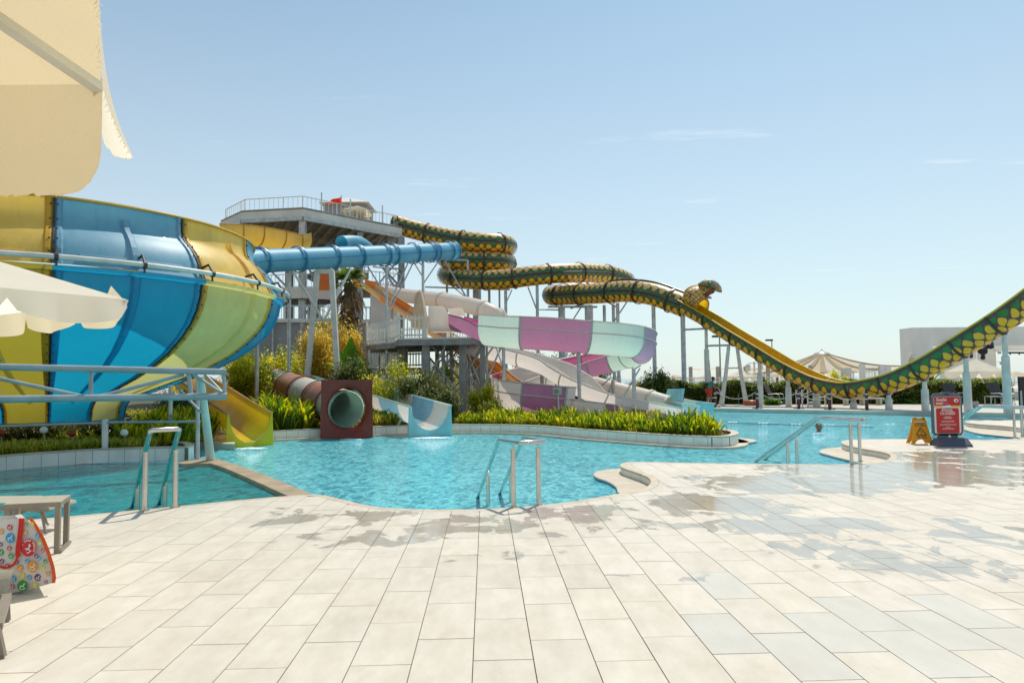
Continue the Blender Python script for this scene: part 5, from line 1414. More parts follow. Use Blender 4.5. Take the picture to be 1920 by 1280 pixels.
# lower floors
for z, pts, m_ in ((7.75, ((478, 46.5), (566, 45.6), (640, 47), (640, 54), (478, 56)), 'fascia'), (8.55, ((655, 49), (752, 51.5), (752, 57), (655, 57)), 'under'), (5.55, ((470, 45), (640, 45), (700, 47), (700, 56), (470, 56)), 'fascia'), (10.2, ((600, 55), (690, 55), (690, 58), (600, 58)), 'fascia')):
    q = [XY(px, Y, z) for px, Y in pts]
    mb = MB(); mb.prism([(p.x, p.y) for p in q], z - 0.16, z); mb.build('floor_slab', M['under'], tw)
    for i in range(len(q)):
        a, b = q[i], q[(i + 1) % len(q)]
        rail_(tw, a, b, h=0.95, m_='galv')
        if i < 2 and z < 8:
            mb = MB(); hh = 0.72 if z > 7 else 0.25; mb.beam(a + V((0, -.06, -hh / 2 + .02)), b + V((0, -.06, -hh / 2 + .02)), 0.08, hh); mb.build('fascia_board', M['fascia'], tw)
# stairs: flights zigzagging inside
for k in range(6):
    z0 = 1.0 + k * 1.95; xa, xb = (704, 748) if k % 2 else (748, 704)
    a, b = XY(xa, 52.5, z0), XY(xb, 52.5, z0 + 1.95); mb = MB(); mb.beam(a, b, 1.0, 0.14); mb.build('stair_flight', M['galv_dark'], tw)
    rail_(tw, a + V((0, -.5, 0)), b + V((0, -.5, 0)), h=0.9, m_='galv', gp=0.5)
for k in range(5):
    z0 = 5.6 + k * 1.4; xa, xb = (575, 635) if k % 2 else (635, 575)
    a, b = XY(xa, 55, z0), XY(xb, 55, z0 + 1.4); mb = MB(); mb.beam(a, b, 1.0, 0.14); mb.build('stair_flight', M['galv_dark'], tw)
    rail_(tw, a + V((0, -.5, 0)), b + V((0, -.5, 0)), h=0.9, m_='galv', gp=0.5)
for a, b in (((700, 470, 49.5), (752, 560, 52)), ((752, 480, 52), (700, 545, 49)), ((678, 455, 50), (704, 500, 50)), ((704, 560, 49), (750, 600, 52)), ((757, 505, 52), (700, 500, 49)), ((568, 470, 46.5), (600, 560, 50)), ((640, 490, 50), (570, 580, 46.5)), ((505, 505, 47), (560, 560, 46.5))):
    mb = MB(); mb.tube([A(*a), A(*b)], 0.07, 8); mb.build('brace', M['galv'], tw, smooth=True)
# hut, flag, poles on the roof deck
mb = MB(); q = XY(653, 56.5, ZT); mb.box((q.x, q.y, ZT + 1.3), (3.5, 2.6, 2.6)); hut = mb.build('hut', M['greywall'], tw)
mb = MB(); c = V((q.x, q.y, ZT + 2.6)); mb.add([c + V((sx * 2.0, sy * 1.9, 0)) for sx, sy in ((-1, -1), (1, -1), (1, 1), (-1, 1))] + [c + V((0, 0, 0.85))], [(0, 1, 4), (1, 2, 4), (2, 3, 4), (3, 0, 4), (3, 2, 1, 0)]); mb.build('roof', M['whitepvc'], hut)
for px, Y, t_ in ((603, 47.3, 361), (657, 48.8, 373), (717, 51, 385)):
    mb = MB(); p = A(px, t_, Y); mb.tube([(p.x, p.y, ZT), p], 0.05, 8); mb.build('pole', M['post_white'], tw, smooth=True)
fl = thing('flag', 'red flag flying on the roof deck of the slide tower', 'flag', tuple(XY(640, 48.3, ZT)))
p = A(640, 366, 48.3); mb = MB(); mb.tube([(p.x, p.y, ZT), p], 0.03, 8); mb.build('pole', M['galv'], fl, smooth=True)
mb = MB(); nu, nv = 8, 4; vs = []
for i in range(nu + 1):
    for j in range(nv + 1):
        f = i / nu; g_ = j / nv
        c = A(640 - 22 * f, 368 + 11 * f ** 1.4 + (15.5 - 11 * f) * g_, 48.3); c.y += 0.22 * math.sin(f * 6 + g_); vs.append(c)
mb.add(vs, [(i * (nv + 1) + j, i * (nv + 1) + j + 1, (i + 1) * (nv + 1) + j + 1, (i + 1) * (nv + 1) + j) for i in range(nu) for j in range(nv)])
mb.build('cloth', mat('red_cloth', (0.75, 0.02, 0.015), 0.8, 0, .1, 3, trans=0.5, tcol=(1.0, 0.05, 0.02)), fl, smooth=True)
def parasol(label, cat, c, half, h_edge, h_top, val, m_, rot=0.0, pole=True, name='parasol', group=None, flap=False):
    """A square parasol: four canopy panels, a scalloped valance on each side, ribs and a pole"""
    root = thing(name, label, cat, tuple(c), group)
    c = V(c); co = [c + V((half * 1.414 * math.cos(rot + PI / 4 + k * PI / 2), half * 1.414 * math.sin(rot + PI / 4 + k * PI / 2), h_edge)) for k in range(4)]
    ap = c + V((0, 0, h_top))
    for k in range(4):
        a, b = co[k], co[(k + 1) % 4]; mb = MB(); nn_ = 6; vs = []
        for i in range(nn_ + 1):
            for j in range(nn_ + 1):
                e = a.lerp(b, j / nn_); p = ap.lerp(e, i / nn_); p.z -= 0.05 * half * math.sin(PI * i / nn_) * (0.4 + math.sin(PI * j / nn_)) ; vs.append(p)
        mb.add(vs, [(i * (nn_ + 1) + j, (i + 1) * (nn_ + 1) + j, (i + 1) * (nn_ + 1) + j + 1, i * (nn_ + 1) + j + 1) for i in range(nn_) for j in range(nn_)]); mb.build('canopy_panel', m_, root, smooth=True)
        mb = MB(); nw = 12; vs = []
        out = ((a + b) / 2 - ap); out.z = 0; out.normalize()
        for j in range(nw + 1):
            f = j / nw; e = a.lerp(b, f); sc_ = abs(math.sin(f * PI * 2)) ** 0.4
            vs += [e, e + out * 0.02 - V((0, 0, val * (0.35 + 0.65 * sc_)))]
        mb.add(vs, [(2 * j, 2 * j + 1, 2 * j + 3, 2 * j + 2) for j in range(nw)]); mb.build('valance', m_, root, smooth=True)
        mb = MB(); mb.beam(ap - V((0, 0, .12)), a - V((0, 0, .04)), 0.035, 0.05); mb.build('rib', M['post_white'], root)
    if pole:
        mb = MB(); mb.tube([c, ap], 0.035 if half < 2 else 0.05, 10); mb.build('pole', M['post_white'], root, smooth=True)
    return root
M['canvas'] = mat('canvas', (0.74, 0.66, 0.50), 0.85, 0, 0.08, 2, 0.15, 120, trans=0.5, tcol=(0.88, 0.74, 0.50))
M['canvas_white'] = mat('white_canvas', (0.88, 0.84, 0.76), 0.85, 0, 0.05, 2, 0.15, 120, trans=0.58, tcol=(1.0, 0.94, 0.80))
q = XY(669, 54, ZT); parasol('cream parasol on the roof deck of the slide tower in front of the hut', 'parasol', q, 0.95, 1.65, 2.15, 0.25, M['canvas'])
# yellow flume and blue stub at the tower
yt = thing('yellow_slide', 'yellow open slide curving under the roof deck of the tower', 'water slide', tuple(XY(500, 43)))
run(yt, [(395, 430, 39.5, 'f_yellow'), (440, 432, 41, 'f_yellow'), (480, 436, 42.2, 'f_yellow'), (520, 443, 43.4, 'f_yellow'), (548, 449, 44.5, 'f_yellow'), (566, 446, 45.5)], uprof(0.75, 0.85, 0.25, 0.06), side=((1, .77, .25), (-1, .77, .25)), sidemat='f_yellow_edge', flange=0.05, fmat='f_yellow_edge')
bs = thing('tube_slide', 'short bend of blue tube rising above the long blue tube at the tower', 'water slide', tuple(XY(665, 47)))
run(bs, [(640, 456, 45, 'f_blue_tube'), (660, 455, 46), (675, 458, 47), (690, 470, 48), (692, 485, 49)], circ(0.5, 20), closed=True, flange=0)
mb = MB(); mb.box(tuple(A(609, 527, 45.3)), (0.75, 0.1, 1.2)); mb.build('start_panel', M['f_orange'], og)
# grey building under the tower
gb = thing('grey_building', 'low grey rendered building under the slide tower', 'building', tuple(XY(620, 45)))
a, b = XY(455, 42.0), XY(694, 43.5); a2, b2 = XY(455, 54), XY(694, 54)
mb = MB(); mb.prism([(p.x, p.y) for p in (a, b, b2, a2)], 0, 5.2); mb.build('wall', M['greywall'], gb)
mb = MB(); mb.beam(a + V((0, -.05, 5.25)), b + V((0, -.05, 5.25)), 0.3, 0.16); mb.build('parapet', M['fascia'], gb)
rail_(gb, a + V((0, .1, 5.3)), b + V((0, .1, 5.3)), h=0.9, m_='galv')
a, b = XY(694, 46.0), XY(744, 47); a2, b2 = XY(694, 54), XY(744, 54)
mb = MB(); mb.prism([(p.x, p.y) for p in (a, b, b2, a2)], 0, 7.3); mb.build('side_wall', M['whitebld'], gb)
for px in (565, 512):
    p = XY(px, 42.2); mb = MB(); mb.tube([(p.x, p.y - .1, 0), (p.x, p.y - .1, 5.1)], 0.06, 8); mb.build('downpipe', M['galv'], gb, smooth=True)
# ------------------------------------------------------------------ plants
M['canna'] = leafmat('canna_leaf', ((0.05, 0.10, 0.010), (0.14, 0.21, 0.012), (0.30, 0.33, 0.018), (0.56, 0.46, 0.03)), 0.5, 0.35)
M['bamboo'] = leafmat('bamboo_leaf', ((0.11, 0.17, 0.012), (0.29, 0.33, 0.018), (0.52, 0.47, 0.03), (0.66, 0.50, 0.06)), 0.6, 0.5)
M['bamboo_dry'] = leafmat('bamboo_dry_leaf', ((0.16, 0.17, 0.018), (0.42, 0.34, 0.035), (0.62, 0.43, 0.08), (0.70, 0.52, 0.15)), 0.55, 0.5)
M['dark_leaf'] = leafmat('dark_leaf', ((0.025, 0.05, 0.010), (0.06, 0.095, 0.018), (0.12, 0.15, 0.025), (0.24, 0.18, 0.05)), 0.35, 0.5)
M['hedge'] = leafmat('hedge_leaf', ((0.030, 0.065, 0.012), (0.08, 0.13, 0.018), (0.18, 0.22, 0.04), (0.34, 0.33, 0.09)), 0.35, 0.4)
M['grass'] = leafmat('grass_blade', ((0.07, 0.12, 0.01), (0.18, 0.24, 0.015), (0.36, 0.34, 0.03), (0.48, 0.36, 0.08)), 0.45, 0.5)
M['banana'] = leafmat('banana_leaf', ((0.03, 0.09, 0.012), (0.08, 0.18, 0.015), (0.14, 0.26, 0.02)), 0.55, 0.35)
M['palm'] = leafmat('palm_leaf', ((0.04, 0.08, 0.012), (0.09, 0.14, 0.015), (0.18, 0.20, 0.03)), 0.4, 0.4)
M['palm_dead'] = leafmat('dead_palm_leaf', ((0.10, 0.055, 0.025), (0.20, 0.12, 0.055), (0.32, 0.21, 0.11)), 0.3, 0.7)
M['bark'] = mat('bark', (0.16, 0.11, 0.07), 0.9, 0, 0.35, 6, 0.8, 14)
M['stem'] = mat('stem', (0.10, 0.12, 0.03), 0.7, 0, 0.2, 6)

def mesh_np(name, vs, fs, mat_, parent=None, label=None):
    me = bpy.data.meshes.new(name)
    vs = np.asarray(vs, np.float32).reshape(-1, 3); fs = np.asarray(fs, np.int32)
    if parent is not None:
        o_ = ORG.get(parent.name, V((0, 0, 0))); vs = vs - np.array(tuple(o_), np.float32)
    me.vertices.add(len(vs)); me.vertices.foreach_set('co', vs.ravel())
    k = fs.shape[1]
    me.loops.add(fs.size); me.loops.foreach_set('vertex_index', fs.ravel())
    me.polygons.add(len(fs)); me.polygons.foreach_set('loop_start', np.arange(0, fs.size, k, dtype=np.int32))
    me.polygons.foreach_set('loop_total', np.full(len(fs), k, np.int32))
    me.materials.append(mat_); me.update(calc_edges=True)
    return link_mesh(name, me, parent)
def unit(a): return a / np.maximum(1e-9, np.linalg.norm(a, axis=-1, keepdims=True))
def leaves(c, d, length, width, droop=0.3, rg=None):
    """Folded leaves of 4 quads: c centres/bases (n,3), d directions (n,3)."""
    n = len(c); d = unit(d); up = np.tile(np.array([0, 0, 1.0]), (n, 1))
    s = unit(np.cross(d, up + rg.normal(0, 0.35, (n, 3)))); nn = np.cross(s, d)
    L = length[:, None]; W = width[:, None]
    z = np.array([0, 0, 1.0])
    p0 = c; p1 = c + d * L * 0.38 - z * droop * L * 0.06; p2 = c + d * L * 0.75 - z * droop * L * 0.28; p3 = c + d * L - z * droop * L * 0.62
    vs = np.stack([p0 - s * W * 0.18, p0 + s * W * 0.18, p1 - s * W * 0.5 , p1 + s * W * 0.5, p2 - s * W * 0.38, p2 + s * W * 0.38, p3], 1)
    base = (np.arange(n) * 7)[:, None]
    q = np.concatenate([base + np.array([[0, 1, 3, 2]]), base + np.array([[2, 3, 5, 4]]), base + np.array([[4, 5, 6, 6]])], 0)
    return vs.reshape(-1, 3), q
def fix_tri(q):      # quads whose last two corners agree become triangles: keep as two arrays is costly, so fold them
    return q
def leafobj(name, c, d, L, W, mat_, parent=None, droop=0.3, seed=0):
    rg = np.random.default_rng(seed)
    vs, q = leaves(np.asarray(c, float), np.asarray(d, float), np.asarray(L, float), np.asarray(W, float), droop, rg)
    # last quad -> small end quad instead of a degenerate one
    n = len(c)
    v = vs.reshape(n, 7, 3); s = unit(v[:, 5] - v[:, 4]) * np.asarray(W)[:, None] * 0.05
    v8 = np.concatenate([v[:, :6], (v[:, 6] - s)[:, None], (v[:, 6] + s)[:, None]], 1)
    base = (np.arange(n) * 8)[:, None]
    q = np.concatenate([base + np.array([[0, 1, 3, 2]]), base + np.array([[2, 3, 5, 4]]), base + np.array([[4, 5, 7, 6]])], 0)
    return mesh_np(name, v8.reshape(-1, 3), q, mat_, parent)

def strip_plants(name, pl, width, n, h, w_, mat_, seed, z=0.04, blades=5, spread=0.55, hv=0.35, clump=0.0, kind=True):
    """Upright blade plants filling a band to the left (behind) of the polyline pl."""
    rg = np.random.default_rng(seed); d = polyline_len(pl)
    C, D, Ls, Ws = [], [], [], []
    pos = rg.uniform(0, d[-1], n); off = rg.uniform(0.05, 1, n) ** 1.0 * width
    for s_, o_ in zip(pos, off):
        p = at_len(pl, d, s_); q = at_len(pl, d, min(d[-1], s_ + 0.1))
        dx, dy = q[0] - p[0], q[1] - p[1]; l = math.hypot(dx, dy) or 1
        x, y = p[0] - dy / l * o_, p[1] + dx / l * o_
        hh = h * (1 + hv * rg.normal() * 0.6) * (1 + clump * math.sin(x * 2.1 + seed) * math.cos(y * 1.7))
        for b in range(blades):
            a = rg.uniform(0, 2 * PI); t = rg.uniform(0.1, spread)
            C.append((x + math.cos(a) * 0.03, y + math.sin(a) * 0.03, z + rg.uniform(0, 0.35) * hh)); D.append((math.cos(a) * t, math.sin(a) * t, 1)); Ls.append(max(0.08, hh * rg.uniform(0.55, 1.0))); Ws.append(w_ * rg.uniform(0.7, 1.3))
    o = leafobj(name, C, D, Ls, Ws, mat_, droop=0.5, seed=seed)
    if kind: tag(o, kind='stuff')
    return o
plBl = plB
dB = polyline_len(plB)
def subline(pl, x0, x1):
    return [p for p in pl if x0 <= p[0] <= x1]
xs = lambda px, py=800: G(px, py, ZP).x
front = offset(subline(plB, G(852, 795, ZP).x, G(1372, 816, ZP).x), -0.22)
strip_plants('ground_cover', front, 1.4, 3200, 0.36, 0.05, M['canna'], 11, blades=6, clump=0.38, hv=.55)
strip_plants('ground_cover', offset(front, -.5), 1.6, 170, 0.62, 0.010, M['palm_dead'], 51, blades=4, spread=.3, hv=.5)
strip_plants('ground_cover', front, 1.0, 900, 0.3, 0.02, M['grass'], 52, blades=7, spread=.9)
strip_plants('ground_cover', offset(subline(plB, G(515, 807, ZP).x, G(600, 803, ZP).x), -0.25), 2.2, 650, 0.85, 0.07, M['canna'], 12, blades=6, clump=0.2)
strip_plants('ground_cover', offset(subline(plB, G(698, 799, ZP).x, G(762, 797, ZP).x), -0.25), 2.5, 620, 0.45, 0.05, M['grass'], 13, blades=6)
frontA = offset(subline(plA, -14, G(312, 837, ZP).x), -0.25)
kA = next((i for i, p in enumerate(frontA) if p[0] > -8.2 or (i and p[0] < frontA[i - 1][0])), len(frontA)); frontA = frontA[:kA]
cA = [(p.x, p.y) for p in (G(x, 838, ZP) + V((0, 1.0, 0)) for x in range(165, 262, 8))]
strip_plants('ground_cover', cA, 2.4, 1300, 0.62, 0.055, M['canna'], 14, blades=6, clump=0.3)
strip_plants('ground_cover', frontA, 2.1, 3800, 0.24, 0.02, M['grass'], 15, blades=9)
# shaggy grass further back, all over the bed
rg = np.random.default_rng(16); C, D, Ls, Ws = [], [], [], []
for _ in range(5200):
    px = rg.uniform(-60, 1240); Y = rg.uniform(19, 36)
    p = XY(px, Y); 
    if px < 380 and Y < 16.5: continue
    lim = float(np.interp(px, [-60, 300, 430, 512, 700, 900, 1100, 1240], [18.5, 18.5, 22.0, 21.0, 23.5, 25.0, 25.0, 26.5]))
    if Y < lim: continue
    for b in range(5):
        a = rg.uniform(0, 2 * PI); t = rg.uniform(0.1, 0.8)
        C.append((p.x + rg.normal() * .06, p.y + rg.normal() * .06, 0.03)); D.append((math.cos(a) * t, math.sin(a) * t, 1)); Ls.append(rg.uniform(0.2, 0.65)); Ws.append(rg.uniform(0.02, 0.05))
o = leafobj('ground_cover', C, D, Ls, Ws, M['grass'], droop=0.8, seed=16); tag(o, kind='stuff')

def bush(name, label, px, py_top, px_w, Y, mat_, n=9000, leaf=0.10, lw=0.3, cat='bush', group=None, seed=0, depth=1.0, stems=14, z0=0.0, shape=1.0, up=0.4, lean=0.0):
    """A bush: thin stems that branch, and leaves clustered along them."""
    rg = np.random.default_rng(seed); c = XY(px, Y, z0); top = A(px, py_top, Y).z; h = top - z0; rx = px_w / 2 / F * Y; ry = rx * depth
    root = thing(name, label, cat, tuple(c), group)
    tips = []; mb = MB()
    for k in range(stems):
        a = rg.uniform(0, 2 * PI); q = math.sqrt(rg.uniform(0.02, 1)); hh = h * rg.uniform(0.62, 1.0) * (1 - 0.35 * q ** 2 * shape)
        e = c + V((math.cos(a) * q * rx * 0.85, math.sin(a) * q * ry * 0.85, hh)); m_ = c + V((math.cos(a) * q * rx * 0.4, math.sin(a) * q * ry * 0.4, hh * 0.55)); b = c + V((math.cos(a) * q * rx * .18, math.sin(a) * q * ry * .18, 0))
        mb.tube([b, m_, e], [0.02 + 0.008 * h, 0.012, 0.004], 5, caps=False)
        tips += [(b.lerp(m_, t), 0.6) for t in (0.5, 0.8)] + [(m_.lerp(e, t), 1.0) for t in (0.1, 0.35, 0.6, 0.8, 0.95, 1.0)]
    mb.build('stems', M['stem'], root, smooth=True); 
    T = np.array([tuple(t[0]) for t in tips]); idx = rg.integers(0, len(T), n)
    cl = rg.normal(0, 1, (n, 3)) * np.array([rx * 0.17, ry * 0.17, h * 0.085])
    P_ = T[idx] + cl
    P_[:, 2] = np.maximum(P_[:, 2], z0 + 0.03)
    D_ = rg.normal(0, 1, (n, 3)) + np.array([0, 0, up]) + (P_ - np.array(tuple(c))) * np.array([0.5, 0.5, 0.1])
    o = leafobj('foliage', P_, D_, leaf * rg.uniform(0.6, 1.35, n), leaf * lw * rg.uniform(0.7, 1.3, n), mat_, root, droop=0.5, seed=seed)
    return root
bush('bamboo', 'yellow-green bamboo clump right of the bowl behind the yellow slide', 452, 655, 120, 25.5, M['bamboo'], 15000, 0.16, 0.2, seed=1)
bush('bamboo', 'bamboo clump between the bowl and the brown tube, in front of the grey wall', 530, 643, 80, 30.5, M['bamboo'], 10000, 0.19, 0.18, seed=2)
bush('bamboo', 'tall dry-tipped bamboo left of the trestle behind the brown tube', 590, 612, 90, 32.5, M['bamboo_dry'], 14000, 0.19, 0.17, seed=3)
bush('bamboo', 'tall golden bamboo at the foot of the palm', 628, 596, 80, 34, M['bamboo_dry'], 14000, 0.19, 0.17, seed=4)
bush('bamboo', 'golden bamboo beside the picket landing, right of the palm', 668, 612, 60, 33.5, M['bamboo_dry'], 11000, 0.19, 0.17, seed=5)
bush('shrub', 'dark green shrub behind the square tube mouth', 655, 672, 90, 27.5, M['dark_leaf'], 8000, 0.13, 0.3, seed=6)
bush('shrub', 'broad olive shrub under the picket landing', 740, 675, 120, 26.5, M['bamboo'], 7000, 0.13, 0.22, seed=7)
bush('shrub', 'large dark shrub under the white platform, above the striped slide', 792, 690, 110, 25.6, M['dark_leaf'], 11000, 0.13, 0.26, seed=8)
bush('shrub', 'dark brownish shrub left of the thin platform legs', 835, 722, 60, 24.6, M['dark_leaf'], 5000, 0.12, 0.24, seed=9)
bush('shrub', 'low green shrub between the platform legs and the spiral', 905, 720, 66, 26.5, M['bamboo'], 5200, 0.13, 0.2, seed=10)
bush('shrub', 'pale shrub below the left curl of the purple spiral', 920, 752, 60, 25.0, M['grass'], 4500, 0.12, 0.16, seed=11)
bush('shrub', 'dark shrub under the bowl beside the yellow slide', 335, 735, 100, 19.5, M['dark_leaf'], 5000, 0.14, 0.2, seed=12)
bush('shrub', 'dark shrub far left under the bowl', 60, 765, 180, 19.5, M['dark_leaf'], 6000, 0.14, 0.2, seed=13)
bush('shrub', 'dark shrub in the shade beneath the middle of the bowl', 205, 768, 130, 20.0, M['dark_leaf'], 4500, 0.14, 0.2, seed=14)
bush('shrub', 'wild tuft with dark leaves left of the brown tube', 500, 735, 60, 22.5, M['dark_leaf'], 3500, 0.14, 0.15, seed=15)
bush('shrub', 'leafy shrub with yellow tips behind the end of the white tube', 1232, 697, 70, 41, M['hedge'], 5000, 0.2, 0.35, seed=16)
bush('shrub', 'pale plume shrub left of the hedge, behind the white tube', 1192, 712, 50, 42, M['bamboo_dry'], 3500, 0.22, 0.14, seed=17)
bush('shrub', 'green shrub at the back of the purple spiral under the upper curve', 1090, 690, 90, 44, M['hedge'], 6000, 0.22, 0.3, seed=18)
bush('shrub', 'green shrub seen between the platform legs', 838, 680, 60, 40, M['bamboo'], 4000, 0.2, 0.2, seed=19)
bush('shrub', 'shrub behind the orange slide, left of the white lanes', 960, 690, 100, 40, M['hedge'], 6500, 0.2, 0.3, seed=20)
# airy background trees behind the spiral
for i, (px, pt, w_, Y, lab) in enumerate(((1060, 655, 50, 60, 'thin airy tree showing just above the white lanes, behind the spiral'), (1125, 652, 60, 62, 'thin feathery tree behind the spiral, under its mint section'), (1000, 668, 70, 58, 'dark low tree behind the white lanes'), (875, 655, 60, 55, 'tree far behind the platform legs'))):
    rg = np.random.default_rng(40 + i); c = XY(px, Y); h = A(px, pt, Y).z; root = thing('tree', lab, 'tree', tuple(c)); mb = MB()
    mb.tube([c, c + V((0.1, 0, h * .5)), c + V((0, 0, h * .85))], [0.14, 0.09, 0.03], 7)
    ends = []
    for k in range(12):
        a = rg.uniform(0, 2 * PI); z_ = h * rg.uniform(0.3, 0.8); q = c + V((0, 0, z_)); e = c + V((math.cos(a) * w_ / 2 / F * Y, math.sin(a) * 1.0, min(h, z_ + h * rg.uniform(.15, .35))))
        mb.tube([q, e], [0.04, 0.012], 5); ends += [q.lerp(e, t) for t in (.5, .75, 1)]
    mb.build('trunk', M['bark'], root, smooth=True)
    T = np.array([tuple(e) for e in ends]); n_ = 2600; P_ = T[rg.integers(0, len(T), n_)] + rg.normal(0, 0.22, (n_, 3))
    leafobj('crown', P_, rg.normal(0, 1, (n_, 3)), rg.uniform(.12, .28, n_), rg.uniform(.04, .09, n_), M['dark_leaf'], root, seed=i)
# hedge along the far deck
hd_ = thing('hedge', 'long clipped green hedge along the far side of the pool', 'hedge', tuple(XY(1500, 41)))
rg = np.random.default_rng(21)
ha, hb = XY(1262, 41.5), XY(1895, 37.5); n_ = 62000
t = rg.uniform(0, 1, n_); side = rg.uniform(0, 1, n_)
base = np.array(tuple(ha)) + (np.array(tuple(hb)) - np.array(tuple(ha))) * t[:, None]
hz_ = 1.12 + 0.07 * np.sin(t * 70) + 0.06 * np.sin(t * 33 + 1)
zf = rg.uniform(0, 1, n_); dpt = rg.uniform(0, 1.2, n_)
onfront = side < 0.62
P_ = base.copy(); P_[:, 1] += np.where(onfront, rg.normal(0, 0.09, n_) + 0.05 * np.sin(t * 120), dpt); P_[:, 2] = np.where(onfront, zf * hz_, hz_ + rg.normal(0, 0.05, n_))
D_ = rg.normal(0, 1, (n_, 3)) + np.where(onfront[:, None], np.array([0, -0.8, 0.5]), np.array([0, 0, 1.0]))
leafobj('foliage', P_, D_, rg.uniform(.09, .19, n_), rg.uniform(.045, .08, n_), M['hedge'], hd_, seed=21)
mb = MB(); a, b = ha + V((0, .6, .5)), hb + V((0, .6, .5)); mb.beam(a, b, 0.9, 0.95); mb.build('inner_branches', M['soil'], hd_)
for px, lab in ((1655, 'bright green ground plant at the foot of the hedge left of the stair'), (1702, 'bright green ground plant at the foot of the hedge left of the red sign'), (1445, 'bright green seedlings at the hedge foot between two dark chairs')):
    bush('shrub', lab, px, 748, 30, 38.5, M['banana'], 700, 0.2, 0.35, seed=px)

# palm with its skirt of dead leaves
pm = thing('palm_tree', 'fan palm with a shaggy skirt of dead leaves in front of the slide tower', 'palm tree', tuple(XY(650, 36)))
b0 = XY(652, 36); crown = A(655, 532, 36)
mb = MB(); zs = np.linspace(0, crown.z, 60); rs = [0.30 - 0.06 * (k / 59) + 0.025 * (k % 2) for k in range(60)]
mb.tube([(b0.x + (crown.x - b0.x) * z / crown.z, 36, z) for z in zs], rs, 14); mb.build('trunk', M['bark'], pm, smooth=False)
rg = np.random.default_rng(31)
def fan_leaf(mb, base, d, L, nb=11, droop=0.3, spread=1.0, w=0.03):
    d = V(d).normalized(); s = d.cross(V((0, 0, 1))); s = s.normalized() if s.length > .05 else V((1, 0, 0)); u = s.cross(d)
    hub = base + d * L * 0.42; mb.tube([base, hub], [0.022, 0.012], 4, caps=False)
    for k in range(nb):
        a = (k / (nb - 1) - 0.5) * 2 * spread; dd = (d * math.cos(a) + s * math.sin(a) + u * rg.uniform(-.12, .12)).normalized(); ll = L * 0.58 * (1 - 0.25 * abs(a) / spread) * rg.uniform(.85, 1.1)
        sd = dd.cross(u).normalized() * w; m_ = hub + dd * ll * 0.55; e = hub + dd * ll - V((0, 0, droop * ll * rg.uniform(.5, 1.2)))
        mb.add([hub - sd * .4, hub + sd * .4, m_ - sd, m_ + sd, e - sd * .15, e + sd * .15], [(0, 1, 3, 2), (2, 3, 5, 4)])
for k in range(34):
    a = rg.uniform(0, 2 * PI); el = rg.uniform(-0.25, 1.2); mb = MB(); fan_leaf(mb, crown + V((0, 0, rg.uniform(-.25, .25))), (math.cos(a) * math.cos(el), math.sin(a) * math.cos(el), math.sin(el)), rg.uniform(0.95, 1.35), 13, 0.35, 1.1)
    mb.build('frond', M['palm'], pm)
for k in range(70):
    a = rg.uniform(0, 2 * PI); z_ = crown.z - rg.uniform(0.0, 1.0) ** 1.1 * 2.4; rr2 = 0.3 + 0.25 * (crown.z - z_) / 2.4 * 0.3; mb = MB()
    fan_leaf(mb, V((crown.x + math.cos(a) * .22, 36 + math.sin(a) * .22, z_)), (math.cos(a) * rg.uniform(.25, .75), math.sin(a) * rg.uniform(.25, .75), rg.uniform(-1, -.55)), rg.uniform(0.8, 1.35), 9, 0.5, 0.6, 0.03); mb.build('dead_frond', M['palm_dead'], pm)
# banana plants
def banana(px, py_top, Y, lab, nl=7, seed=1, z0=0.05):
    rg = np.random.default_rng(seed); c = XY(px, Y, z0); h = A(px, py_top, Y).z - z0; root = thing('banana_plant', lab, 'banana plant', tuple(c)); mb = MB()
    mb.tube([c, c + V((0, 0, h * .5))], [0.09, 0.05], 8); mb.build('stem', M['stem'], root, smooth=True)
    for k in range(nl):
        a = 2 * PI * k / nl + rg.uniform(-.3, .3); tl = rg.uniform(.12, .55) if k else 0.05; L = h * rg.uniform(.55, .8); b = c + V((0, 0, h * rg.uniform(.3, .45))); w = L * 0.13; mb = MB(); vs = []
        for i in range(9):
            f = i / 8; p = b + V((math.cos(a) * tl * L * f, math.sin(a) * tl * L * f, L * (f * (1 - tl * .3) - tl * 0.9 * f * f))); ww = w * math.sin(PI * (0.08 + 0.92 * f) ** .8) * (1 + .08 * math.sin(i * 5)); s = V((-math.sin(a), math.cos(a), 0)) * ww
            vs += [p - s + V((0, 0, ww * .35)), p, p + s + V((0, 0, ww * .35))]
        mb.add(vs, [(3 * i + j, 3 * i + j + 1, 3 * i + j + 4, 3 * i + j + 3) for i in range(8) for j in range(2)]); mb.build('leaf', M['banana'], root, smooth=True)
banana(650, 630, 30.5, 'banana plant with upright leaves behind the square tube mouth', 8, 1)
banana(672, 655, 30, 'smaller banana plant right of the tall one behind the tube mouth', 6, 2)
banana(838, 678, 36, 'dark banana plant behind the platform legs', 7, 3)
banana(1745, 665, 45, 'dark spiky palm plant in front of the white stage frame', 9, 4)
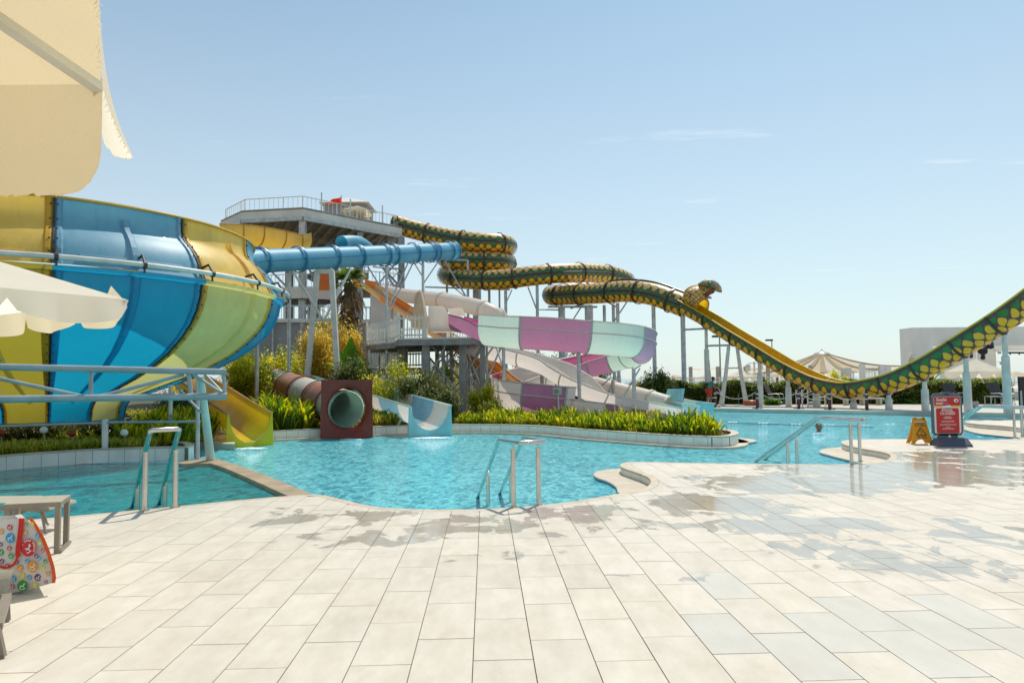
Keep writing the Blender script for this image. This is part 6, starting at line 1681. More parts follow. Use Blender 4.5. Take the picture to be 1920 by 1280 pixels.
# ------------------------------------------------------------------ pool handrails
def handrail(label, tops, water, posts, shorts, loop=False, r=0.026):
    root = thing('pool_handrail', label, 'handrail', tuple(V((posts[0].x, posts[0].y, 0))))
    for (near, bend), w_ in zip(tops, water):
        mb = MB(); pts = [near, bend, w_] if bend else [near, w_]
        P = [pts[0]]
        for i in range(1, len(pts) - 1):
            a, b, c = pts[i - 1], pts[i], pts[i + 1]
            for t in (0.0, .25, .5, .75, 1.0):
                p = b + (a - b).normalized() * 0.06 * (1 - t) ** 2 + (c - b).normalized() * 0.06 * t ** 2; P.append(p)
        P.append(pts[-1] + (pts[-1] - pts[-2]).normalized() * 0.3)
        mb.tube(P, r, 14); mb.build('rail', M['steel'], root, smooth=True)
    a, b = tops[0][0], tops[1][0]
    o_ = (a - (tops[0][1] or water[0])); o_.normalize()
    mb = MB(); e = 0.05
    if not loop: pts = [a - o_ * .002, a + o_ * 0.02 + (b - a).normalized() * .02, b + o_ * 0.02 - (b - a).normalized() * .02, b - o_ * .002]
    else: pts = [a - o_ * .002, a + o_ * 0.035, a + o_ * 0.06 + (b - a).normalized() * 0.03, b + o_ * 0.06 - (b - a).normalized() * 0.03, b + o_ * 0.035, b - o_ * .002]
    mb.tube(pts, r * 1.02, 14); mb.build('crossbar', M['steel'], root, smooth=True)
    for p, zt in posts_(posts):
        mb = MB(); mb.tube([(p.x, p.y, -0.02), (p.x, p.y, zt)], r * 1.15, 14); q = mb.build('post', M['steel'], root, smooth=True)
        mb = MB(); mb.tube([(p.x, p.y, zt - .004), (p.x, p.y, zt + .012)], r * 1.35, 14); mb.build('cap', M['steel'], q, smooth=True)
        if not loop: mb = MB(); mb.tube([(p.x, p.y, zt), (p.x, p.y, zt + .07)], 0.009, 8); mb.build('stub', M['steel'], q, smooth=True)
        mb = MB(); mb.tube([(p.x, p.y, 0.0), (p.x, p.y, 0.012)], r * 2.0, 16); mb.build('base_flange', M['steel'], q, smooth=True)
    for p, zt in posts_(shorts):
        mb = MB(); mb.tube([(p.x, p.y, -0.6), (p.x, p.y, zt)], r * 1.1, 14); q = mb.build('post', M['steel'], root, smooth=True)
        mb = MB(); mb.tube([(p.x, p.y, zt), (p.x, p.y, zt + .05)], 0.009, 8); mb.build('stub', M['steel'], q, smooth=True)
    return root
def posts_(l): return [(V((p.x, p.y, 0)), p.z) for p in l]
def zp(p, z): return V((p.x, p.y, z))
HZ = 0.78
A1, A2, B1, B2 = G(936, 824, HZ), G(973, 830, HZ), G(982, 820, HZ), G(1021, 827, HZ)
wA, wB = G(896, 932, -.18), G(937, 926, -.18)
handrail('low steel handrail in the middle of the near pool edge', [(A2, A1), (B2, B1)], [wA, wB], [zp(G(963, 950, 0), HZ - .09), zp(G(1010, 946, 0), HZ - .09)], [zp(A1.lerp(wA, .5), A1.lerp(wA, .5).z - .07), zp(B1.lerp(wB, .5), B1.lerp(wB, .5).z - .07)])
a, b = G(281, 811, .955), G(335, 808, .955); wA, wB = G(248, 951, -.2), G(298, 946, -.2)
handrail('tall looped steel handrail at the dark pool left of the divider', [(a, None), (b, None)], [wA, wB], [zp(G(271, 957, 0), .70), zp(G(328, 951, 0), .70)], [zp(a.lerp(wA, .66), a.lerp(wA, .66).z - .05), zp(b.lerp(wB, .66), b.lerp(wB, .66).z - .05)], loop=True, r=0.03)
A1, A2, B1, B2 = G(1530, 784, HZ), G(1616, 787.5, HZ), G(1541, 782, HZ), G(1622, 785, HZ)
wA, wB = G(1416, 866, -.18), G(1433, 862, -.18)
handrail('long steel handrail sloping into the far basin, left of the orange floor sign', [(A2, A1), (B2, B1)], [wA, wB], [zp(G(1597, 868, 0), HZ - .09), zp(G(1613, 864.5, 0), HZ - .09)], [zp(A1.lerp(wA, .45), A1.lerp(wA, .45).z - .07), zp(B1.lerp(wB, .42), B1.lerp(wB, .42).z - .07)])
A1, A2, B1, B2 = G(1834, 762, HZ), G(1935, 766, HZ), G(1845, 760, HZ), G(1940, 763, HZ)
wA, wB = G(1742, 823, -.18), G(1757, 820, -.18)
handrail('steel handrail behind the red pool sign at the right edge', [(A2, A1), (B2, B1)], [wA, wB], [zp(G(1903, 820, 0), HZ - .09), zp(G(1917, 818, 0), HZ - .09)], [zp(A1.lerp(wA, .3), A1.lerp(wA, .3).z - .07), zp(B1.lerp(wB, .55), B1.lerp(wB, .55).z - .07)])

# ------------------------------------------------------------------ signs
def text(s, size, mat_, parent, loc, rz=0.0, tilt=PI / 2, name='lettering', shear=0.0, align='CENTER', ext=0.0006, sx=1.0, bold=0.0):
    cu = bpy.data.curves.new('t', 'FONT'); cu.body = s; cu.size = size; cu.align_x = align; cu.align_y = 'CENTER'; cu.extrude = ext; cu.shear = shear; cu.offset = bold; cu.resolution_u = 3
    o = bpy.data.objects.new('t', cu); col.objects.link(o)
    dg = bpy.context.evaluated_depsgraph_get(); me = bpy.data.meshes.new_from_object(o.evaluated_get(dg)); bpy.data.objects.remove(o); bpy.data.curves.remove(cu)
    M4 = Matrix.Translation(V(loc) - ORG.get(parent.name, V((0, 0, 0)))) @ Matrix.Rotation(rz, 4, 'Z') @ Matrix.Rotation(tilt, 4, 'X') @ Matrix.Diagonal((sx, 1, 1, 1))
    me.transform(M4); me.materials.clear(); me.materials.append(mat_); me.name = name
    return link_mesh(name, me, parent)
M['red'] = mat('sign_red', (0.52, 0.012, 0.012), 0.4, 0, 0.05)
M['signgrey'] = mat('sign_grey', (0.10, 0.13, 0.15), 0.45, 0, 0.08)
M['signwhite'] = mat('sign_white', (0.72, 0.72, 0.70), 0.4, 0, 0.03)
M['signyellow'] = mat('sign_yellow', (0.75, 0.50, 0.01), 0.4, 0, 0.03)
M['orange'] = mat('floor_sign_orange', (0.85, 0.36, 0.01), 0.45, 0, 0.08)
M['ink'] = mat('ink', (0.03, 0.02, 0.02), 0.5)
M['slate'] = mat('slate_plastic', (0.085, 0.10, 0.14), 0.55, 0, 0.1)
def rrect(w, h, r, n=5, cx=0, cy=0):
    out = []
    for sx, sy, a0 in ((1, 1, 0), (-1, 1, PI / 2), (-1, -1, PI), (1, -1, 1.5 * PI)):
        for k in range(n + 1):
            a = a0 + PI / 2 * k / n; out.append((cx + sx * (w / 2 - r) + r * math.cos(a), cy + sy * (h / 2 - r) + r * math.sin(a)))
    return out
def plate(poly, y0, y1, c, rz=0.0, tilt=0.0, holes=None):
    """A flat plate standing in the xz plane, from y0 to y1 of thickness."""
    R = Matrix.Rotation(rz, 3, 'Z') @ Matrix.Rotation(tilt, 3, 'X')
    f = [R @ V((x, y0, z)) + V(c) for x, z in poly]; b = [R @ V((x, y1, z)) + V(c) for x, z in poly]; n_ = len(poly)
    mb = MB(); mb.add(f + b, [tuple(range(n_)), tuple(range(n_, 2 * n_))[::-1]] + [(i, n_ + i, n_ + (i + 1) % n_, (i + 1) % n_) for i in range(n_)]); return mb
c = G(1779, 836, 0); ps = thing('pool_sign', 'red pool closed sign in a grey frame on a heavy slate-grey base', 'sign', tuple(c)); rz = rad(-3)
zc = 0.70
mb = plate([(-.335, -.40), (-.28, -.47), (.28, -.47), (.335, -.40), (.335, .38), (.28, .455), (.12, .465), (.08, .485), (-.08, .485), (-.12, .465), (-.28, .455), (-.335, .38)], 0.0, 0.05, c + V((0, 0, zc))); mb.build('frame', M['signgrey'], ps, tri=True)
mb = plate(rrect(.11, .028, .012, 3, 0, .435), -.003, .0, c + V((0, 0, zc))); mb.build('grip_slot', M['black'], ps)
mb = plate(rrect(.585, .80, .03, 4, 0, -.015), -.004, .0, c + V((0, 0, zc))); mb.build('poster', M['signwhite'], ps)
mb = plate([(-.285, .19), (.285, .19), (.285, .36), (.262, .378), (-.262, .378), (-.285, .36)], -.008, -.0045, c + V((0, 0, zc))); mb.build('header', M['red'], ps)
mb = plate([(-.285, .155), (.285, .155), (.285, .1885), (-.285, .1885)], -.007, -.0045, c + V((0, 0, zc))); mb.build('stripe', M['signyellow'], ps)
mb = plate(rrect(.51, .60, .04, 5, 0, -.20 + .02), -.007, -.0045, c + V((0, 0, zc - .0))); 
mb = plate(rrect(.50, .545, .035, 5, 0, -.135 - .005), -.008, -.0045, c + V((0, 0, zc))); mb.build('red_panel', M['red'], ps)
mb = plate([(-.12, .142), (.10, .142), (.10, .175), (.07, .175), (.065, .205), (-.12, .175)], -.011, -.0085, c + V((0, 0, zc))); mb.build('label', M['signwhite'], ps)
yy = -.0095
def T(s, size, x, z, m_='signwhite', **k): text(s, size, M[m_], ps, c + V((x, yy, zc + z)), **k)
T('Sueño', .098, -.255, .318, shear=0.3, align='LEFT', bold=.0022)
T('hotels', .022, -.12, .277, align='LEFT')
mb = plate([(-.25, .222), (-.10, .222), (-.10, .25), (-.25, .25)], -.0105, -.0085, c + V((0, 0, zc))); mb.build('label', M['signwhite'], ps)
mb = plate([(-.09, .226), (.03, .226), (.03, .246), (-.09, .246)], -.0105, -.0085, c + V((0, 0, zc))); mb.build('label', M['f_mauve'], ps)
mb = plate([(.2 + .052 * math.cos(a), .30 + .042 * math.sin(a)) for a in np.linspace(0, 2 * PI, 20)[:-1]], -.0105, -.0085, c + V((0, 0, zc))); mb.build('emblem', M['signwhite'], ps)
mb = plate([(.205 + .022 * math.cos(a), .295 + .02 * math.sin(a)) for a in np.linspace(0, 2 * PI, 12)[:-1]], -.0125, -.0107, c + V((0, 0, zc))); mb.build('emblem', M['slate'], ps)
T('POOL', .075, 0, .083, sx=1.3, bold=.002); T('CLOSED', .075, 0, .016, sx=1.2, bold=.002)
for z_, s_ in ((-.032, '•'), (-.062, 'HAVUZ'), (-.088, 'KAPALIDIR'), (-.122, '•'), (-.16, 'PISCINE FERMEE'), (-.195, '•'), (-.232, 'БАССЕЙН ЗАКРЫТ'), (-.262, '•'), (-.292, 'POOL'), (-.322, 'GESCHLOSSEN')):
    T(s_, .036 if s_ != '•' else .03, 0, z_, sx=1.1, bold=.0006)
mb = MB(); 
bp = [(-.34, -.24, 0), (.34, -.24, 0), (.34, .24, 0), (-.34, .24, 0), (-.335, -.23, .04), (.335, -.23, .04), (.335, .23, .04), (-.335, .23, .04), (-.31, -.07, .18), (.31, -.07, .18), (.31, .09, .18), (-.31, .09, .18)]
fs = []
for k in (0, 4): fs += [(k + i, k + (i + 1) % 4, k + 4 + (i + 1) % 4, k + 4 + i) for i in range(4)]
fs.append((8, 9, 10, 11))
R3 = Matrix.Rotation(rad(-6), 3, 'Z'); mb.add([R3 @ V(p) + c + V((.05, 0, 0.002)) for p in bp], fs); mb.build('base', M['slate'], ps, bevel=0.01)
mb = MB(); mb.box(tuple(c + V((0, .03, .22))), (.42, .06, .09)); mb.build('bracket', M['signgrey'], ps)
mb = MB(); mb.box(tuple(c + V((.02, -.008, .215))), (.045, .02, .05)); mb.build('bolt', M['signwhite'], ps)
mb = MB(); mb.beam(c + V((-.34, -.262, .03)), c + V((-.30, -.262, .12)), .01, .012, V((0, 1, 0))); mb.build('red_mark', M['red'], ps)

c = G(1725, 832.5, 0); wf = thing('wet_floor_sign', 'small orange wet floor sign standing left of the red pool sign', 'sign', tuple(c))
def shape(): return [(-.235, 0), (-.155, 0), (-.13, .05), (-.08, .10), (0, .12), (.08, .10), (.13, .05), (.155, 0), (.235, 0), (.175, .22), (.15, .42), (.13, .60), (.105, .625), (.05, .628), (.045, .60), (-.045, .60), (-.05, .628), (-.105, .625), (-.13, .60), (-.15, .42), (-.175, .22)]
for sgn in (-1, 1):
    tl = rad(17) * sgn; rz_ = rad(-14)
    R = Matrix.Rotation(rz_, 3, 'Z') @ Matrix.Rotation(tl, 3, 'X') if sgn < 0 else Matrix.Rotation(rz_, 3, 'Z') @ Matrix.Rotation(tl, 3, 'X')
    top_ = c + V((0, 0, .61)); base = top_ + R @ V((0, 0, -.625))
    mb = plate(shape(), -.008, .008, base, rz_, tl); lf = mb.build('leaf_panel', M['orange'], wf, tri=True)
    if sgn < 0: front = (base, R, rz_, tl)
# the near leaf leans towards the camera at its foot
base, R, rz_, tl = front
Rn = Matrix.Rotation(rz_, 3, 'Z') @ Matrix.Rotation(-tl, 3, 'X')
tl = -rad(17)
near_base = min([c + V((0, 0, .61)) + (Matrix.Rotation(rz_, 3, 'Z') @ Matrix.Rotation(a_, 3, 'X')) @ V((0, 0, -.625)) for a_ in (rad(17), -rad(17))], key=lambda p: p.y)
ta_ = rad(17) if ((c + V((0, 0, .61)) + (Matrix.Rotation(rz_, 3, 'Z') @ Matrix.Rotation(rad(17), 3, 'X')) @ V((0, 0, -.625))) - near_base).length < 1e-5 else -rad(17)
Rn = Matrix.Rotation(rz_, 3, 'Z') @ Matrix.Rotation(ta_, 3, 'X')
def WT(s, size, x, z, m_='ink', **k): text(s, size, M[m_], wf, near_base + Rn @ V((x, -.0105, z)), rz=rz_, tilt=PI / 2 + ta_, **k)
for m_, poly in (('signwhite', [(-.10, .505), (.10, .505), (.10, .525), (-.10, .525)]), ('ink', [(-.115, .21), (.115, .21), (0, .40)]), ('orange', [(-.085, .226), (.085, .226), (0, .37)])):
    dd = {'signwhite': (-.0105, -.0082), 'ink': (-.0105, -.0082), 'orange': (-.0125, -.0107)}[m_]
    mb = plate(poly, dd[0], dd[1], near_base, rz_, ta_); mb.build('print', M[m_], wf)
mb = MB(); q = lambda x, z: near_base + Rn @ V((x, -.014, z))
for a_, b_, w_ in (((-.012, .315), (.012, .275), .02), ((.012, .275), (.045, .245), .016), ((.012, .275), (-.02, .24), .014), ((-.012, .315), (.035, .325), .012), ((-.012, .31), (-.045, .285), .012)): mb.beam(q(*a_), q(*b_), w_, .002, up=V((0, 0, 1)))
mb.ball(q(-.022, .335), .013, 8); tag(mb.build('slipping_figure', M['ink'], wf), kind='stuff')
WT('DIKKAT', .045, 0, .475, sx=1.2, bold=.001); WT('ISLAK ZEMIN', .034, 0, .43, sx=1.2, bold=.001); WT('CAUTION', .036, 0, .185, sx=1.1, bold=.001); WT('WET FLOOR', .032, 0, .15, sx=1.1, bold=.001)
for x, z in ((-.09, .58), (.09, .58), (-.17, .06), (.17, .06)):
    mb = plate([(x + .014 * math.cos(a), z + .014 * math.sin(a)) for a in np.linspace(0, 2 * PI, 10)[:-1]], -.0105, -.0082, near_base, rz_, ta_); mb.build('rivet', M['f_maroon'], wf)

# ------------------------------------------------------------------ bag, table, loungers at the left edge
M['taupe'] = mat('taupe_aluminium', (0.25, 0.21, 0.165), 0.45, 0, 0.08, 6, 0.05, 60)
M['sling'] = mat('sling_fabric', (0.50, 0.45, 0.35), 0.8, 0, 0.08, 30, 0.3, 200, trans=0.2)
tbl = thing('side_table', 'square taupe side table behind the shopping bag', 'table', tuple(G(70, 1030, 0)))
ZTb = 0.47
q = [G(7, 945, ZTb), G(114, 940, ZTb), G(133, 927, ZTb), G(28, 932, ZTb)]
tp = [(p.x, p.y) for p in q]; mb = MB(); mb.prism(tp, ZTb - .045, ZTb - .006); mb.build('apron', M['taupe'], tbl)
tpi = [(p[0] * .97 + sum(t[0] for t in tp) / 4 * .03, p[1] * .97 + sum(t[1] for t in tp) / 4 * .03) for p in tp]
mb = MB(); mb.prism(tp, ZTb - .006, ZTb); mb.build('tabletop', M['sling'], tbl)
cxm = V((sum(p.x for p in q) / 4, sum(p.y for p in q) / 4, 0))
rzt2 = math.atan2(q[1].y - q[0].y, q[1].x - q[0].x)
for p in q:
    d = (cxm - V((p.x, p.y, 0))).normalized() * 0.035; mb = MB(); mb.box((p.x + d.x, p.y + d.y, (ZTb - .045) / 2), (.042, .042, ZTb - .045), rzt2); mb.build('leg', M['taupe'], tbl)
for i, j in ((0, 3), (1, 2)):
    mb = MB(); a_, b_ = zp(q[i], .02), zp(q[j], .02); mb.beam(a_, b_, .03, .02); mb.build('foot_rail', M['taupe'], tbl)

bg_ = thing('shopping_bag', 'white shopping bag printed with coloured rocking-horse dots and red straps', 'bag', tuple(G(40, 1105, 0)))
YB = 5.22
def BP(px, py, d=0.0): 
    p = A(px, py, YB + d); return p
M['bagwhite'] = mat('bag_film', (0.66, 0.64, 0.60), 0.35, 0, 0.06, 9, 0.25, 9, trans=0.12)
M['strap'] = mat('strap_red', (0.66, 0.02, 0.012), 0.6, 0, 0.1, 40, 0.3, 200, trans=0.15, tcol=(0.9, 0.05, 0.02))
M['strap_o'] = mat('binding_orange', (0.74, 0.11, 0.015), 0.6, 0, 0.1, 40, 0.3, 200, trans=0.2, tcol=(0.95, 0.2, 0.03))
fpts = [(-48, 975), (-5, 974), (35, 972), (47, 970), (60, 982), (74, 1003), (86, 1030), (95, 1060), (99, 1085), (96, 1093), (60, 1103), (17, 1113), (-48, 1122)]
nF = len(fpts)
fr_ = [BP(x, y) for x, y in fpts]; bk_ = [BP(x, y) + V((-.20 if y > 1000 else -.13, 0.24 if y > 1000 else 0.14, 0.0)) for x, y in fpts]
for p in fr_ + bk_: p.z = max(p.z, 0.006)
mb = MB()
# front with a gentle bulge: fan rings towards the middle
cF = BP(25, 1045); ringv = [fr_, [cF + (p - cF) * .6 + V((0, -.035, 0)) for p in fr_], [cF + (p - cF) * .25 + V((0, -.05, 0)) for p in fr_]]
vs = [p for r in ringv for p in r] + [cF + V((0, -.053, 0))]
mb.add(vs, [(k * nF + i, (k + 1) * nF + i, (k + 1) * nF + (i + 1) % nF, k * nF + (i + 1) % nF) for k in range(2) for i in range(nF)] + [(2 * nF + i, 3 * nF, 2 * nF + (i + 1) % nF) for i in range(nF)])
mb.add(fr_ + bk_, [(i, (i + 1) % nF, nF + (i + 1) % nF, nF + i) for i in range(nF) if i not in (0, 1)] + [tuple(range(nF, 2 * nF))])
body = mb.build('bag_body', M['bagwhite'], bg_, smooth=True)
mb = MB(); ed = [BP(x, y) + V((0.0, -.004, 0)) for x, y in ((57, 970), (68, 985), (82, 1010), (92, 1035), (100, 1062), (103, 1082), (101, 1092))]
vs = []
for p in ed: vs += [p + V((-.012, -.006, 0)), p + V((.012, .0, 0)), p + V((-.01, .03, .0))]
mb.add(vs, [(3 * i + j, 3 * i + 3 + j, 3 * i + 4 + j, 3 * i + 1 + j) for i in range(len(ed) - 1) for j in (0, 1)]); mb.build('side_binding', M['strap_o'], bg_, smooth=True)
def bulge(px, py):      # depth offset of the bulging front at this pixel
    mxd = 0.0; p = V((px - 25, (py - 1045), 0)); 
    d = min(1.0, math.hypot(p.x / 72, p.y / 70)); return -.053 * (1 - d ** 1.6) - .006
def strip(pxs, w, m_, name, lift=.004):
    pts = cr([V((x, y, 0)) for x, y in pxs], 3)[0]; vs = []
    for i, p in enumerate(pts):
        t = (pts[min(i + 1, len(pts) - 1)] - pts[max(i - 1, 0)]).normalized(); n_ = V((-t.y, t.x, 0)) * w / 2
        for q_ in (p - n_, p + n_): vs.append(BP(q_.x, q_.y, bulge(q_.x, q_.y) - lift))
    mb = MB(); mb.add(vs, [(2 * i, 2 * i + 1, 2 * i + 3, 2 * i + 2) for i in range(len(pts) - 1)]); return mb.build(name, m_, bg_, smooth=True)
strip([(40.5, 971), (39, 990), (36.5, 1010), (34, 1028), (33.5, 1043)], 10, M['strap'], 'strap', .012)
strip([(33.5, 1042), (27, 1056), (15, 1063), (4, 1063), (-12, 1056), (-22, 1045)], 4.5, M['strap'], 'strap', .012)
CC = {'r': (0.60, 0.02, 0.03), 'b': (0.02, 0.30, 0.58), 'g': (0.02, 0.33, 0.04), 'o': (0.76, 0.30, 0.02), 'y': (0.72, 0.66, 0.03), 'm': (0.20, 0.02, 0.12), 'p': (0.62, 0.04, 0.14)}
for k_, v_ in CC.items(): M['dot_' + k_] = mat('print_' + k_, v_, 0.4, 0, 0.03)
def dot(px, py, r, c_, horse=True, aspect=1.1):
    vs = [BP(px, py, bulge(px, py) - .006)] + [BP(px + r * math.cos(a), py + r * aspect * math.sin(a), bulge(px + r * math.cos(a), py + r * aspect * math.sin(a)) - .005) for a in np.linspace(0, 2 * PI, 17)[:-1]]
    mb = MB(); mb.add(vs, [(0, 1 + i, 1 + (i + 1) % 16) for i in range(16)]); d_ = mb.build('printed_dot', M['dot_' + c_], bg_)
    # rocking horse: body, neck, legs, rocker
    def hp_(pl_): return [BP(px + x * r, py + y * r * aspect, bulge(px, py) - .009) for x, y in pl_]
    mb = MB()
    for pl_ in ([(-.42, -.08), (.28, -.12), (.3, .16), (-.4, .16)], [(.12, -.1), (.22, -.58), (.48, -.5), (.56, -.32), (.36, -.28), (.34, .0)], [(-.42, .1), (-.28, .1), (-.36, .42), (-.5, .42)], [(.16, .1), (.3, .1), (.42, .36), (.28, .4)], [(-.6, .3), (-.3, .5), (.1, .52), (.5, .34), (.62, .42), (.15, .66), (-.3, .64), (-.66, .42)], [(-.42, -.08), (-.62, .06), (-.52, .2), (-.38, .1)]):
        mb.add(hp_(pl_), [tuple(range(len(pl_)))])
    tag(mb.build('horse_print', M['signwhite'], d_, tri=True), kind='stuff')
for x, y, r, c_ in ((18, 988, 5, 'r'), (19, 1008, 8.6, 'b'), (2, 996, 5, 'o'), (1, 1020, 4, 'm'), (17, 1027.5, 4.3, 'p'), (1, 1035, 5.8, 'g'), (20, 1042, 4.8, 'g'), (3, 1052, 4.5, 'm'), (13, 1060.5, 4.2, 'p'), (49, 982, 3, 'g'), (60, 982, 4, 'y'), (47, 998, 4.3, 'o'), (70, 1004, 4.3, 'b'), (74, 1018, 3.6, 'y'), (80, 1031, 3.8, 'p'), (68, 1042, 3.8, 'm'), (74, 1046, 3.6, 'b'),
                    (51, 1052, 4, 'b'), (85, 1052, 4, 'g'), (61, 1062, 9.6, 'o'), (80, 1065.5, 4.6, 'y'), (37, 1065.5, 6, 'o'), (31, 1053.5, 4, 'm'), (16, 1073, 5, 'y'), (42, 1079, 5, 'y'), (55, 1082, 4.5, 'b'), (71, 1082, 6.4, 'm'), (90, 1075.5, 4, 'o'), (25, 1085, 5.5, 'b'), (42, 1098, 9.6, 'g'), (65, 1097, 5, 'y'), (86, 1090, 3.5, 'p'), (22, 1099.5, 4.5, 'p'), (-10, 1080, 6, 'r')):
    dot(x, y, r, c_)
px0, py0, r0 = 53, 1026, 14.5
vs = [BP(px0, py0, bulge(px0, py0) - .007)] + [BP(px0 + r0 * math.cos(a), py0 + r0 * 1.15 * math.sin(a), bulge(px0 + r0 * math.cos(a), py0 + r0 * math.sin(a)) - .0065) for a in np.linspace(0, 2 * PI, 33)[:-1]]
mb = MB(); mb.add(vs, [(0, 1 + i, 1 + (i + 1) % 32) for i in range(32)]); emb = mb.build('emblem', M['dot_r'], bg_)
mb = MB()
for pl_ in ([(-.30, -.02), (.22, -.06), (.24, .16), (-.3, .2)], [(.08, -.04), (.12, -.46), (.22, -.52), (.40, -.36), (.42, -.22), (.28, -.22), (.26, .04)], [(-.32, .1), (-.2, .1), (-.26, .42), (-.38, .42)], [(.12, .1), (.26, .1), (.36, .3), (.24, .34)], [(-.48, .34), (-.2, .46), (.1, .42), (.4, .2), (.5, .26), (.12, .54), (-.2, .58), (-.5, .46)], [(-.3, -.02), (-.46, .1), (-.4, .22), (-.26, .12)]):
    mb.add([BP(px0 - 1 + x * r0, py0 + 1.5 + y * r0 * 1.15, bulge(px0, py0) - .011) for x, y in pl_], [tuple(range(len(pl_)))])
tag(mb.build('horse_print', M['signwhite'], emb, tri=True), kind='stuff')
word = 'BABY CARE HOUSE'
for i, ch in enumerate(word):
    if ch == ' ': continue
    a = rad(-208 + i * 236 / (len(word) - 1)); rr3 = r0 * .80
    p = BP(px0 + rr3 * math.cos(a), py0 + rr3 * 1.15 * math.sin(a), bulge(px0, py0) - .010)
    cu_r = -(a + PI / 2)
    cu = bpy.data.curves.new('t', 'FONT'); cu.body = ch; cu.size = .0185; cu.align_x = 'CENTER'; cu.align_y = 'CENTER'; cu.offset = .0008
    o = bpy.data.objects.new('t', cu); col.objects.link(o); dg = bpy.context.evaluated_depsgraph_get(); me = bpy.data.meshes.new_from_object(o.evaluated_get(dg)); bpy.data.objects.remove(o)
    me.transform(Matrix.Translation(p - ORG[bg_.name]) @ Matrix.Rotation(PI / 2, 4, 'X') @ Matrix.Rotation(cu_r, 4, 'Z')); me.materials.clear(); me.materials.append(M['signwhite']); link_mesh('lettering', me, emb)

def arc3(a, b, c, n=9):      # quadratic curve
    a, b, c = V(a), V(b), V(c); return [a * (1 - t) ** 2 + b * 2 * t * (1 - t) + c * t * t for t in np.linspace(0, 1, n)]
lg = thing('sun_lounger', 'taupe sun lounger with beige sling, its corner in the lower left of the photo', 'sun lounger', tuple(G(-30, 1180, 0)))
foot1, foot2 = G(15, 1165, 0), G(6, 1233, 0)
dd = V((-1, -.12, 0)).normalized()
zs_ = 0.30
c1_, c2_ = A(16, 1117, foot1.y + .02), A(5, 1150, foot2.y)
for f_, t_ in ((foot1, c1_), (foot2, A(-2, 1175, foot2.y))):
    mb = MB(); mb.beam(f_ + V((0, 0, 0.008)), t_ + V((-.01, 0, 0)), .022, .03); mb.build('leg', M['taupe'], lg)
    mb = MB(); mb.beam(f_ + V((0, 0, 0.008)), f_ + V((-.25, -.03, .008)), .03, .016); mb.build('leg', M['taupe'], lg)
mb = MB(); mb.beam(c1_, c1_ + dd * 1.2, .05, .04); mb.build('frame_rail', M['taupe'], lg)
mb = MB(); mb.beam(c1_ + V((-.01, 0, 0)), A(-2, 1175, foot2.y) + V((-.01, 0, 0)), .05, .04); mb.build('frame_rail', M['taupe'], lg)
up_ = [A(17, 1112, c1_.y), A(21, 1085, c1_.y + .03), A(24, 1068, c1_.y + .08)]
vs = [p + dd * .004 for p in up_] + [p + dd * 0.9 for p in up_]
mb = MB(); mb.add(vs, [(0, 1, 4, 3), (1, 2, 5, 4)]); mb.add([v + V((0, .012, 0)) for v in vs], [(3, 4, 1, 0), (4, 5, 2, 1)]); mb.build('sling', M['sling'], lg, smooth=True)
lg2 = thing('sun_lounger', 'sun lounger with curved tube arms behind the side table', 'sun lounger', tuple(G(30, 1010, 0)))
Yl = 7.25
mb = MB(); e_ = [A(-60, 943, Yl), A(20, 942, Yl), A(92, 951, Yl), A(93, 956, Yl)]; vs = e_ + [p + V((0, .45, 0.0)) for p in e_]
mb.add(vs, [(0, 1, 5, 4), (1, 2, 6, 5), (2, 3, 7, 6)]); mb.build('sling', M['sling'], lg2)
for k, (Yk, ends) in enumerate(((Yl, ((16, 973), (40, 958), (62, 948), (76, 958), (88, 1010))), (Yl + .42, ((30, 965), (50, 957), (70, 949), (80, 958), (91, 990))))):
    pts = cr([A(x, y, Yk) for x, y in ends], 0.06)[0]; pts[-1].z = max(0.02, pts[-1].z); mb = MB(); mb.tube(pts, .013, 8); mb.build('arm', M['taupe'], lg2, smooth=True)
mb = MB(); mb.beam(A(-60, 950, Yl), A(92, 956, Yl), .03, .035); mb.build('frame_rail', M['taupe'], lg2)
for px in (-30, 20):
    p = A(px, 955, Yl + .2); mb = MB(); mb.beam(p, (p.x, p.y, .0), .025, .025); mb.build('leg', M['taupe'], lg2)

# ------------------------------------------------------------------ parasols at the left
M['canvas_tan'] = mat('beige_canvas', (0.72, 0.61, 0.43), 0.9, 0, 0.10, 2.5, 0.25, 220, trans=0.42, tcol=(0.86, 0.70, 0.44))
p1 = thing('large_parasol', 'huge beige parasol overhead in the upper left corner, its frayed valance hanging', 'parasol', tuple(A(-500, 400, 1.2) * V((1, 1, 0)) if False else (-1.5, 0.5, 0)))
Pc = A(189, 158, 1.75)
hx_d = [V((math.cos(PI + k * PI / 3 + .0), math.sin(PI + k * PI / 3 + .0), 0)) for k in range(6)]
co = [Pc]
for k in range(5): co.append(co[-1] + hx_d[k] * 1.5)
ap = sum(co, V((0, 0, 0))) / 6 + V((0, 0, 0.52))
for k in range(6):
    a_, b_ = co[k], co[(k + 1) % 6]; nn_ = 8; vs = []
    for i in range(nn_ + 1):
        for j in range(nn_ + 1):
            e_ = a_.lerp(b_, j / nn_); p = ap.lerp(e_, i / nn_); p.z -= .02 * math.sin(PI * i / nn_) * math.sin(PI * j / nn_); vs.append(p)
    mb = MB(); mb.add(vs, [(i * (nn_ + 1) + j, (i + 1) * (nn_ + 1) + j, (i + 1) * (nn_ + 1) + j + 1, i * (nn_ + 1) + j + 1) for i in range(nn_) for j in range(nn_)]); mb.build('canopy_panel', M['canvas_tan'], p1, smooth=True)
    mb = MB(); mb.beam(ap - V((0, 0, .03)), a_ - V((0, 0, .014)), .036, .02); mb.build('rib', M['post_white'], p1)
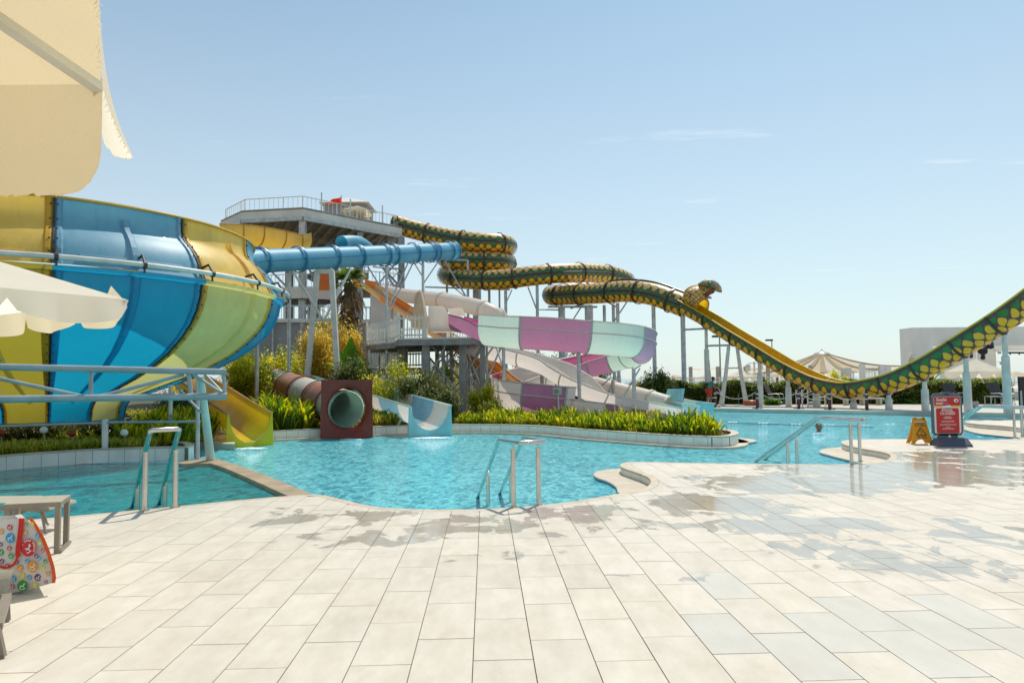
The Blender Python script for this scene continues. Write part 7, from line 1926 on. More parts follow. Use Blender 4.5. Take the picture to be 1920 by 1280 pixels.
def frayed(root, a_, b_, drop, out, seed, corner=0.16, m_='canvas_tan', n_=90, flare=0.0, fray=0.006, name='valance'):
    rg = np.random.default_rng(seed); vs = []; d = b_ - a_; L = d.length
    for j in range(n_ + 1):
        f = j / n_; e_ = a_.lerp(b_, f); s_ = f * L
        k = min(1.0, s_ / corner); dr = drop * (0.62 + 0.38 * math.sqrt(max(0, 1 - (1 - k) ** 2))) + rg.normal() * fray * .35
        for t_ in (0, .5, 1): vs.append(e_ + out * (flare * math.exp(-s_ / .3) * min(1, s_ / .06) + .004 * math.sin(s_ * 9)) * t_ ** 1.2 - V((0, 0, dr * t_)))
    mb = MB(); mb.add(vs, [(3 * j + t_, 3 * j + t_ + 1, 3 * j + 4 + t_, 3 * j + 3 + t_) for j in range(n_) for t_ in (0, 1)]); v_ = mb.build(name, M[m_], root, smooth=True)
    mb = MB()
    for j in range(int(n_ * 1.0)):
        f = rg.uniform(0.01, 1); i_ = int(f * n_); p = V(vs[3 * i_ + 2]); q_ = p + V((rg.normal() * .004, rg.normal() * .004, -rg.uniform(.001, fray * .8)))
        mb.tube([p + V((0, 0, .003)), q_], .00045, 3, caps=False)
    tag(mb.build('frayed_threads', M['canvas_white'], v_), kind='stuff'); return v_
Qc, Rc = co[1], co[5]
frayed(p1, Pc + V((.005, 0, 0)), Qc, 0.285, V((0, 1, 0)), 1, n_=200, flare=.02, corner=.12)
frayed(p1, Pc + V((.004, 0, 0)), Rc, 0.20, V((.87, .5, 0)), 2, n_=300, flare=.085, corner=.05, m_='canvas_white')
for k in range(1, 5): frayed(p1, co[k], co[k + 1], 0.22, V((0, 0, 0)), 3 + k, n_=40)
mb = MB(); mb.tube([(ap.x, ap.y, 0), ap], .03, 12); mb.build('pole', M['post_white'], p1, smooth=True)
# the second parasol
Cc = A(236, 561, 5.0); e1 = V((-.53, -.85, 0)); e2 = V((-.85, .53, 0)); Sz = 3.0
p2 = thing('parasol', 'white square parasol with scalloped valance in front of the bowl at the left edge', 'parasol', (Cc.x + 1.5 * (e1.x + e2.x), Cc.y + 1.5 * (e1.y + e2.y), 0))
co = [Cc, Cc + e1 * Sz, Cc + (e1 + e2) * Sz, Cc + e2 * Sz]; ap = (co[0] + co[2]) / 2 + V((0, 0, .66))
for k in range(4):
    a_, b_ = co[k], co[(k + 1) % 4]; nn_ = 10; vs = []
    for i in range(nn_ + 1):
        for j in range(nn_ + 1):
            e_ = a_.lerp(b_, j / nn_); p = ap.lerp(e_, i / nn_); p.z -= .05 * math.sin(PI * i / nn_) * math.sin(PI * j / nn_); vs.append(p)
    mb = MB(); mb.add(vs, [(i * (nn_ + 1) + j, (i + 1) * (nn_ + 1) + j, (i + 1) * (nn_ + 1) + j + 1, i * (nn_ + 1) + j + 1) for i in range(nn_) for j in range(nn_)]); mb.build('canopy_panel', M['canvas_white'], p2, smooth=True)
    out = ((a_ + b_) / 2 - ap); out.z = 0; out.normalize(); n_ = 60; vs = []; d = b_ - a_
    for j in range(n_ + 1):
        f = j / n_; e_ = a_.lerp(b_, f); s_ = abs(math.sin(f * PI * 4)) ** .35; fl = .03 * math.sin(f * 40 + k)
        for t_ in (0, .5, 1): vs.append(e_ + out * (.02 + fl) * t_ - V((0, 0, (.06 + .135 * s_) * t_)))
    mb = MB(); mb.add(vs, [(3 * j + t_, 3 * j + t_ + 1, 3 * j + 4 + t_, 3 * j + 3 + t_) for j in range(n_) for t_ in (0, 1)]); mb.build('valance', M['canvas'] if k in (2, 3) else M['canvas_white'], p2, smooth=True)
    mb = MB(); mb.beam(ap - V((0, 0, .12)), a_ - V((0, 0, .03)), .03, .04); mb.build('rib', M['post_white'], p2)
mb = MB(); mb.tube([(ap.x, ap.y, 0), ap], .035, 10); mb.build('pole', M['post_white'], p2, smooth=True)
mb = MB(); mb.add([Cc + V((-.03, 0, .01)), Cc + V((.01, .02, -.005)), Cc + V((-.02, 0, -.09)), Cc + V((-.11, .0, .10)), Cc + V((-.14, .01, .04))], [(0, 1, 2), (3, 0, 4)]); mb.build('corner_pocket', M['canvas'], p2)

# ------------------------------------------------------------------ ball floats
for px, py, c_, lab in ((82, 806, 'w', 'white ball on the far left, under the bowl'), (135, 812, 'd', 'dark red ball between two posts under the bowl'), (233, 811, 'w', 'white ball above the planter wall, right of the leg'), (1, 812, 'd', 'dark red ball at the left edge of the photo')):
    p = A(px, py, 15.9); o = thing('round_lamp', lab, 'lamp', tuple(p)); mb = MB(); mb.ball(p, .083, 16); mb.build('globe', M['signwhite'] if c_ == 'w' else M['f_maroon'], o, smooth=True)
    mb = MB(); mb.tube([p, V((p.x + .01, p.y + .1, .03))], .01, 6); mb.build('stake', M['galv'], o)
# ------------------------------------------------------------------ the far side of the pool
def copy_thing(root, loc, rz=0.0, label=None):
    r = root.copy(); col.objects.link(r); r.location = loc; r.rotation_euler = (0, 0, rz)
    if label: r['label'] = label
    for ch in root.children:
        c = ch.copy(); col.objects.link(c); c.parent = r
        for g in ch.children:
            d = g.copy(); col.objects.link(d); d.parent = c
    return r
O = V((0, 0, 0))
M['plum'] = mat('plum_plastic', (0.09, 0.025, 0.035), 0.5, 0, 0.15, 4)
M['rope'] = mat('rope', (0.62, 0.56, 0.48), 0.8, 0, 0.1, 8)
# bollards with ropes
bl = thing('rope_bollard', 'plum rope bollard on a round base in front of the bending person', 'bollard', O, 'rope bollards along the far pool edge')
mb = MB(); mb.lathe([(0, .035), (.23, .035), (.25, .02), (.25, 0), (0, 0)][::-1], O, 18); mb.build('base', M['black'], bl, smooth=True)
mb = MB(); mb.lathe([(.085, .03), (.075, .1), (.062, .75), (.07, .76), (.07, .84), (.05, .86), (.05, .92), (.03, .99), (0, 1.0)], O, 12); q = mb.build('post', M['plum'], bl, smooth=True)
for z in (.48, .70):
    mb = MB(); mb.tube([(0, 0, z), (0, 0, z + .05)], .074, 12); mb.build('reflective_band', M['signwhite'], q, smooth=True)
BPX = [(1343, 764.5), (1422, 766.5), (1500, 767), (1558, 768.5), (1628, 769.5)]
BLb = ['plum rope bollard on a round base in front of the bending person', 'plum rope bollard in front of the inflatable ring', 'plum rope bollard between the thick white post and the white stair rail', 'plum rope bollard right of the white stair rail, under the snake slide', 'rightmost plum rope bollard, under the lowest stretch of the snake slide']
bpos = [G(x, y - 1.0, 0) + V((0, .12, 0)) for x, y in BPX]
for i, p in enumerate(bpos):
    if i == 0: bl.location = p
    else: copy_thing(bl, p, 0, BLb[i])
for i in range(len(bpos) - 1):
    if i == 1 or i == 2: 
        mm = (bpos[i] + bpos[i + 1]) / 2
    a, b = bpos[i] + V((0, 0, .86)), bpos[i + 1] + V((0, 0, .86)); pts = []
    for t in np.linspace(0, 1, 15): p = a.lerp(b, t); p.z -= .42 * 4 * t * (1 - t) * .95; pts.append(p)
    lab = ['rope sagging from the leftmost bollard to the ring', 'rope sagging from the ring to the third bollard', 'rope sagging in front of the white stair rail', 'rope sagging under the lowest stretch of the snake slide'][i]
    r_o = thing('rope', lab, 'rope', tuple(a)); mb = MB(); mb.tube(pts, .022, 6); mb.build('strand', M['rope'], r_o, smooth=True)
# inflatable ring
ir = thing('inflatable_ring', 'brown and orange inflatable ring lying on the far deck', 'swim ring', tuple(G(1412, 760, 0)))
c = G(1412, 760, 0) + V((0, .3, .15)); mb = MB(); mb.tube([c + V((.31 * math.cos(a), .31 * math.sin(a), 0)) for a in np.linspace(0, 2 * PI, 29)], .145, 12, caps=False)
mb.build('tube_ring', mat('ring_vinyl', (0.42, 0.13, 0.05), 0.3, 0, .1, 5, trans=.2, tcol=(.8, .3, .1)), ir, smooth=True)
# sun loungers: white flat ones with a raised back
def lounger(name, label, p, rz, fm, sm, back=1.0, seat=.36):
    root = thing(name, label, 'sun lounger', O)
    for sy in (-.3, .3):
        mb = MB(); mb.beam((-.95, sy, seat), (.55, sy, seat), .05, .06); mb.build('side_rail', fm, root)
        for x in (-.85, .45): mb = MB(); mb.beam((x, sy, 0), (x, sy, seat), .05, .05); mb.build('leg', fm, root)
    mb = MB(); mb.box((-.2, 0, seat + .03), (1.5, .62, .04)); mb.build('seat', sm, root)
    mb = MB(); mb.beam((.5, 0, seat + .04), (.5 + .75 * math.cos(back), 0, seat + .04 + .75 * math.sin(back)), .62, .04); mb.build('backrest', sm, root)
    root.location = p; root.rotation_euler = (0, 0, rz); return root
M['loungerw'] = mat('white_sling', (0.62, 0.60, 0.55), 0.6, 0, .08, 6)
lounger('sun_lounger', 'white sun lounger with raised back beside the bending person', G(1352, 757, 0), rad(2), M['whitepvc'], M['loungerw'], .75)
lounger('sun_lounger', 'white sun lounger between the leaning white legs of the snake slide', G(1392, 755.5, 0) + V((-.3, 0, 0)), rad(4), M['whitepvc'], M['loungerw'], .12)
def chair(name, label, p, rz, W=.6):
    root = thing(name, label, 'chair', O)
    mb = MB(); mb.beam((0, .28, .38), (0, .62, 1.15), W, .03, up=V((0, 1, 0))); mb.build('backrest', M['charcoal'], root)
    mb = MB(); mb.box((0, 0, .38), (W, .58, .03)); mb.build('seat', M['charcoal'], root)
    for sx in (-W / 2, W / 2):
        mb = MB(); mb.tube([(sx, -.28, 0), (sx, -.26, .40), (sx, -.24, .58), (sx, -.1, .62), (sx, .38, .60)], .014, 6); mb.build('arm', M['galv'], root, smooth=True)
        mb = MB(); mb.tube([(sx, .3, .38), (sx, .42, 0)], .014, 6); mb.build('leg', M['galv'], root, smooth=True)
    root.location = p; root.rotation_euler = (0, 0, rz); return root
for px, py, rz_, W, lab in ((1404, 758, -.5, .75, 'dark sling chair left of the brown inflatable ring'), (1462, 759, .9, .75, 'dark sling chair right of the ring, facing left'), (1505, 758, .5, .7, 'dark sling chair behind the third plum bollard'), (1806, 759, .35, .85, 'dark sling chair behind the red pool sign'), (1893, 760, .3, .8, 'dark sling chair at the right edge with a blue towel')):
    chair('lounge_chair', lab, G(px, py, 0) + V((0, .4, 0)), rz_, W)
p = G(1896, 760, 0) + V((0, .3, .43)); tt = thing('towel', 'turquoise towel over the dark chair at the right edge', 'towel', tuple(p)); mb = MB(); mb.box(tuple(p), (.7, .5, .05), .2); mb.box(tuple(p + V((.05, -.02, .05))), (.5, .35, .05), .1); mb.build('cloth', M['f_sky'], tt, bevel=.015)
pt = thing('plant_pot', 'round grey stone pot on the far deck right of the red sign', 'pot', tuple(G(1826, 764, 0))); mb = MB(); mb.lathe([(0, 0), (.14, 0), (.22, .16), (.2, .30), (.16, .30), (.14, .26), (0, .26)], G(1826, 764, 0), 16); mb.build('bowl', M['galv_dark'], pt, smooth=True)
tb2 = thing('side_table', 'small grey frame table in front of the hedge, right of the stone pot', 'table', tuple(G(1868, 760, 0))); cc = G(1868, 760, 0)
for sx in (-.26, .26):
    for sy in (0, .45): mb = MB(); mb.box((cc.x + sx, cc.y + sy, .22), (.03, .03, .44)); mb.build('leg', M['galv'], tb2)
mb = MB(); mb.box((cc.x, cc.y + .22, .455), (.56, .5, .03)); mb.build('tabletop', M['galv'], tb2)
bn = thing('bench', 'long low pale bench at the foot of the hedge under the snake slide', 'bench', tuple(G(1628, 760, 0))); cc = G(1628, 760, 0)
mb = MB(); mb.box((cc.x, cc.y + .6, .36), (2.2, .45, .08)); mb.build('seat', M['fardeck'], bn)
for sx in (-.9, 0, .9): mb = MB(); mb.box((cc.x + sx, cc.y + .6, .16), (.12, .4, .32)); mb.build('leg', M['fardeck'], bn)
# white stair with curved rails
sr = thing('stair', 'small white metal stair with curved rails in front of the hedge', 'stairs', tuple(G(1530, 766, 0))); cc = G(1530, 764, 0) + V((0, .6, 0))
for k in range(5): mb = MB(); mb.box((cc.x + .05 + k * .24, cc.y + .4, .08 + k * .14), (.26, .8, .05)); mb.build('tread', M['whitepvc'], sr)
for sy in (0, .8):
    for zz in (.55, .95): mb = MB(); mb.tube(arc3((cc.x - .42, cc.y + sy, zz - .35), (cc.x - .4, cc.y + sy, zz + .05), (cc.x - .05, cc.y + sy, zz + .08)) + [(cc.x + 1.15, cc.y + sy, zz + .55)], .022, 6); mb.build('handrail', M['whitepvc'], sr, smooth=True)
    for k in range(6): x_ = cc.x - .42 + k * .3; mb = MB(); mb.tube([(x_, cc.y + sy, .0), (x_, cc.y + sy, .9 + max(0, k - 1) * .13)], .018, 6); mb.build('baluster', M['whitepvc'], sr, smooth=True)
# terrace behind the hedge with rails
tr = thing('terrace_fence', 'pale rail fence of the terrace behind the hedge, left part', 'fence', tuple(XY(1350, 46)))
for z in (1.05, 1.3, 1.55): mb = MB(); mb.beam(XY(1228, 47, z), XY(1520, 46, z), .05, .06); mb.build('rail', M['whitebld'], tr)
for k in range(13): p = XY(1228 + k * 24.3, 46.9 - k * .08); mb = MB(); mb.box((p.x, p.y, .8), (.07, .07, 1.6)); mb.build('fence_post', M['whitebld'], tr)
ter = [XY(1215, 45), XY(2050, 42), XY(2150, 75), XY(1180, 75)]; mb = MB(); mb.prism([(p.x, p.y) for p in ter], 0, .55); tag(mb.build('terrace', M['fardeck']), kind='structure')
ZR = .55
def shade(label, posts, Y, z, sag, px0, px1, m_='canvas', d=3.0):
    root = thing('shade_sail', label, 'awning', tuple(XY((px0 + px1) / 2, Y, ZR)))
    for px in posts: p = XY(px, Y); mb = MB(); mb.box((p.x, p.y, (z + .1 + ZR) / 2), (.22, .22, z + .1 - ZR)); mb.build('post', M['concrete'], root)
    n_ = 24; vs = []
    for i in range(n_ + 1):
        f = i / n_; p = XY(px0 + (px1 - px0) * f, Y, 0)
        for j in range(5): g = j / 4; vs.append(V((p.x, p.y + d * g, z - sag * abs(math.sin(f * PI * max(1, len(posts) - 1))) * (.5 + .5 * math.sin(PI * g)))))
    mb = MB(); mb.add(vs, [(5 * i + j, 5 * i + 5 + j, 5 * i + 6 + j, 5 * i + 1 + j) for i in range(n_) for j in range(4)]); mb.build('canopy', M[m_], root, smooth=True)
shade('tan shade sail strung between posts behind the hedge, left of the snake slide', (1295, 1346, 1398, 1440), 50, 2.25, .12, 1295, 1442)
shade('cream shade sail right of the white lantern pole, under the snake slide', (1440, 1480, 1520), 52, 2.3, .2, 1430, 1520)
for k, (px, w_, Y, lab) in enumerate(((1265, 60, 75, 'far pale beach canopy behind the shrub with yellow tips'), (1325, 40, 72, 'far pale beach canopy seen between the first two snake posts'), (1510, 60, 70, 'far pale beach canopy left of the big tent'), (1905, 50, 70, 'far pale beach canopy at the right edge'), (1850, 40, 74, 'far pale beach canopy right of the white parasol'))):
    root = thing('beach_canopy', lab, 'canopy', tuple(XY(px, Y))); zt = 1.9; hw_ = w_ / 2 / F * Y; c = XY(px, Y)
    mb = MB(); mb.add([(c.x - hw_, Y - 1.5, 1.35), (c.x + hw_, Y - 1.5, 1.35), (c.x + hw_, Y + 1.5, 1.35), (c.x - hw_, Y + 1.5, 1.35), (c.x, Y, zt)], [(0, 1, 4), (1, 2, 4), (2, 3, 4), (3, 0, 4)]); mb.build('canopy', M['canvas'], root)
    for sx in (-1, 1): mb = MB(); mb.tube([(c.x + sx * hw_ * .9, Y - 1.4, 0), (c.x + sx * hw_ * .9, Y - 1.4, 1.4)], .05, 6); mb.build('post', M['whitepvc'], root)
def far_parasol(px, Y, half_px, z_e, z_t, lab, m_='canvas_white', val=.3, rot=.3):
    c = XY(px, Y, 0); half = half_px / F * Y / 1.2; return parasol(lab, 'parasol', c, half, z_e, z_t, val, M[m_], rot)
far_parasol(1391, 47, 27, 1.62, 2.05, 'flat white parasol behind the leaning legs of the snake slide')
far_parasol(1464, 46, 16, 1.75, 2.1, 'white parasol right of the lantern pole behind the hedge')
far_parasol(1829, 42, 42, 1.78, 2.55, 'white parasol in front of the stage frame, behind the red sign', val=.42)
# lantern pole
lp = thing('lantern_pole', 'white pole with two hanging lanterns behind the hedge', 'lamp post', tuple(XY(1414, 47)))
c = A(1414, 678, 47); mb = MB(); mb.tube([(c.x, c.y, 0), c], .07, 8); mb.build('pole', M['whitepvc'], lp, smooth=True)
for sx in (-1, 1):
    e = c + V((sx * .42, 0, -.1)); mb = MB(); mb.tube([c + V((0, 0, -.1)), e], .03, 6); mb.build('arm', M['whitepvc'], lp)
    mb = MB(); mb.lathe([(0, .0), (.08, -.03), (.17, -.12), (.19, -.3), (.17, -.48), (.07, -.56), (0, -.58)], e, 10); mb.build('lantern', M['whitepvc'], lp, smooth=True)
for px, pt_, Y, lab, d in ((1349, 631, 48, 'tall dark lamp post behind the first snake posts', -1), (1447, 638, 58, 'tall dark lamp post rising above the snake slide', -1)):
    root = thing('street_lamp', lab, 'lamp post', tuple(XY(px, Y))); t = A(px, pt_, Y)
    mb = MB(); mb.tube([(t.x, t.y, 0), t], [.07, .045], 8); mb.build('pole', M['galv_dark'], root, smooth=True)
    mb = MB(); mb.box((t.x + d * .22, t.y, t.z + .02), (.55, .35, .14), .1); mb.build('lamp_head', M['black'], root, bevel=.03)
fp = thing('flagpole', 'thin leaning dark pole between the first two snake posts', 'pole', tuple(XY(1334, 60))); mb = MB(); mb.tube([XY(1334, 60), A(1329, 674, 60)], .06, 6); mb.build('pole', M['galv_dark'], fp)
# the big tent
tn = thing('tent', 'large cream marquee with radial tan seams and a pointed crown', 'tent', tuple(XY(1542, 62)))
apx = A(1541, 660, 62); rim = []
edge_t = [(1395, 707, 58), (1450, 700, 56), (1500, 701, 54.5), (1545, 703, 54), (1600, 702, 54.5), (1650, 697, 56), (1705, 690, 59), (1700, 690, 66), (1640, 692, 70), (1545, 693, 71), (1450, 694, 70), (1400, 697, 65)]
E = [A(x, y - 4, Y) for x, y, Y in edge_t]
M['tan'] = mat('tan_canvas', (0.46, 0.36, 0.22), 0.85, 0, .08, 2, trans=.3, tcol=(.6, .45, .25))
for k in range(len(E)):
    a, b = E[k], E[(k + 1) % len(E)]; vs = []
    tm = apx + V((0, 0, -.12)); ta1 = tm + (a - tm).normalized() * .7; tb1 = tm + (b - tm).normalized() * .7
    for i in range(9):
        f = i / 8
        for j in range(5):
            g = j / 4; p = ta1.lerp(tb1, g).lerp(a.lerp(b, g), f); p.z -= .35 * math.sin(PI * f) ** 1 * 1.0 + .18 * math.sin(PI * g) * f; vs.append(p)
    mb = MB(); mb.add(vs, [(5 * i + j, 5 * i + 5 + j, 5 * i + 6 + j, 5 * i + 1 + j) for i in range(8) for j in range(4)]); mb.build('canopy_panel', M['canvas_white' if k % 2 else 'canvas'], tn, smooth=True)
    mb = MB(); pts = [ta1.lerp(a, i / 8) + V((0, 0, .03 - .35 * math.sin(PI * i / 8))) for i in range(9)]
    for i in range(8): mb.beam(pts[i], pts[i + 1], .22 + .05 * i, .04)
    mb.build('seam', M['tan'], tn)
    mb = MB(); mb.tube([(a.x, a.y, 0), a], .07, 6); mb.build('post', M['whitebld'], tn)
mb = MB(); mb.lathe([(.75, -.22), (.6, -.08), (.2, .06), (.06, .18), (0, .3)], apx, 12); mb.build('crown', M['galv_dark'], tn, smooth=True)
mb = MB(); mb.tube([(apx.x, apx.y, 0), apx], .14, 8); mb.build('mast', M['whitebld'], tn)
# pergola fence
pg = thing('gate_fence', 'beige square posts with a bar fence between them, above the low point of the snake', 'fence', tuple(XY(1625, 45)))
for px, zt in ((1581, 2.1), (1591, 2.1), (1617, 2.35), (1653, 2.25), (1665, 2.2)):
    p = XY(px, 45); mb = MB(); mb.box((p.x, p.y, zt / 2), (.3 if px != 1581 else .22, .25, zt)); mb.build('fence_post', M['whitebld'], pg)
for z in (1.0, 2.05): mb = MB(); mb.beam(XY(1617, 45, z), XY(1665, 45, z), .05, .06); mb.build('rail', M['galv'], pg)
for k in range(12): p = XY(1620 + k * 2.7, 45); mb = MB(); mb.box((p.x, p.y, 1.5), (.025, .025, 1.1)); mb.build('bar', M['galv'], pg)
vn = bush('climbing_plant', 'loose climbing plant on the beige posts above the snake slide', 1570, 689, 44, 44.5, M['bamboo'], 1300, .14, .4, cat='climbing plant', seed=71, z0=.6)
bush('shrub', 'small round green plant in front of the lantern pole behind the hedge', 1431, 696, 14, 43.5, M['hedge'], 700, .1, .4, seed=72, z0=.5)
bush('shrub', 'pale green plant right of the white parasol pole above the hedge', 1868, 700, 36, 41.5, M['bamboo'], 1400, .14, .3, seed=73, z0=.8)
# stage frame
sf = thing('stage_building', 'large white rendered stage frame with open bays at the right', 'building', tuple(XY(1800, 48)))
def wallbox(x0, x1, z0, z1, Y, d, name='wall', m_='whitebld'):
    a, b = XY(x0, Y), XY(x1, Y); mb = MB(); mb.prism([(a.x, Y), (b.x, Y), (b.x, Y + d), (a.x, Y + d)], z0, z1); return mb.build(name, M[m_], sf)
zt = A(1714, 614, 48).z; zb = A(1800, 647, 48).z
wallbox(1714, 2060, zb, zt, 48, 1.6, 'beam'); wallbox(1714, 1751, 0, zb - .003, 48, 1.6, 'pier')
for x0, x1 in ((1777, 1796), (1812, 1832), (1850, 1869)): wallbox(x0, x1, 0, zb - .003, 50.5, 1.0, 'pier')
wallbox(1868, 2060, A(1900, 655, 48).z, A(1900, 645, 48).z, 50.4, .5, 'beam'); wallbox(1735, 1785, 1.6, 2.6, 51.8, .4, 'back_wall'); wallbox(1751, 1850, zb - .35, zb - .003, 50.6, .6, 'beam')
for px, py, Y, lab, s_ in ((1843, 652, 47, 'black stage spotlight hanging from the white frame beside the snake slide', 1.1), (1857, 645, 47, 'black stage spotlight hanging right of the larger one', .8), (1820, 665, 47.3, 'small black stage lamp hanging left of a snake post', .55), (1843, 668, 47.3, 'small black stage lamp hanging under the larger spotlight', .55)):
    c = A(px, py, Y); root = thing('stage_light', lab, 'spotlight', tuple(c)); d_ = V((-.35, -.4, -.6)).normalized()
    mb = MB(); mb.tube([c - d_ * .3 * s_, c - d_ * .1 * s_, c + d_ * .32 * s_], [.16 * s_, .24 * s_, .27 * s_], 12); mb.build('lamp_housing', M['black'], root, smooth=True)
    mb = MB(); mb.tube([c + V((0, 0, .0)), c + V((0.05, .3, .75 * s_))], .03, 6); mb.build('bracket', M['black'], root)
bb = thing('light_bar', 'black bar with small clamps in the open bay at the right edge', 'lighting bar', tuple(A(1905, 661, 47))); mb = MB(); mb.beam(A(1886, 661, 47), A(1945, 661, 47), .12, .12); mb.build('bar', M['black'], bb)
for px in (1894, 1911): mb = MB(); mb.beam(A(px, 661, 47), A(px, 665, 47), .06, .06); mb.build('clamp', M['black'], bb)
mn = thing('stage_monitor', 'black flat screen hanging in the left bay of the stage frame', 'screen', tuple(A(1780, 644, 47.8))); mb = MB(); mb.beam(A(1771, 646, 47.8), A(1790, 642, 47.8), .3, .22); mb.build('screen', M['black'], mn)
for px, py, Y, lab in ((1709, 677, 47.6, 'hanging white lantern on the left edge of the stage frame'),):
    c = A(px, py, Y); root = thing('lantern', lab, 'lantern', tuple(c)); mb = MB(); mb.lathe([(0, .3), (.08, .26), (.19, .16), (.2, -.15), (.16, -.26), (0, -.3)], c, 10); mb.build('shade', M['canvas'], root, smooth=True)
    mb = MB(); mb.tube([c + V((0, 0, .28)), c + V((0, 0, .42)), c + V((.35, .2, .42))], .02, 6); mb.build('bracket', M['galv_dark'], root)
for px, py, lab in ((1878, 681, 'small white wall lamp on a bracket in the open bay'), (1874, 661, 'thin wall bracket above the small white lamp')):
    c = A(px, py, 49.8); root = thing('wall_lamp', lab, 'wall lamp', tuple(c)); mb = MB(); mb.box(tuple(c), (.2, .12, .16)); mb.build('lamp_body', M['galv'], root); mb = MB(); mb.tube([c + V((0, 0, .08)), c + V((-.3, 0, .12))], .02, 6); mb.build('bracket', M['galv'], root)
# dark slatted screen at the right edge
ds = thing('slatted_screen', 'dark slatted screen on thin blue-grey legs at the right edge', 'screen', tuple(XY(1915, 17.6)))
x0, Yd = XY(1909, 17.6).x, 17.6; zt, zb = A(1912, 706, Yd).z, A(1912, 762, Yd).z
n_s = 11
for k in range(n_s):
    z = zb + (zt - zb) * (k + .5) / n_s; mb = MB(); mb.box((x0 + .45, Yd, z), (.86, .025, (zt - zb) / n_s - .012)); mb.build('slat', M['charcoal'], ds)
mb = MB(); mb.box((x0 + .45, Yd + .03, (zt + zb) / 2), (.88, .03, zt - zb)); mb.build('backing', M['black'], ds)
for x_ in (x0 + .02, x0 + .86): mb = MB(); mb.tube([(x_, Yd - .04, 0.0), (x_, Yd - .04, zt - .35)], .022, 8); mb.build('leg', M['bluegrey'], ds, smooth=True)

# ------------------------------------------------------------------ people
M['skin'] = mat('skin', (0.30, 0.15, 0.09), 0.5, 0, .08, 6)
M['hair'] = mat('hair', (0.015, 0.010, 0.008), 0.6)
M['teal'] = mat('teal_shirt', (0.01, 0.30, 0.28), 0.8, 0, .12, 6)
M['shorts'] = mat('red_shorts', (0.75, 0.05, 0.02), 0.8, 0, .1, 6)
M['maroon_cloth'] = mat('maroon_shirt', (0.16, 0.01, 0.02), 0.8, 0, .1, 6)
M['towelw'] = mat('white_towel', (0.66, 0.70, 0.74), 0.9, 0, .1, 8, .4, 20)
def skin(name, joints, edges, mat_, parent, rootk=0, sub=2):
    ks = list(joints); me = bpy.data.meshes.new(name); off = ORG[parent.name]
    me.from_pydata([tuple(V(joints[k][:3]) - off) for k in ks], [(ks.index(a), ks.index(b)) for a, b in edges], []); me.materials.append(mat_)
    o = link_mesh(name, me, parent); md = o.modifiers.new('skin', 'SKIN'); md.use_smooth_shade = True
    for i, k in enumerate(ks):
        r = joints[k][3]; sv = me.skin_vertices[0].data[i]; sv.radius = (r, r) if not isinstance(r, tuple) else r; sv.use_root = (k == ks[rootk])
    ms = o.modifiers.new('sub', 'SUBSURF'); ms.levels = sub; ms.render_levels = sub
    dg = bpy.context.evaluated_depsgraph_get(); ev = o.evaluated_get(dg); nm = bpy.data.meshes.new_from_object(ev); o.modifiers.clear(); o.data = nm; nm.name = name
    if not nm.materials: nm.materials.append(mat_)
    for pl_ in nm.polygons: pl_.use_smooth = True
    return o
def face(root, h, fwd, s=1.0):
    fwd = V(fwd).normalized(); sd = fwd.cross(V((0, 0, 1))).normalized()
    for k in (-1, 1):
        mb = MB(); mb.ball(h + fwd * .098 * s + sd * k * .034 * s + V((0, 0, .012)), .012 * s, 6); mb.build('eye', M['hair'], root, smooth=True)
        mb = MB(); mb.ball(h + sd * k * .088 * s, .024 * s, 6); mb.build('ear', M['skin'], root, smooth=True)
    mb = MB(); mb.tube([h + fwd * .095 * s + V((0, 0, .015)), h + fwd * .122 * s - V((0, 0, .02)), h + fwd * .10 * s - V((0, 0, .03))], [.008, .016, .01], 6); mb.build('nose', M['skin'], root, smooth=True)
    mb = MB(); mb.tube([h + fwd * .1 * s + sd * .022 - V((0, 0, .055)), h + fwd * .104 * s - sd * .022 - V((0, 0, .055))], .006, 5); mb.build('mouth', M['maroon_cloth'], root)
def headmesh(h, fwd, name, parent, hairback=.02):
    mb = MB(); mb.ball(h, .092, 16, 1.28); mb.build(name, M['skin'], parent, smooth=True)
    f = V(fwd).normalized(); mb = MB(); mb.ball(h - f * hairback + V((0, 0, .03)), .098, 14, 1.12); mb.build('hair', M['hair'], parent, smooth=True); face(parent, h, fwd)
# person bending forward, seen from the side, facing right
g = G(1337, 760, 0) + V((0, .5, 0)); X0, Y0 = g.x, g.y
pe = thing('person', 'person in teal shirt and red shorts bending with a pale towel by the far pool', 'person', (X0, Y0, 0))
def J(x, y, z, r): return (X0 + x, Y0 + y, z, r)
hd0 = V((X0 + .20, Y0, 1.47))
body = {'pelvis': J(-.06, 0, .86, .135), 'waist': J(-.02, 0, 1.02, .115), 'chest': J(.06, 0, 1.20, .13), 'neck0': J(.12, 0, 1.33, .06), 'neck': J(.16, 0, 1.39, .05), 'head': J(.20, 0, 1.46, .07),
        'shl': J(.10, -.18, 1.27, .055), 'shr': J(.10, .18, 1.27, .055), 'ell': J(.18, -.24, 1.02, .042), 'elr': J(.20, .24, 1.03, .042), 'wrl': J(.40, -.18, .93, .028), 'wrr': J(.42, .16, .95, .028),
        'hpl': J(-.05, -.10, .80, .095), 'hpr': J(-.07, .10, .80, .095), 'knl': J(.02, -.12, .46, .06), 'knr': J(-.10, .12, .46, .06), 'anl': J(-.04, -.12, .09, .04), 'anr': J(-.20, .12, .09, .04), 'tol': J(.14, -.12, .04, .03), 'tor': J(-.02, .12, .04, .03)}
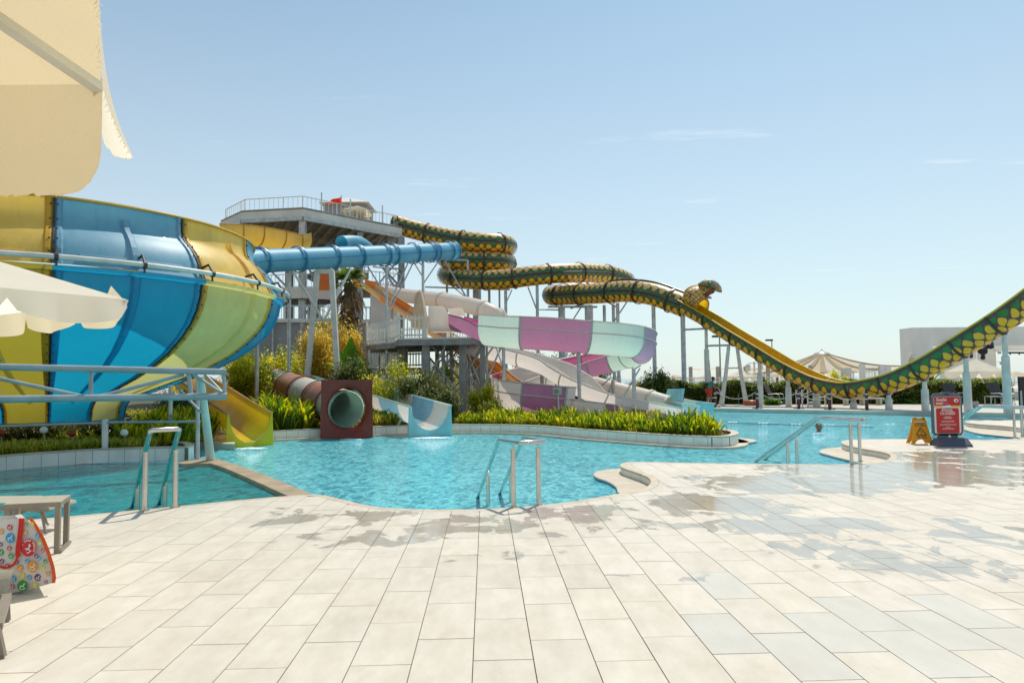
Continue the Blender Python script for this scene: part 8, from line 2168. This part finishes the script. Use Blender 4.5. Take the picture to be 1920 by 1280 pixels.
ed_ = [('pelvis', 'waist'), ('waist', 'chest'), ('chest', 'neck0'), ('neck0', 'neck'), ('neck', 'head'), ('chest', 'shl'), ('chest', 'shr'), ('shl', 'ell'), ('shr', 'elr'), ('ell', 'wrl'), ('elr', 'wrr'), ('pelvis', 'hpl'), ('pelvis', 'hpr'), ('hpl', 'knl'), ('hpr', 'knr'), ('knl', 'anl'), ('knr', 'anr'), ('anl', 'tol'), ('anr', 'tor')]
skin('body', body, ed_, M['skin'], pe)
headmesh(hd0, (1, -.15, -.25), 'head', pe)
def grow(keys, d): return {k: (body[k][0], body[k][1], body[k][2], body[k][3] + d) for k in keys}
sh_ = grow(['waist', 'chest', 'neck0', 'shl', 'shr'], .018); sh_['sl'] = J(.15, -.22, 1.12, .062); sh_['sr'] = J(.16, .22, 1.12, .062); sh_['neck0'] = J(.11, 0, 1.31, .075); sh_['hem'] = J(-.04, 0, .95, .145)
skin('shirt', {k: sh_[k] for k in ('waist', 'chest', 'neck0', 'shl', 'shr', 'sl', 'sr', 'hem')}, [('waist', 'chest'), ('chest', 'neck0'), ('chest', 'shl'), ('chest', 'shr'), ('shl', 'sl'), ('shr', 'sr'), ('waist', 'hem')], M['teal'], pe)
so_ = grow(['pelvis', 'hpl', 'hpr'], .025); so_['kl'] = J(-.01, -.11, .56, .095); so_['kr'] = J(-.08, .11, .56, .095)
skin('shorts', so_, [('pelvis', 'hpl'), ('pelvis', 'hpr'), ('hpl', 'kl'), ('hpr', 'kr')], M['shorts'], pe)
for sg, k in ((-1, 'wrl'), (1, 'wrr')):
    w = V(body[k][:3]); dj = {'w': (w.x, w.y, w.z, .026), 'p': (w.x + .06, w.y, w.z - .02, .030)}; e2_ = [('w', 'p')]
    for i in range(4): dj[f'f{i}'] = (w.x + .10, w.y + (i - 1.5) * .018, w.z - .04, .009); dj[f'g{i}'] = (w.x + .12, w.y + (i - 1.5) * .018, w.z - .085 + .006 * i, .008); e2_ += [('p', f'f{i}'), (f'f{i}', f'g{i}')]
    dj['t'] = (w.x + .06, w.y - sg * .04, w.z - .055, .010); e2_.append(('p', 't')); skin('hand', dj, e2_, M['skin'], pe, sub=1)
tw_ = thing('towel', 'pale towel hanging from the hands of the bending person', 'towel', (X0 + .5, Y0, .9)); mb = MB(); vs = []
for i in range(9):
    for j in range(7): f, g_ = i / 8, j / 6; vs.append(V((X0 + .44 + .20 * f + .05 * g_ + .03 * math.sin(j * 2), Y0 - .18 + .34 * g_, .95 - .42 * f + .02 * math.sin(i + j * 2))))
mb.add(vs, [(7 * i + j, 7 * i + 7 + j, 7 * i + 8 + j, 7 * i + 1 + j) for i in range(8) for j in range(6)]); mb.build('cloth', M['towelw'], tw_, smooth=True)
# seated person behind the hedge
g = XY(1457, 44.5); X0, Y0 = g.x, g.y; ZS = .55 - .13
p3 = thing('person', 'dark-haired person in a maroon shirt sitting behind the hedge', 'person', (X0, Y0, 0))
body = {'pelvis': J(0, 0, ZS + .42, .13), 'chest': J(0, 0, ZS + .70, .13), 'n': J(0, 0, ZS + .84, .055), 'h': J(0, 0, ZS + .92, .06), 'sl': J(-.19, 0, ZS + .76, .06), 'sr': J(.19, 0, ZS + .76, .06), 'el': J(-.24, -.05, ZS + .5, .045), 'er': J(.24, -.05, ZS + .5, .045), 'wl': J(-.12, -.3, ZS + .45, .03), 'wr': J(.12, -.3, ZS + .45, .03), 'kl': J(-.12, -.42, ZS + .45, .07), 'kr': J(.12, -.42, ZS + .45, .07), 'al': J(-.12, -.45, ZS + .1, .045), 'ar': J(.12, -.45, ZS + .1, .045)}
skin('body', body, [('pelvis', 'chest'), ('chest', 'n'), ('n', 'h'), ('chest', 'sl'), ('chest', 'sr'), ('sl', 'el'), ('sr', 'er'), ('el', 'wl'), ('er', 'wr'), ('pelvis', 'kl'), ('pelvis', 'kr'), ('kl', 'al'), ('kr', 'ar')], M['skin'], p3)
headmesh(V((X0, Y0, ZS + 1.0)), (-.5, -1, 0), 'head', p3, .03)
skin('shirt', {'pelvis': J(0, 0, ZS + .42, .15), 'chest': J(0, 0, ZS + .70, .15), 'sl': J(-.19, 0, ZS + .76, .075), 'sr': J(.19, 0, ZS + .76, .075), 'e': J(-.23, -.03, ZS + .6, .065), 'f': J(.23, -.03, ZS + .6, .065)}, [('pelvis', 'chest'), ('chest', 'sl'), ('chest', 'sr'), ('sl', 'e'), ('sr', 'f')], M['maroon_cloth'], p3)
mb = MB(); mb.box((X0, Y0 + .05, ZS + .26), (.5, .5, .06)); sc_ = thing('stool', 'low seat under the person behind the hedge', 'chair', (X0, Y0, .55)); mb.build('seat', M['whitepvc'], sc_)
for sx in (-.2, .2): mb = MB(); mb.box((X0 + sx, Y0 + .05, (ZS + .26 + .55) / 2 - .0), (.04, .4, max(.05, ZS + .24 - .55))); mb.build('leg', M['whitepvc'], sc_)
# swimmer
g = G(1536, 811, ZW); X0, Y0 = g.x, g.y
sw = thing('person', 'swimmer in the far basin with head and shoulders above the water', 'person', (X0, Y0, ZW))
body = {'pelvis': J(.05, .45, ZW - .35, .13), 'chest': J(0, .1, ZW - .13, .14), 'n': J(0, .02, ZW + .02, .06), 'h': J(0, 0, ZW + .1, .065), 'sl': J(-.22, .02, ZW - .055, .062), 'sr': J(.22, .02, ZW - .055, .062), 'el': J(-.42, -.1, ZW - .10, .05), 'er': J(.42, -.1, ZW - .10, .05), 'wl': J(-.35, -.35, ZW - .13, .035), 'wr': J(.35, -.35, ZW - .13, .035), 'kl': J(-.1, .9, ZW - .5, .08), 'kr': J(.15, .9, ZW - .5, .08), 'al': J(-.1, 1.3, ZW - .45, .05), 'ar': J(.15, 1.3, ZW - .45, .05)}
skin('body', body, [('pelvis', 'chest'), ('chest', 'n'), ('n', 'h'), ('chest', 'sl'), ('chest', 'sr'), ('sl', 'el'), ('sr', 'er'), ('el', 'wl'), ('er', 'wr'), ('pelvis', 'kl'), ('pelvis', 'kr'), ('kl', 'al'), ('kr', 'ar')], M['skin'], sw)
headmesh(V((X0, Y0, ZW + .17)), (-.3, -1, 0), 'head', sw, .035)
foam(1536, 812.5, .3, .1, 14, 9)
# lane line across the far basin
ll = thing('lane_rope', 'thin floating lane rope across the far basin behind the swimmer', 'lane rope', tuple(G(1500, 797, ZW))); mb = MB()
a, b = G(1365, 793, ZW), G(1640, 801, ZW)
mb.tube([a.lerp(b, t) + V((0, .05 * math.sin(t * 9), .015)) for t in np.linspace(0, 1, 40)], .02, 6); mb.build('line', M['galv'], ll, smooth=True)
for k in range(40):
    p = a.lerp(b, (k + .5) / 40) + V((0, .05 * math.sin((k + .5) / 40 * 9), .015)); 
    if k % 9 in (0, 1, 2): mb = MB(); mb.tube([p - V((.05, 0, 0)), p + V((.05, 0, 0))], .04, 8); mb.build('float', M['signwhite'], ll, smooth=True)
